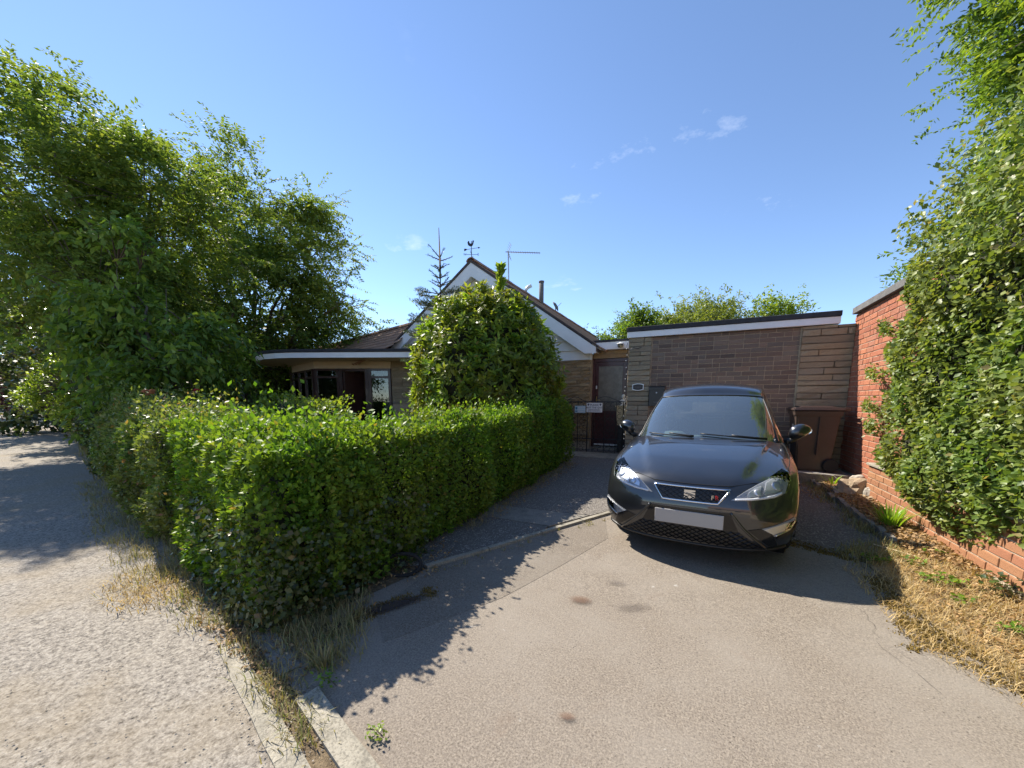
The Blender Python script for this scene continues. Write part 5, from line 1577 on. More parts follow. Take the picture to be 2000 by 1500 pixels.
def box_hedge(name, label, root_loc, p0, p1, w, h0, h1, key, dens, leaf, sides, lumpy=0.10, group=None, cat='hedge', dense_fn=None, seed=3, top_wild=0.05, core=True, lf2=None, rnd=.20, into=None):
    """hedge between plan points p0 and p1; sides subset of 'LRTAB' (left/right of p0->p1, top, ends)"""
    root = into or thing(name, label, cat, root_loc, 0, group)
    o = np.array(root_loc)
    p0, p1 = np.array(p0, float), np.array(p1, float)
    L_ = np.linalg.norm(p1 - p0); u = (p1 - p0) / L_; v = np.array([-u[1], u[0]])
    P, Nn = [], []
    def gz(xy): return ground_z(xy[:, 1])
    def hh(s): return h0 + (h1 - h0) * s / L_
    for sd in sides:
        if sd in 'LR':
            n = int(dens * L_ * (h0 + h1) / 2); s = rng.uniform(0, L_, n); z = rng.uniform(0.02, 1, n) * hh(s)
            sg = 1 if sd == 'L' else -1
            xy = p0 + s[:, None] * u + sg * w/2 * v; nn = np.tile(np.append(sg * v, 0.0), (n, 1))
        elif sd == 'T':
            n = int(dens * L_ * w); s = rng.uniform(0, L_, n); b = rng.uniform(-w/2, w/2, n)
            xy = p0 + s[:, None]*u + b[:, None]*v; z = hh(s); nn = np.tile(np.array([0, 0, 1.0]), (n, 1))
        else:
            n = int(dens * w * h0); b = rng.uniform(-w/2, w/2, n); e, sg = (0, -1) if sd == 'A' else (L_, 1)
            s = np.full(n, float(e)); xy = p0 + s[:, None]*u + b[:, None]*v; z = rng.uniform(0.02, 1, n) * (h0 if sd == 'A' else h1); nn = np.tile(np.append(sg*u, 0.0), (n, 1))
        p = np.column_stack([xy, z])
        # rounded shoulders
        cen = p0 + np.clip(((xy - p0) @ u), w*.4, L_ - w*.4)[:, None] * u
        f = np.clip((z / hh(s) - .72) / .28, 0, 1) ** 2
        p[:, :2] += (cen - xy) * (f * rnd)[:, None]
        if dense_fn is not None:
            kp = rng.random(n) < dense_fn(p); p, nn, s = p[kp], nn[kp], s[kp]; n = len(p)
        b_ = lump(p, 1.6, seed) * lumpy + lump(p, 5.0, seed + 1) * lumpy * .5
        dep = rng.exponential(.035, n) - .02
        p = p + nn * (b_ - dep)[:, None]
        if sd == 'T': p[:, 2] += rng.exponential(top_wild * .5, n) * (rng.random(n) < .35)
        if sd in 'LRAB':
            f = np.clip(1 - p[:, 2] / .25, 0, 1); p = p - nn * (f * .10)[:, None]
        p[:, 2] += gz(p)
        P.append(p); Nn.append(nn)
    P = np.vstack(P) - o; Nn = np.vstack(Nn); n = len(P)
    A = unit(Nn * .55 + rng.normal(0, .75, (n, 3)) + np.array([0, 0, .35]))
    fn = Nn * .7 + np.array([0, 0, .55]) + rng.normal(0, .55, (n, 3))
    s = rng.uniform(.45, 1.45, n)
    leaf_obj('foliage', [leaves(P, A, fn, leaf[0]*s, leaf[1]*s, 1)], LEAF[key], root)
    if leaf[0] < .05:
        bm = bmesh.new()
        for q in rng.choice(n, 420, replace=False):
            e_ = unit(Nn[q] * .5 + rng.normal(0, .6, 3) + np.array([0, 0, .5])); tube(bm, [tuple(P[q] - Nn[q] * .06), tuple(P[q] + e_ * rng.uniform(.02, .09))], [.003, .0012], 4, caps=False)
        tw = bm_obj('twigs', bm, M_twig, root); tw['kind'] = 'stuff'
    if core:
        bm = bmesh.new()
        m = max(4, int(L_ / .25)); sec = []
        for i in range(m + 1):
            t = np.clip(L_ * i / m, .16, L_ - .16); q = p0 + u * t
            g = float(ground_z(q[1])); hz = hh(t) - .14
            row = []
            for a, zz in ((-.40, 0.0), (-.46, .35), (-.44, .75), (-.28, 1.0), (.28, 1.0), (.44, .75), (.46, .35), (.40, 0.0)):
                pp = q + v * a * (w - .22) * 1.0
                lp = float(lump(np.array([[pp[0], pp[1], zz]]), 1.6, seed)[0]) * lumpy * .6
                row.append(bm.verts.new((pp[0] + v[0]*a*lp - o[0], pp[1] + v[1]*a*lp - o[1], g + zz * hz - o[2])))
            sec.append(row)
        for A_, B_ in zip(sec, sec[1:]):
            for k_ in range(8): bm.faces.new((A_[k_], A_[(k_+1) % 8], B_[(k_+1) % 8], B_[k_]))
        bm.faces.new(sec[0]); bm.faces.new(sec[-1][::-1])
        bm_obj('shade_core', bm, M_core, root, True)  # added inner solid that keeps light out of the hedge
    return root

# hedge along the drive: right face on x = -2.12
hd = box_hedge('hedge', 'boxy clipped bright green privet hedge turning the corner from road to drive', (-2.5, 4.0, 0), (-2.52, 1.58), (-2.60, 7.15), 0.84, 1.04, 1.13, 'hedge', 6200, (0.040, 0.023), 'RTA', 0.085, seed=3, rnd=.13, top_wild=.09)
box_hedge('hedge', '', (-2.5, 4.0, 0), (-2.12, 1.64), (-4.4, 2.14), 0.86, 1.05, 1.08, 'hedge', 5200, (0.040, 0.023), 'LTA', 0.085, seed=4, rnd=.10, top_wild=.10, into=hd)
# hedge along the road, from the corner away to the left
box_hedge('hedge', 'looser hedge mixed with rose growth beside the road, left of the clipped corner', (-6, 2.4, 0), (-4.2, 2.03), (-9.0, 3.15), 0.95, 1.08, 1.15, 'rose', 4200, (0.042, 0.024), 'LT', 0.10, seed=5, top_wild=.14)
box_hedge('hedge', 'dark leaved far stretch of the road hedge beyond the roses', (-18, 5.5, 0), (-9.05, 3.2), (-31.0, 8.9), 1.0, 1.15, 1.3, 'dark', 1500, (0.07, 0.045), 'LTB', 0.15, seed=6)
# ivy at the foot of the hedge corner
def patch_foliage(name, label, cat, loc, pts, nn, key, leaf, fn_up=.5, shape=1, group=None, twigs=None):
    root = thing(name, label, cat, loc, 0, group)
    P = np.asarray(pts) - np.array(loc); n = len(P)
    A = unit(nn * .45 + rng.normal(0, .8, (n, 3)) + np.array([0, 0, .05]))
    f = nn * .9 + np.array([0, 0, fn_up]) + rng.normal(0, .45, (n, 3))
    s = rng.uniform(.6, 1.3, n)
    leaf_obj('foliage', [leaves(P, A, f, leaf[0]*s, leaf[1]*s, shape)], LEAF[key], root)
    return root
n = 2600
th_ = rng.uniform(0, 1, n)
path_ = np.array([(-3.7, 1.50), (-3.1, 1.36), (-2.5, 1.20), (-2.10, 1.24), (-2.04, 1.7), (-2.06, 2.6)])
xy = catmull(th_ * (len(path_) - 1), path_)
nv = np.array([(-.45, -.85), (-.4, -.9), (.1, -1), (.7, -.7), (1, -.2), (1, 0)])
nn = unit(np.column_stack([catmull(th_ * 5, nv), np.zeros(n)]))
z = rng.uniform(0.0, 1, n) ** 1.3 * .62
pp = np.column_stack([xy, z]) + nn * (lump(np.column_stack([xy, z]), 2.5, 9) * .05 + rng.normal(0, .03, n) - .03)[:, None]
patch_foliage('ivy', 'dark ivy climbing the foot of the near hedge corner', 'ivy', (-2.5, 1.5, 0), pp, nn, 'dark', (0.038, 0.032))

# round evergreen shrub before the gable
def round_bush(name, label, loc, cen, rad, key, n, leaf, seed, cat='shrub', lumpy=.18, core=.80, taper=0.0, whorl=False):
    root = thing(name, label, cat, loc)
    cen, rad = np.array(cen), np.array(rad)
    m = n // 7 if whorl else n
    d = rand_dir(m); d[:, 2] = np.where(d[:, 2] < -.75, -d[:, 2], d[:, 2])
    r = 1 + lump(d * 3, 1.0, seed) * lumpy + lump(d * 3, 3.0, seed + 1) * lumpy * .5 - rng.exponential(.07, m)
    p = cen + d * rad * r[:, None]
    p[:, :2] += (cen[:2] - p[:, :2]) * (taper * np.clip((p[:, 2] - cen[2]) / rad[2], 0, 1))[:, None]
    p[:, 2] = np.maximum(p[:, 2], .05)
    if whorl:
        ax = unit(d + rng.normal(0, .35, (m, 3)) + np.array([0, 0, .45]))
        a = rng.uniform(0, 6.28, (m, 7))
        s1 = unit(np.cross(ax, rng.normal(size=(m, 3)))); s2 = np.cross(ax, s1)
        A = (s1[:, None] * np.cos(a)[..., None] + s2[:, None] * np.sin(a)[..., None]) + ax[:, None] * rng.uniform(.2, .9, (m, 7, 1))
        P = p[:, None] + ax[:, None] * rng.uniform(-.08, .05, (m, 7, 1))
        P, A = P.reshape(-1, 3), A.reshape(-1, 3); fn = np.repeat(ax, 7, 0) + rng.normal(0, .25, P.shape)
    else:
        P = p; A = d * .6 + rng.normal(0, .7, (m, 3)) + np.array([0, 0, .2]); fn = d * .6 + np.array([0, 0, .6]) + rng.normal(0, .5, (m, 3))
    s = rng.uniform(.65, 1.25, len(P))
    leaf_obj('foliage', [leaves(P, A, fn, leaf[0]*s, leaf[1]*s, 1)], LEAF[key], root)
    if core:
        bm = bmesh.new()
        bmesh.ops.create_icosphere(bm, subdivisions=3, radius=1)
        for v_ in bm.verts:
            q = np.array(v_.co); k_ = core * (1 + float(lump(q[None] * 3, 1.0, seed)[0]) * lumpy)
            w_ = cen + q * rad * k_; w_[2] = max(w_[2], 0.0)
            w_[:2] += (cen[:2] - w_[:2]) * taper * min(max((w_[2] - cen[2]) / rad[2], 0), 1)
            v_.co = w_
        bm_obj('shade_core', bm, M_core, root, True)  # added dark lump inside the leaves, shading the middle of the bush
    return root
bx_, by_ = c2w(-0.50, 7.7)
round_bush('evergreen_shrub', 'big round glossy evergreen shrub standing before the white gable', (bx_, by_, .12), (0, 0, 1.55), (1.44, 1.38, 1.72), 'laurel', 34000, (0.125, 0.044), 11, whorl=True, lumpy=.08, core=.74, taper=-.03)
# tall shoot of that shrub's neighbour
t = thing('shoot', 'upright yellow green shoot rising above the round shrub', 'shoot', (bx_ + .12, by_ + .25, .1))
bm = bmesh.new(); tube(bm, [(0, 0, 0), (.02, .0, 2.0), (.05, .0, 3.5), (.10, 0.02, 3.8)], [.02, .018, .01, .004], 6); bm_obj('stem', bm, M_twig, t)
n = 260; zz = rng.uniform(3.3, 3.85, n); a = rng.uniform(0, 6.28, n); A = np.column_stack([np.cos(a), np.sin(a), rng.uniform(.3, 1.2, n)])
leaf_obj('foliage', [leaves(np.column_stack([.06 + 0*zz, 0*zz, zz]), A, rng.normal(0, 1, (n, 3)) + np.array([0, 0, 1]), .17 * rng.uniform(.5, 1.1, n), .05, 1)], LEAF['lime'], t)

# fir with whorled branches
fx, fy = c2w(-1.55, 8.6)
t = thing('fir_tree', 'young fir with a long bare leader behind the round shrub', 'tree', (fx, fy, .12))
bm = bmesh.new(); tube(bm, [(0, 0, 0), (0, 0, 2.6), (0.01, 0, 4.1), (.0, 0, 4.85)], [.07, .045, .022, .007], 8); bm_obj('trunk', bm, M_bark, t, True)
Ps, As = [], []
bm = bmesh.new()
wh = [(0.55, 1.15, 9), (.9, 1.2, 9), (1.25, 1.15, 9), (1.6, 1.05, 9), (1.95, .98, 9), (2.3, .90, 9), (2.62, .80, 8), (2.92, .72, 8), (3.2, .62, 8), (3.48, .52, 7), (3.68, .32, 7), (3.84, .24, 6), (4.0, .20, 6), (4.22, .30, 5)]
for z_, L_, k_ in wh:
    a0 = rng.uniform(0, 6.28)
    for q in range(k_):
        a = a0 + 6.28 * q / k_ + rng.uniform(-.2, .2); ln = L_ * rng.uniform(.75, 1.1)
        rise = .10 if z_ < 3.6 else .45
        D = np.array([math.cos(a), math.sin(a), rise]); p0 = np.array([0, 0, z_ + rng.uniform(-.05, .05)])
        tube(bm, [tuple(p0), tuple(p0 + D * ln * .5), tuple(p0 + D * ln + np.array([0, 0, .05 * ln]))], [.012, .008, .003], 5)
        subs = [(p0, D, ln)]
        if ln > .4:
            for w_ in np.linspace(.35, .85, 4):
                for sg in (-1, 1):
                    D2 = unit(np.array([D[0]*.7 - sg*D[1]*.75, D[1]*.7 + sg*D[0]*.75, .10])); l2 = ln * (1 - w_) * .75 + .06
                    q0 = p0 + D * ln * w_; subs.append((q0, D2, l2)); tube(bm, [tuple(q0), tuple(q0 + D2 * l2)], [.006, .002], 4)
        for q0, D2, l2 in subs:
            m = int(l2 * 170); tt = rng.uniform(.05, 1, m)
            Ps.append(q0 + D2 * (l2 * tt)[:, None]); As.append(D2 * .9 + rng.normal(0, .65, (m, 3)) + np.array([0, 0, .25]))
bm_obj('limbs', bm, M_twig, t)
P = np.vstack(Ps); A = np.vstack(As)
leaf_obj('needles', [leaves(P, A, rng.normal(0, 1, P.shape), .05, .008, 0, curl=0)], LEAF['fir'], t)

# yellow green shrub between hedge and bay, roses along the road hedge
sx, sy = c2w(-3.75, 6.9)
round_bush('shrub', 'loose yellow green shrub between the hedge and the bay window', (sx, sy, .05), (0, 0, .75), (1.0, .8, .62), 'lime', 5200, (.055, .03), 21, lumpy=.3, core=.7)
for i, (x, d, hgt, lab) in enumerate(((-4.45, 5.2, 1.32, 'spreading rose bush with pale leaves, topmost on the road hedge'), (-5.6, 5.9, 1.42, 'rose bush with a single red bloom above the road hedge'), (-5.2, 7.4, 1.2, 'pale leaved rose bush nearest the curved canopy'))):
    x_, y_ = c2w(x, d)
    round_bush('rose_bush', lab, (x_, y_, .02), (0, 0, .75), (.85, .6, hgt - .75), 'rose', 3400, (.05, .03), 31 + i, lumpy=.35, core=.6, cat='rose')
M_rose = plain('red rose petal', (0.45, 0.04, 0.06), 0.5)
M_peach = plain('peach bud', (0.50, 0.22, 0.12), 0.5)
def rose_stalk(x, d, top, label, col, bloom):
    x_, y_ = c2w(x, d)
    t = thing('rose_stalk', label, 'rose', (x_, y_, .05))
    lean = rng.uniform(-.05, .05)
    bm = bmesh.new(); tube(bm, [(0, 0, 0), (lean, 0, top * .6), (lean * 1.6, 0, top)], [.006, .005, .003], 5); bm_obj('stem', bm, M_twig, t)
    n = 46; z_ = rng.uniform(top - .45, top - .02, n); a = rng.uniform(0, 6.28, n)
    leaf_obj('foliage', [leaves(np.column_stack([lean * 1.4 + .03*np.cos(a), .03*np.sin(a), z_]), np.column_stack([np.cos(a), np.sin(a), rng.uniform(-.2, .6, n)]), rng.normal(0, .4, (n, 3)) + np.array([0, 0, 1]), .05, .03, 1)], LEAF['rose'], t)
    bm = bmesh.new()
    for k_ in range(bloom):
        m = Matrix.Translation((lean * 1.6 + (rng.uniform(-.05, .05) if k_ else 0), rng.uniform(-.03, .03), top + (rng.uniform(-.05, .02) if k_ else 0)))
        for ring, (rr, tilt, cnt) in enumerate(((.012, .25, 5), (.024, .55, 6), (.034, .95, 7))):
            for q in range(cnt):
                a = 6.28 * q / cnt + ring; mm = m @ Matrix.Rotation(a, 4, 'Z') @ Matrix.Translation((rr * .4, 0, 0)) @ Matrix.Rotation(tilt, 4, 'Y')
                vs = [bm.verts.new(mm @ Vector(p)) for p in ((0, -.010, 0), (0, .010, 0), (.006, .017, .028), (.003, 0, .036), (.006, -.017, .028))]
                bm.faces.new(vs)
    bm_obj('bloom', bm, col, t)
rose_stalk(-4.25, 5.2, 1.42, 'rose stalk with a red bloom standing above the road hedge', M_rose, 1)
rose_stalk(-5.05, 5.3, 1.40, 'left rose stalk with peach buds above the road hedge', M_peach, 3)
rose_stalk(-4.72, 5.1, 1.41, 'middle rose stalk with small peach buds above the road hedge', M_peach, 2)
rose_stalk(-4.45, 5.35, 1.39, 'thin rose stalk with a peach tip left of the red bloom', M_peach, 1)

# ---- trees on the left
def at(x, d, z=0.0):
    a, b_ = c2w(x, d); return (a, b_, z)
tree('locust_tree', 'feathery locust tree with drooping sprays nearest the bungalow', 'tree', at(-10.2, 15.2), 2.6,
     [(0, 0, 5.4, 3.5, 3.2, 3.7), (1.3, .6, 4.4, 2.6, 2.2, 2.2), (-1.2, -.6, 8.6, 2.0, 2.0, 2.2), (.6, .3, 7.9, 2.4, 2.2, 2.0), (2.1, 1.0, 6.0, 1.6, 1.5, 1.5), (-.4, 0, 2.6, 3.2, 2.4, 1.5), (-3.0, -1.2, 4.6, 2.4, 2.2, 2.6), (2.9, 1.4, 5.0, 1.0, .9, 1.2)],
     'locust', 6000, 24, (0.125, 0.056), .85, .16, .22, seed=2, limbs=22, strays=.05, clump=48)
tree('locust_tree', 'tallest feathery tree at the left edge, overhanging the road', 'tree', (-13.2, 5.6, 0), 3.0,
     [(-.2, -1.2, 5.0, 2.8, 2.6, 2.4), (-2.2, -2.0, 6.9, 2.1, 2.0, 2.2), (1.0, -.7, 5.0, 2.0, 1.7, 1.9), (-2.6, -2.2, 5.2, 2.0, 1.7, 1.2), (.8, -.9, 3.9, 1.8, 1.7, 1.4), (1.6, -.5, 6.1, 1.2, 1.1, 1.0), (.1, -1.2, 7.2, 1.2, 1.1, 1.0), (0, .3, 3.8, 2.0, 1.8, 1.6), (-3.6, -2.9, 8.2, 1.6, 1.5, 1.5)],
     'locust', 6200, 24, (0.10, 0.046), .68, .16, .20, seed=4, lean=(-.3, -.6), limbs=26, strays=.05, clump=48)
tree('cherry_tree', 'cherry with large hanging leaves before the feathery trees', 'tree', at(-6.5, 7.2), 1.5,
     [(0, 0, 2.4, 1.1, 1.0, 1.4), (-.4, -.3, 3.2, .7, .7, .9), (.5, .3, 2.0, .75, .7, 1.0), (-.7, -.35, 2.1, .6, .6, .8)],
     'cherry', 900, 16, (0.145, 0.062), .55, .75, .10, shape=1, pinnate=False, seed=6, limbs=10)
tree('shrub_tree', 'yellow green bush closing the far end of the road hedge', 'shrub', at(-12.4, 11.0), .5,
     [(0, 0, 1.5, .8, .8, .9), (.5, .25, 1.1, .7, .7, .7)], 'lime', 360, 16, (0.09, 0.05), .35, .1, .06, shape=1, pinnate=False, seed=8, limbs=6)
tree('street_tree', 'spreading tree over the far verge at the left', 'tree', at(-33, 27), 2.6,
     [(0, 0, 5.5, 5.0, 4.5, 3.2), (3, 1.5, 4.2, 4, 3.5, 2.0), (-3.5, -1.5, 4.5, 4, 3.5, 2.2)], 'cherry', 1300, 18, (0.30, 0.16), 1.3, .3, .28, pinnate=False, seed=12)
tree('purple_tree', 'small purple leaved tree at the left edge across the road', 'tree', at(-28.9, 20.5), .9,
     [(0, 0, 2.1, 1.5, 1.4, 1.5), (.4, .2, 1.4, 1.3, 1.2, .9)], 'purple', 600, 14, (0.14, 0.08), .5, .2, .10, shape=1, pinnate=False, seed=14, limbs=8)
tree('backdrop_tree', 'dark tree filling the gap behind the feathery trees', 'tree', at(-15, 17), 1.5,
     [(0, 0, 3.6, 4.0, 3.4, 3.6), (-3.5, -1, 3.0, 3.5, 3.0, 3.0), (3.5, 1, 2.6, 3.0, 2.6, 2.4)], 'dark', 1500, 18, (0.24, 0.13), 1.0, .2, .25, pinnate=False, seed=15)
tree('backdrop_tree', 'dark bush behind the curved canopy between the trees', 'tree', at(-9.2, 13.2), .8,
     [(0, 0, 1.5, 2.2, 1.8, 1.6), (-2, -.5, 1.4, 2.0, 1.8, 1.5)], 'cherry', 700, 16, (0.13, 0.07), .6, .2, .12, shape=1, pinnate=False, seed=16)
# trees behind the garage
for i, (u_, D_, zc, rx, rz, key, lab) in enumerate((
        (1232, 20, 3.8, 1.25, 1.9, 'cherry', 'round dark green tree behind the garage, left of the pale ones'),
        (1330, 21, 4.1, 2.1, 2.6, 'far', 'pale yellow green tree behind the middle of the garage roof'),
        (1420, 22, 4.3, 2.1, 2.6, 'far', 'pale feathery tree right of centre behind the garage roof'),
        (1500, 20, 3.9, 1.7, 2.3, 'lime', 'brighter green tree at the right end behind the garage roof'))):
    x = (u_ - 1000) / 740 * D_
    tree('garden_tree', lab, 'tree', at(x, D_), 1.6, [(0, 0, zc, rx, rx, rz), (rx*.5, .2, zc - .5, rx*.7, rx*.7, rz*.8), (-rx*.5, -.2, zc - .6, rx*.7, rx*.7, rz*.7)], key, 2400, 18, (0.13, 0.07), .6, .05, .14, pinnate=False, seed=20 + i, limbs=10, group=None)
tree('garden_tree', 'small dark conifer like tree beyond the passage roof', 'tree', at(4.9, 23.0), 1.2, [(0, 0, 3.2, .8, .8, 2.3), (-.9, .2, 2.8, .8, .8, 1.8)], 'fir', 500, 18, (0.16, 0.05), .6, -.1, .10, pinnate=False, seed=30)

# ---- climber on the red wall and the tree above it
n = 60000
y = rng.uniform(1.4, 5.6, n); zt = 3.05 + .55 * np.clip((6.1 - y) / 2, 0, 1) + .25 * np.sin(y * 3.1)
low_z = np.interp(y, [1.4, 3.2, 4.0, 4.6, 5.2, 5.6, 5.85], [.08, .10, .20, .30, .42, .56, .70])
z = low_z + (zt - low_z) * rng.uniform(0, 1, n)
q = np.column_stack([0*y, y, z])
edge = np.clip((5.56 + .13 * np.sin(z * 4.3) + .1 * np.sin(z * 11) - y) / .5, 0, 1)
thick = (.30 + .16 * lump(q, 1.2, 41) + .07 * lump(q, 4, 42)) * (.45 + .55 * edge ** .5) * np.clip((z - low_z) / .5 + .35, .35, 1)
keep = (rng.random(n) < .25 + .75 * edge) & (y < 5.56 + .13 * np.sin(z * 4.3) + .1 * np.sin(z * 11))
x = 2.08 - np.maximum(thick - rng.exponential(.045, n), -.02)
over = z > 2.55
x = np.where(over, 2.08 - thick + rng.uniform(0, .55, n), x)
P = np.column_stack([x, y, z])[keep]
nn = np.tile(np.array([-1.0, 0, .1]), (len(P), 1))
climber = patch_foliage('climber', 'dense green climber smothering the red wall on the right', 'climber', (1.9, 4.0, .1), P, nn, 'ivy', (0.046, 0.034), .6)
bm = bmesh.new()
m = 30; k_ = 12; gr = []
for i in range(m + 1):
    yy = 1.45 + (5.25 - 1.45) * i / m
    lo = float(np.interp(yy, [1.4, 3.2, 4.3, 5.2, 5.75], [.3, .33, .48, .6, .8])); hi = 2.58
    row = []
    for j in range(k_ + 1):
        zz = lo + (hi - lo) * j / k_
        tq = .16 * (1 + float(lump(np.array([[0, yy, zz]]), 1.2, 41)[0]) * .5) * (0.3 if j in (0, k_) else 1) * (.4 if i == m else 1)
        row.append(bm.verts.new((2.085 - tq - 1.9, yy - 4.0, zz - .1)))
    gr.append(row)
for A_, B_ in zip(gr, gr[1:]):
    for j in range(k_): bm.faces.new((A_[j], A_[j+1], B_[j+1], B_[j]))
o = bm_obj('shade_core', bm, M_core, climber, True)  # added dark backing sheet that shades the gaps between climber leaves
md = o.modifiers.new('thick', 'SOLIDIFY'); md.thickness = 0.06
# stray trails reaching over the brick
for i, (y0, z0, y1, z1) in enumerate(((5.9, 1.62, 6.55, 1.72), (6.0, 1.22, 6.5, 1.30), (5.95, 2.12, 6.30, 2.25), (6.0, .98, 6.32, 1.05))):
    m = 190; t_ = rng.uniform(0, 1, m) ** .8
    p = np.column_stack([2.04 - .06 * np.sin(t_ * 3) - rng.uniform(0, .08, m), y0 + (y1 - y0) * t_ + rng.normal(0, .03, m), z0 + (z1 - z0) * t_ + rng.normal(0, .045, m)])
    o = leaf_obj('foliage', [leaves(p - np.array([1.9, 4.0, .1]), rng.normal(0, 1, (m, 3)), np.array([-1, 0, .6]) + rng.normal(0, .4, (m, 3)), .045, .032, 1)], LEAF['ivy'], climber)
    bm = bmesh.new(); tube(bm, [(2.05 - 1.9, y0 - .3 - 4, z0 - .1 - .1), (2.0 - 1.9, (y0 + y1) / 2 - 4, (z0 + z1) / 2 + .02 - .1), (2.02 - 1.9, y1 - 4, z1 - .1)], [.008, .006, .003], 5); bm_obj('stem', bm, M_twig, climber)
tree('wall_tree', 'tall leafy tree rising behind the red wall on the right', 'tree', (5.6, 10.45, 0.1), 4.6,
     [(-.1, 0, 9.3, 1.75, 1.75, 1.5), (-.2, -.1, 7.3, 1.45, 1.45, 1.1), (0, 0, 5.7, 1.6, 1.6, 1.2), (0, .2, 4.1, 1.6, 1.6, 1.1), (1.1, .5, 6.6, 1.8, 1.8, 3.0), (.4, .3, 2.7, 1.5, 1.5, 1.0), (.5, .2, 11, 1.6, 1.6, 1.2)],
     'cherry', 6200, 20, (0.105, 0.046), .55, .10, .11, seed=50, limbs=22, strays=.08, lean=(.1, .1), shape=1)
# ------------------------------------------------------------------ small things on the ground
# wheelie bin
M_bin = plain('brown bin plastic', (0.062, 0.043, 0.035), 0.42, var=0.15, vscale=4)
M_bind = plain('dark brown bin lid', (0.05, 0.032, 0.028), 0.4, var=0.15)
boxm('bin_slab', (1.22, 2.04, 6.84, 7.64, 0.05, 0.285), M_conc_d, None, 0.006)['kind'] = 'structure'
t = thing('wheelie_bin', 'brown wheelie bin with dark lid standing in the corner by the red wall', 'bin', (1.62, 7.27, 0.287))
def taper(bm, x0, x1, y0, y1, z0, X0, X1, Y0, Y1, z1, bev=.0):
    vs = [bm.verts.new(p) for p in ((x0,y0,z0),(x1,y0,z0),(x1,y1,z0),(x0,y1,z0),(X0,Y0,z1),(X1,Y0,z1),(X1,Y1,z1),(X0,Y1,z1))]
    fs = [bm.faces.new([vs[i] for i in q]) for q in ((0,3,2,1),(4,5,6,7),(0,1,5,4),(1,2,6,5),(2,3,7,6),(3,0,4,7))]
    if bev: bmesh.ops.bevel(bm, geom=list({e for f in fs for e in f.edges}), offset=bev, segments=2, affect='EDGES')
bm = bmesh.new(); taper(bm, -.20, .20, -.20, .20, .0, -.275, .265, -.26, .26, .90, .02); bm_obj('body', bm, M_bin, t)
bm = bmesh.new(); taper(bm, -.285, .275, -.27, .27, .83, -.295, .28, -.28, .28, .905, .008); bm_obj('rim', bm, M_bin, t)
bm = bmesh.new(); taper(bm, -.32, .30, -.295, .295, .91, -.30, .29, -.27, .27, .955, .012); taper(bm, -.22, .22, -.2, .2, .956, -.18, .18, -.16, .16, .975, .006); bm_obj('lid', bm, M_bind, t)
bm = bmesh.new(); tube(bm, [(.34, -.24, .93), (.34, .24, .93)], .018, 8); box(bm, .27, .36, -.25, -.20, .90, .955, .006); box(bm, .27, .36, .20, .25, .90, .955, .006); bm_obj('handle', bm, M_bind, t)
for sy in (-.23, .19):
    bm = bmesh.new(); lathe(bm, [(0, -.02), (.09, -.02), (.10, 0), (.10, .02), (.09, .04), (.0, .04)], 20, Matrix.Translation((.20, sy, .10)) @ Matrix.Rotation(math.pi/2, 4, 'X')); bm_obj('wheel', bm, M_tyre, t)
bm = bmesh.new()
for x in (.02,): box(bm, x - .008, x + .008, -.272 + .0, -.235, .25, .82)
bm_obj('rib', bm, M_bin, t)['kind'] = 'stuff'
bm = bmesh.new()
for z in (.66, .60, .55):
    extr(bm, [(-.262 - .075 * (z - .6), -.12, z), (-.262 - .075 * (z - .6), -.06, z), (-.266 - .075 * (z - .56), -.06, z + .04), (-.266 - .075 * (z - .56), -.12, z + .04)], (-.003, 0, 0))
bm_obj('marking', bm, M_white_p, t)['kind'] = 'stuff'

# loose brick with three holes
t = thing('loose_brick', 'loose perforated orange brick lying at the foot of the red wall', 'brick', (1.93, 6.93, 0.17), R(8))
bm = bmesh.new()
# a brick built round three open holes, seen end on to the holes
L_, H_, D_ = .215, .10, .066
cx = [-.066, 0, .066]; r_ = .021
n = 10
out, inn = [], []
for y in (0, D_):
    for c in cx:
        sq = []
        w = L_ / 6
        for k_ in range(n):
            a = 2 * math.pi * (k_ + .5) / n
            dx, dz = math.cos(a), math.sin(a); s = min(w / abs(dx) if abs(dx) > 1e-6 else 9, (H_/2) / abs(dz) if abs(dz) > 1e-6 else 9)
            sq.append(((c * 1.085 + dx * s), y, dz * s + H_/2))
        o_ = [bm.verts.new(p) for p in sq]; i_ = [bm.verts.new((c * 1.085 + r_ * math.cos(2*math.pi*(k_+.5)/n), y, H_/2 + r_ * math.sin(2*math.pi*(k_+.5)/n))) for k_ in range(n)]
        out.append(o_); inn.append(i_)
        for k_ in range(n): bm.faces.new((o_[k_], o_[(k_+1) % n], i_[(k_+1) % n], i_[k_]))
for q in range(3):
    for k_ in range(n):
        bm.faces.new((inn[q][k_], inn[q][(k_+1) % n], inn[q+3][(k_+1) % n], inn[q+3][k_]))
        bm.faces.new((out[q][k_], out[q+3][k_], out[q+3][(k_+1) % n], out[q][(k_+1) % n]))
bm_obj('brick', bm, M_brick_o, t)

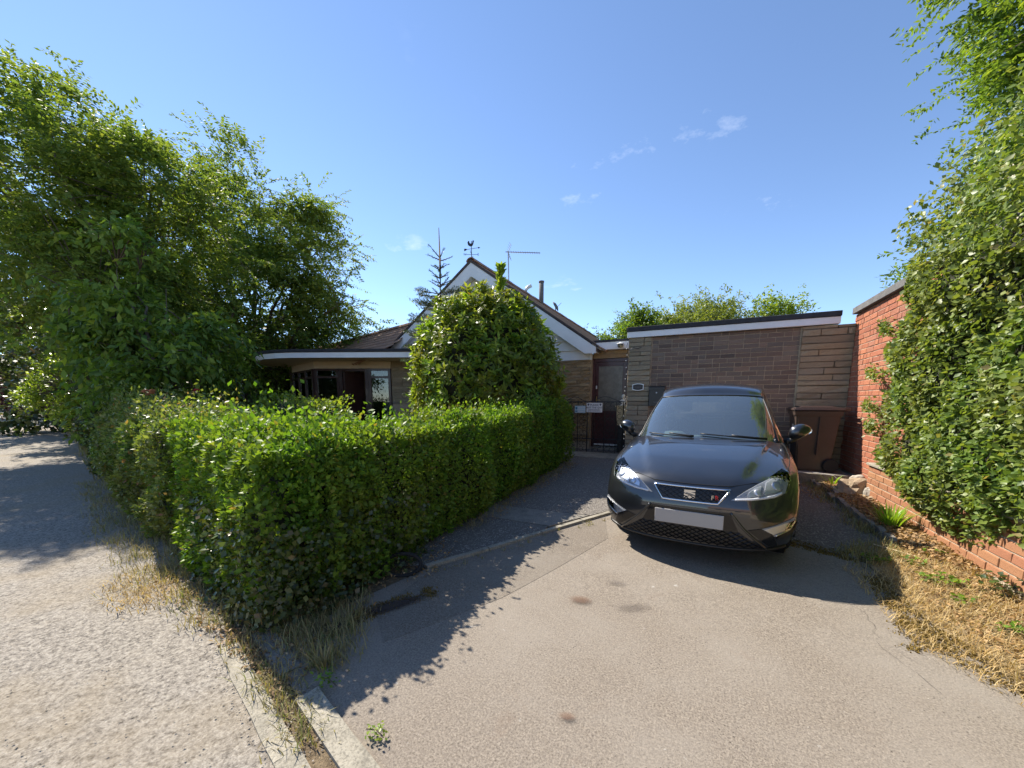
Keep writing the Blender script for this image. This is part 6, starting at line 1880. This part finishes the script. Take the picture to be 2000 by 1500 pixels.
M_rock = masonry('tan rock', [(0.0, (0.26, 0.19, 0.12)), (0.5, (0.34, 0.26, 0.175)), (1.0, (0.40, 0.33, 0.25))], sc=8, bmp=0.9, spots=((.16, .12, .08), 6, .58, .5))
M_rockw = masonry('pale limestone', [(0.0, (0.38, 0.34, 0.28)), (1.0, (0.48, 0.44, 0.38))], sc=10, bmp=0.9, spots=((.25, .2, .15), 7, .6, .5))
def rock(name, label, loc, size, mat, seed, rz=0, group=None):
    bm = bmesh.new(); bmesh.ops.create_icosphere(bm, subdivisions=3, radius=1)
    for v in bm.verts:
        p = np.array(v.co); k_ = 1 + .30 * float(lump(p[None], .9, seed)[0]) + .12 * float(lump(p[None], 2.6, seed + 1)[0])
        q = p * k_; q = np.sign(q) * np.abs(q) ** .8
        v.co = Vector((q[0] * size[0], q[1] * size[1], max(q[2], -.45) * size[2]))
    o = bm_obj(name, bm, mat, None, False, loc, (0, 0, rz)); return tag(o, label, 'rock', group)
rock('rock', 'largest tan rock at the foot of the red wall', (1.90, 6.30, .20), (.17, .13, .13), M_rock, 61, .4)
rock('rock', 'white lump of stone propped behind the largest tan rock', (2.00, 6.52, .25), (.10, .09, .10), M_rockw, 63)
rock('rock', 'mottled pale stone to the right of the largest tan rock', (2.02, 6.12, .17), (.075, .07, .09), M_rockw, 65, .9)
rock('rock', 'small rounded pebble of rubble in front of the mottled pale stone', (1.98, 5.98, .14), (.05, .045, .04), M_rock, 67, .2)
rock('rock', 'small grey stone at the edge of the bed beside the bin slab', (1.74, 6.75, .14), (.06, .05, .035), M_rock, 69, 1.2)

def blades(P, ln, wd, lean, up, key, name, parent=None, kind='stuff', seg=2):
    n = len(P)
    a = rng.uniform(0, 2 * np.pi, n)
    H = np.column_stack([np.cos(a), np.sin(a), np.zeros(n)]); S = np.column_stack([-np.sin(a), np.cos(a), np.zeros(n)])
    lean = rng.uniform(lean[0], lean[1], n)[:, None]; ln = (ln * rng.uniform(.5, 1.3, n))[:, None]; w = (wd * rng.uniform(.6, 1.3, n))[:, None]
    U = np.array([0, 0, 1.0])
    m = P + (H * np.sin(lean * .6) + U * np.cos(lean * .6)) * ln * .5
    e = m + (H * np.sin(lean) + U * np.cos(lean)) * ln * .5
    e[:, 2] = np.maximum(e[:, 2], P[:, 2] + .002)
    V = np.stack([P - S*w*.5, P + S*w*.5, m + S*w*.4, m - S*w*.4, e], 1)
    b = (np.arange(n) * 5)[:, None]
    F = np.concatenate([b + np.array(q) for q in ((0, 1, 2), (0, 2, 3), (3, 2, 4))], 0)
    me = np_mesh(name, V.reshape(-1, 3), F)
    o = link(name, me, parent, LEAF[key])
    if kind: o['kind'] = kind
    return o
def in_poly(poly, n):
    poly = np.array(poly); lo, hi = poly.min(0), poly.max(0); out = []
    while sum(map(len, out)) < n:
        p = rng.uniform(lo, hi, (n * 3, 2)); c = np.zeros(len(p), bool); j = len(poly) - 1
        for i in range(len(poly)):
            xi, yi = poly[i]; xj, yj = poly[j]
            c ^= ((yi > p[:, 1]) != (yj > p[:, 1])) & (p[:, 0] < (xj - xi) * (p[:, 1] - yi) / (yj - yi + 1e-12) + xi); j = i
        out.append(p[c])
    return np.vstack(out)[:n]
def gp(xy, off=0.0): return np.column_stack([xy, ground_z(xy[:, 1]) + off])

# flattened straw on the verge beside the drive
vp = [(1.33, 3.90), (1.34, 3.1), (1.45, 2.5), (2.2, 2.05), (2.9, 1.9), (2.09, 3.0), (2.09, 4.05), (1.66, 4.5)]
xy = in_poly(vp, 5000)
blades(gp(xy, .006), .085, .0035, (1.25, 1.56), 0, 'straw', 'straw')
xy = in_poly(vp, 1000)
blades(gp(xy, .005), .10, .004, (.1, 1.2), 0, 'straw', 'dry_grass')
# leaf litter on the bed and around
bp = [(1.66, 4.3), (2.08, 3.7), (2.08, 7.0), (1.70, 7.3)]
def litter(poly, n, sz, off, name='leaf_litter', key='litter'):
    xy = in_poly(poly, n); P = gp(xy, off)
    P[:, 2] += rng.uniform(0, .02, n)
    A = rng.normal(0, 1, (n, 3)) * np.array([1, 1, .3]); fn = np.array([0, 0, 1.0]) + rng.normal(0, .45, (n, 3))
    o = leaf_obj(name, [leaves(P, A, fn, sz * rng.uniform(.5, 1.4, n), sz * .55 * rng.uniform(.6, 1.2, n), 1, fold=.3, curl=.3)], LEAF[key]); o['kind'] = 'stuff'; return o
litter(bp, 3600, .040, .048)
litter([(1.42, 3.2), (1.6, 2.5), (2.08, 2.9), (2.08, 4.3), (1.6, 4.4)], 1900, .032, .008)
litter([(-2.2, 4.0), (-1.9, 3.4), (-1.95, 7.0), (-2.25, 7.2)], 420, .03, .008)
litter([(-2.1, 1.75), (-1.75, 2.2), (-1.95, 2.9), (-2.15, 2.9)], 160, .032, .006)
litter([(1.3, 6.2), (1.62, 5.0), (1.62, 6.8), (1.3, 7.0)], 160, .03, .006)
# dry weeds along the verge and corner
def tufts(poly, n, per, ln, key, name, spread=.05, lean=(.25, 1.4), wd=.0045, off=.0):
    c = in_poly(poly, n); xy = np.repeat(c, per, 0) + rng.normal(0, spread, (n * per, 2))
    k_ = np.repeat(rng.uniform(.5, 1.3, n), per)
    return blades(gp(xy, off), ln * k_, wd, lean, 0, key, name)
tufts([(-3.9, 1.35), (-2.6, 1.06), (-2.25, 1.14), (-2.2, 1.5), (-2.9, 1.32), (-3.9, 1.6)], 110, 13, .085, 'weed', 'dry_weeds')
tufts([(-2.35, 1.26), (-1.66, 1.10), (-1.55, 1.2), (-1.70, 1.5), (-2.0, 1.75)], 170, 14, .085, 'weed', 'dry_weeds')
tufts([(-9, 2.65), (-3.8, 1.32), (-3.8, 1.62), (-9, 2.95)], 230, 12, .10, 'weed', 'dry_weeds')
tufts([(-4.0, 1.05), (-3.1, .95), (-3.1, 1.2), (-4.0, 1.3)], 60, 12, .06, 'straw', 'dry_grass', lean=(.8, 1.5))
tufts([(-28, 7.2), (-9, 2.6), (-9, 3.0), (-28, 7.8)], 300, 12, .28, 'weed', 'dry_weeds', wd=.012)
tufts([(1.25, 3.75), (1.62, 4.1), (1.62, 4.5), (1.2, 4.1)], 60, 16, .09, 'weed', 'dry_weeds')
tufts([(1.5, 4.6), (1.63, 4.6), (1.63, 7.3), (1.52, 7.3)], 110, 14, .10, 'weed', 'dry_weeds')
tufts([(-1.86, 2.30), (-0.82, 4.22), (-0.78, 4.12), (-1.78, 2.26)], 26, 10, .035, 'weed', 'crack_weeds', .015)
tufts([(-2.16, 3.2), (-2.02, 3.2), (-2.1, 7.0), (-2.24, 7.0)], 90, 12, .07, 'weed', 'dry_weeds')
litter([(-3.9, 1.3), (-2.5, 1.02), (-1.6, .95), (-1.8, 1.7), (-3.9, 1.6)], 900, .028, .008)
tufts([(-9, 2.35), (-3.6, 1.05), (-3.3, 1.32), (-9, 2.8)], 240, 14, .075, 'weed', 'dry_weeds', lean=(.4, 1.5))
tufts([(-2.3, 1.12), (-1.3, .83), (-1.3, .87), (-2.25, 1.16)], 60, 14, .06, 'weed', 'dry_weeds', lean=(.3, 1.45))
litter([(-2.5, 1.10), (-1.7, .90), (-1.6, 1.0), (-1.8, 1.2), (-2.4, 1.3)], 260, .018, .012)
# brown moss creeping onto the tarmac
def moss(poly, n, name='moss'):
    c = in_poly(poly, n); xy = np.repeat(c, 14, 0) + rng.normal(0, .018, (n * 14, 2))
    o = blades(gp(xy, .0), .016, .007, (.3, 1.5), 0, 'moss', name); return o
moss([(1.22, 3.62), (1.34, 3.62), (1.36, 3.0), (1.52, 2.45), (1.70, 2.3), (1.46, 2.30), (1.24, 2.75), (1.18, 3.1)], 300)
blades(gp(in_poly([(1.10, 3.7), (1.4, 3.7), (1.5, 2.6), (1.8, 2.2), (1.5, 2.1), (1.15, 2.7)], 1500), .004), .06, .0035, (1.2, 1.56), 0, 'straw', 'straw')
moss([(1.14, 3.0), (1.26, 3.1), (1.3, 2.7), (1.1, 2.62)], 60)
moss([(0.75, 4.08), (1.25, 3.85), (1.35, 4.0), (.8, 4.25)], 130)
moss([(-2.0, 1.3), (-1.86, 1.25), (-1.70, 1.72), (-1.55, 2.0), (-1.66, 2.05), (-1.85, 1.7)], 170)

# soft edged stains on the tarmac
def stain_mat(name, col, op):
    m, nt, b = newmat(name)
    v = coords(nt)
    ln = nt.nodes.new('ShaderNodeVectorMath'); ln.operation = 'LENGTH'; nt.links.new(v, ln.inputs[0])
    n = noise(nt, v, 7, 5, .7)
    f = math2(nt, 'ADD', ln.outputs['Value'], math2(nt, 'MULTIPLY', math2(nt, 'SUBTRACT', n, .5), 1.1))
    a = mapr(nt, f, .35, .85, op, 0.0)
    b.inputs['Base Color'].default_value = c4(col); b.inputs['Roughness'].default_value = .9
    nt.links.new(a, b.inputs['Alpha'])
    return m
M_st = stain_mat('rusty stain', (0.15, 0.085, 0.055), .6); M_oil = stain_mat('oil stain', (0.12, 0.10, 0.09), .32); M_pale = None
M_damp = stain_mat('dark damp stain', (0.05, 0.035, 0.03), .85)
def stain(name, x, y, rx, ry, rz, mat, off=.012):
    bm = bmesh.new()
    f = bm.faces.new([bm.verts.new((math.cos(a), math.sin(a), 0)) for a in np.linspace(0, 2 * math.pi, 16, endpoint=False)])
    o = bm_obj(name, bm, mat, None); o.location = (x, y, float(ground_z(y)) + off); o.rotation_euler = (0, 0, rz); o.scale = (rx, ry, 1); o['kind'] = 'structure'
    return o
stain('stain', -0.63, 2.36, .10, .07, .2, M_st)
stain('stain', -0.30, 2.42, .16, .07, .6, M_oil)
stain('stain', -0.46, 2.70, .10, .05, .3, M_oil)
stain('stain', -0.42, 1.40, .05, .03, .3, M_st)
stain('stain', -1.72, 1.75, .30, .085, 1.05, M_damp)
stain('stain', -1.86, 1.42, .16, .08, .9, M_damp, .0125)
# grit scattered over tarmac and road
def grit(poly, n, s, name, mat, off=.0):
    xy = in_poly(poly, n); P = gp(xy, off); sz = s * rng.uniform(.4, 1.5, n)[:, None]
    T = np.array([(1, 0, 0), (-.5, .87, 0), (-.5, -.87, 0), (0.1, 0, 1.0)])
    a = rng.uniform(0, 6.28, n); c, s_ = np.cos(a)[:, None], np.sin(a)[:, None]
    V = np.stack([T[:, 0] * c - T[:, 1] * s_, T[:, 0] * s_ + T[:, 1] * c, np.broadcast_to(T[:, 2] * .7, (n, 4))], -1) * sz[:, None] + P[:, None]
    b = (np.arange(n) * 4)[:, None]; F = np.concatenate([b + np.array(q) for q in ((0, 1, 3), (1, 2, 3), (2, 0, 3))], 0)
    o = link(name, np_mesh(name, V.reshape(-1, 3), F), None, mat); o['kind'] = 'stuff'; return o
M_grit = leafmat('grit', [(0, (.08, .07, .06)), (.6, (.22, .19, .16)), (1, (.38, .34, .29))], 0.0, .9, .2)
grit([(-9, -1.5), (-1.2, .1), (-1.0, .65), (-3, 1.1), (-9, 2.5)], 4200, .0045, 'grit', M_grit)
grit([(-1.9, 1.2), (-.6, .7), (1.3, 2.4), (1.2, 3.6), (-.8, 4.2)], 1500, .003, 'grit', M_grit)
grit([(-2.4, .98), (-1.2, .66), (-1.0, .85), (-1.9, 1.2)], 600, .005, 'grit', M_grit)

# green plants
def strap_plant(name, label, loc, n, h, w, key, seed=0, spread=.08, cat='plant', group=None):
    r = np.random.default_rng(seed); t = thing(name, label, cat, loc, 0, group)
    V, F = [], []
    for i in range(n):
        a = r.uniform(0, 6.28); d = np.array([math.cos(a), math.sin(a), 0]); s = np.array([-d[1], d[0], 0]); L_ = h * r.uniform(.6, 1.15); out = r.uniform(.15, .75)
        b = d * r.uniform(0, spread); k0 = len(V)
        for q in np.linspace(0, 1, 6):
            p = b + d * out * L_ * q ** 1.6 + np.array([0, 0, L_ * (q - .25 * out * q ** 2.5)]); ww = w * (math.sin(math.pi * (.18 + .80 * q)))
            V += [p - s * ww, p + np.array([0, 0, -ww * .3]), p + s * ww]
        for q in range(5):
            for e in (0, 1): F.append((k0 + q*3 + e, k0 + q*3 + e + 1, k0 + q*3 + e + 4, k0 + q*3 + e + 3))
    link('leaves', np_mesh('leaves', np.array(V), F, True), t, LEAF[key]); return t
strap_plant('bulb_plant', 'bright green strap leaved plant in the bed beside the wall', (1.80, 4.92, .07), 60, .27, .012, 'bright', 3)
strap_plant('bulb_plant', 'small pale green sprout in the shade near the loose brick', (1.80, 6.72, .15), 9, .16, .012, 'bright', 5)
def sprig(name, label, xy, n, r, key, leaf, seed, group=None, hgt=.05):
    t = thing(name, label, 'plant', (xy[0], xy[1], float(ground_z(xy[1])) + .02), 0, group)
    a = rng.uniform(0, 6.28, n); d = r * rng.random(n) ** .6
    P = np.column_stack([np.cos(a) * d * 1.5, np.sin(a) * d, rng.uniform(0, hgt, n)])
    leaf_obj('foliage', [leaves(P, rng.normal(0, 1, (n, 3)) * np.array([1, 1, .4]), np.array([0, 0, 1.0]) + rng.normal(0, .4, (n, 3)), leaf * rng.uniform(.6, 1.3, n), leaf * .75, 1)], LEAF[key], t)
    bm = bmesh.new(); tube(bm, [(-r * 1.3, 0, .006), (0, .01, .012), (r * 1.3, 0, .006)], .003, 5); bm_obj('stem', bm, M_twig, t)
g = 'ivy sprigs creeping over the straw'
sprig('ivy_sprig', 'longest ivy sprig creeping over the middle of the straw verge', (1.66, 3.66), 70, .085, 'hedge', .036, 1, g)
sprig('ivy_sprig', 'ivy sprig on the straw nearest the tarmac and the strap plant', (1.62, 3.97), 34, .05, 'hedge', .03, 2, g)
sprig('ivy_sprig', 'dark ivy clump at the right edge under the climber', (1.99, 3.62), 110, .12, 'dark', .045, 3, g, .12)
sprig('ivy_sprig', 'tiny ivy sprig on the straw furthest from the red wall', (1.62, 3.35), 26, .04, 'hedge', .03, 4, g)
sprig('ivy_sprig', 'ivy sprig beneath the low orange wall among brown leaves', (1.86, 4.25), 44, .06, 'hedge', .03, 5, g)
sprig('ivy_sprig', 'ivy sprig lowest on the straw towards the near edge of the verge', (1.72, 3.05), 40, .05, 'hedge', .03, 11, g)
sprig('weed_plant', 'green weed in the shade at the end of the bed edging', (1.38, 3.92), 60, .07, 'hedge', .028, 6)
sprig('weed_plant', 'small pale weed beside the near end of the kerb stone', (-1.08, .97), 40, .035, 'lime', .016, 7, None, .03)
sprig('weed_plant', 'green weed at the broken top end of the kerb', (-1.50, 1.08), 40, .05, 'hedge', .022, 8)
strap_plant('grass_clump', 'green grass clump between the two kerb rows', (-1.62, 1.16, .0), 40, .11, .003, 'weed', 9, .06, 'grass')
strap_plant('grass_clump', 'tall seeding grass clump at the foot of the hedge corner', (-2.30, 1.28, .0), 60, .17, .0025, 'straw', 10, .10, 'grass')
# dry stalk on the straw
t = thing('dry_stalk', 'pale dry stalk lying on the edge of the straw', 'stalk', (1.60, 4.2, .06))
bm = bmesh.new(); tube(bm, [(-.12, .10, .02), (.02, .0, .012), (.10, -.06, .006)], .006, 6); bm_obj('stalk', bm, plain('pale stalk', (.55, .45, .28), .7), t)
t = thing('cable', 'thin pale cable looped on the ground in front of the bin', 'cable', (1.5, 6.8, .29))
bm = bmesh.new(); tube(bm, [(-.25, .02, -.12), (-.1, .0, .01), (.12, -.02, .02), (.3, -.05, .0), (.42, -.10, -.13)], .004, 5); bm_obj('cable', bm, M_white_p, t)
# black ring beneath the hedge
t = thing('rubber_ring', 'black rubber ring half hidden at the foot of the hedge beside the drive', 'ring', (-2.00, 2.16, .07))
bm = bmesh.new(); mm = Matrix.Rotation(R(58), 4, 'X') @ Matrix.Rotation(0, 4, 'Z')
tube(bm, [tuple(mm @ Vector((.14 * math.cos(a), .085 * math.sin(a), 0))) for a in np.linspace(0, 2 * math.pi, 26, endpoint=False)], .016, 8, True); o = bm_obj('ring', bm, M_tyre, t, True); o.rotation_euler = (0, 0, .5)

# ------------------------------------------------------------------ far end of the road
M_wood = plain('weathered red brown post', (0.22, 0.09, 0.06), 0.7, var=.2)
def bollard(loc, label):
    t = thing('bollard', label, 'bollard', loc, .3, 'posts at the far verge')
    bm = bmesh.new(); box(bm, -.22, .22, -.22, .22, 0, .86, .03); bm_obj('post', bm, M_wood, t)
    bm = bmesh.new(); box(bm, -.36, .36, -.26, .26, .862, .95, .02); bm_obj('cap', bm, M_conc, t)
pA, pB = at(-48.4, 39.5, .02), at(-45.5, 39.9, .02)
bollard(pA, 'squat red brown post with pale cap on the far verge'); bollard(pB, 'second red brown post partly behind the far hedge end')
t = thing('chain', 'sagging pale chain strung between the far posts', 'chain', (0, 0, 0))
a_, b_ = Vector(pA), Vector(pB)
bm = bmesh.new(); tube(bm, [tuple(a_.lerp(b_, q) + Vector((0, 0, .7 - .4 * math.sin(math.pi * q)))) for q in np.linspace(0, 1, 12)], .035, 6); bm_obj('links', bm, M_conc, t)
def far_car(loc, rz, col, label):
    t = thing('parked_car', label, 'car', loc, rz)
    pm = plain('car paint ' + label[:8], col, .25, spec=.6, coat=.8)
    bm = bmesh.new()
    side = [(-2.1, .35), (-2.15, .7), (-1.9, .88), (-1.0, .95), (-.45, 1.40), (.9, 1.44), (1.6, 1.0), (2.05, .92), (2.1, .4)]
    extr(bm, [(x, -.82, z) for x, z in side], (0, 1.64, 0)); bmesh.ops.bevel(bm, geom=[e for e in bm.edges], offset=.06, segments=2, affect='EDGES'); bm_obj('body', bm, pm, t, True)
    for sy in (-.835, .80):
        bm = bmesh.new(); extr(bm, [(-.85, sy, .97), (-.42, sy, 1.34), (.2, sy, 1.37), (.2, sy, .97)], (0, .03, 0)); bm_obj('side_window', bm, M_sideg, t)
        bm = bmesh.new(); extr(bm, [(.28, sy, .97), (.28, sy, 1.37), (.85, sy, 1.37), (1.4, sy, 1.0)], (0, .03, 0)); bm_obj('side_window', bm, M_sideg, t)
        for x in (-1.3, 1.25):
            bm = bmesh.new(); lathe(bm, [(0, -.1), (.3, -.1), (.31, 0), (.3, .1), (0, .1)], 18, Matrix.Translation((x, sy * .93, .31)) @ Matrix.Rotation(math.pi/2, 4, 'X')); bm_obj('wheel', bm, M_tyre, t)
far_car(at(-57.5, 46.0, .03), .55, (.02, .07, .16), 'blue car parked beyond the far verge behind the post')
far_car(at(-60.5, 45.0, .03), .55, (.02, .022, .025), 'black car parked left of the blue car at the far end')
far_car(at(-62.5, 48.5, .03), .55, (.35, .37, .38), 'silver car glimpsed behind the black one at the far end')
t = thing('rail_fence', 'long white rail fence across the far end of the road', 'fence', at(-60, 50, .05), .45)
for q in range(7): boxm('post', (-12 + q * 4 - .05, -12 + q * 4 + .05, -.05, .05, 0, 1.25), M_white, t)
boxm('rail', (-12.1, 12.1, -.075, -.052, 1.10, 1.22), M_white, t)
box_hedge('hedge', 'low dark clipped hedge at the far left beside the parked cars', at(-52.5, 41.5, 0), at(-54.5, 41.8)[:2], at(-51.2, 42.4)[:2], 1.0, 1.0, 1.0, 'dark', 260, (.2, .12), 'LRTAB', .1, seed=77)
M_roofp = plain('pinkish far roof', (0.36, 0.24, 0.19), .85, var=.2)
def far_house(loc, rz, wall, w, label):
    t = thing('far_house', label, 'house', loc, rz)
    bm = bmesh.new(); box(bm, -w/2, w/2, -3, 3, 0, 2.5); bm_obj('wall', bm, wall, t)
    bm = bmesh.new(); extr(bm, [(-w/2 - .4, -3.5, 2.45), (-w/2 - .4, 3.5, 2.45), (-w/2 - .4, 0, 4.9)], (w + .8, 0, 0)); bm_obj('roof', bm, M_roofp, t)
    for q in range(3):
        x = -w/2 + w * (q + .5) / 3
        fr = boxm('window', (x - .8, x + .8, -3.06, -3.002, 1.0, 2.2), M_white, t); boxm('pane', (x - .7, x + .7, -3.09, -3.062, 1.08, 2.12), M_sideg, fr)
far_house(at(-73, 60, 0), .5, M_cream, 12, 'pale rendered house at the far left end of the road')
far_house(at(-64, 63, 0), .5, M_brick_r, 10, 'red brick house at the far end behind the blue car')
# brick outbuilding glimpsed under the trees
t = thing('outbuilding', 'low brick outbuilding glimpsed under the trees left of the bay', 'shed', at(-10.6, 14.6, 0), -.35)
bm = bmesh.new(); box(bm, -1.7, 1.7, 0, 2.5, 0, 2.2); bm_obj('wall', bm, M_brick_p, t)
bm = bmesh.new(); box(bm, -1.85, 1.85, -.15, 2.65, 2.202, 2.32); bm_obj('roof', bm, M_felt, t)
boxm('corner_post', (1.702, 1.80, -.05, .05, 0, 2.15), M_white, t)

# cracks in the tarmac
M_crack = plain('crack in tarmac', (0.075, 0.064, 0.055), 0.95)
def crack(pts, w):
    P = [np.array(p) for p in pts]; out = []
    for a_, b_ in zip(P, P[1:]):
        for q in np.linspace(0, 1, 7)[:-1]: out.append(a_ + (b_ - a_) * q + rng.normal(0, .012, 2))
    out.append(P[-1])
    L_, R_ = [], []
    for i, p in enumerate(out):
        d = out[min(i+1, len(out)-1)] - out[max(i-1, 0)]; d = d / np.linalg.norm(d); n_ = np.array([-d[1], d[0]]); ww = w * rng.uniform(.3, 1.2)
        L_.append(p + n_ * ww); R_.append(p - n_ * ww)
    V = [(x, y, float(ground_z(y)) + .0055) for x, y in L_ + R_]; m_ = len(out)
    o = link('crack', np_mesh('crack', np.array(V), [(i, i + 1, m_ + i + 1, m_ + i) for i in range(m_ - 1)]), None, M_crack); o['kind'] = 'structure'
crack([(1.1, 2.3), (.98, 2.6), (1.05, 2.9), (.95, 3.2)], .0009)

far_house((8.2, -17.0, 0), .45 + math.pi, M_cream, 15, 'tile roofed house across the road, seen only as a reflection in the bay window')
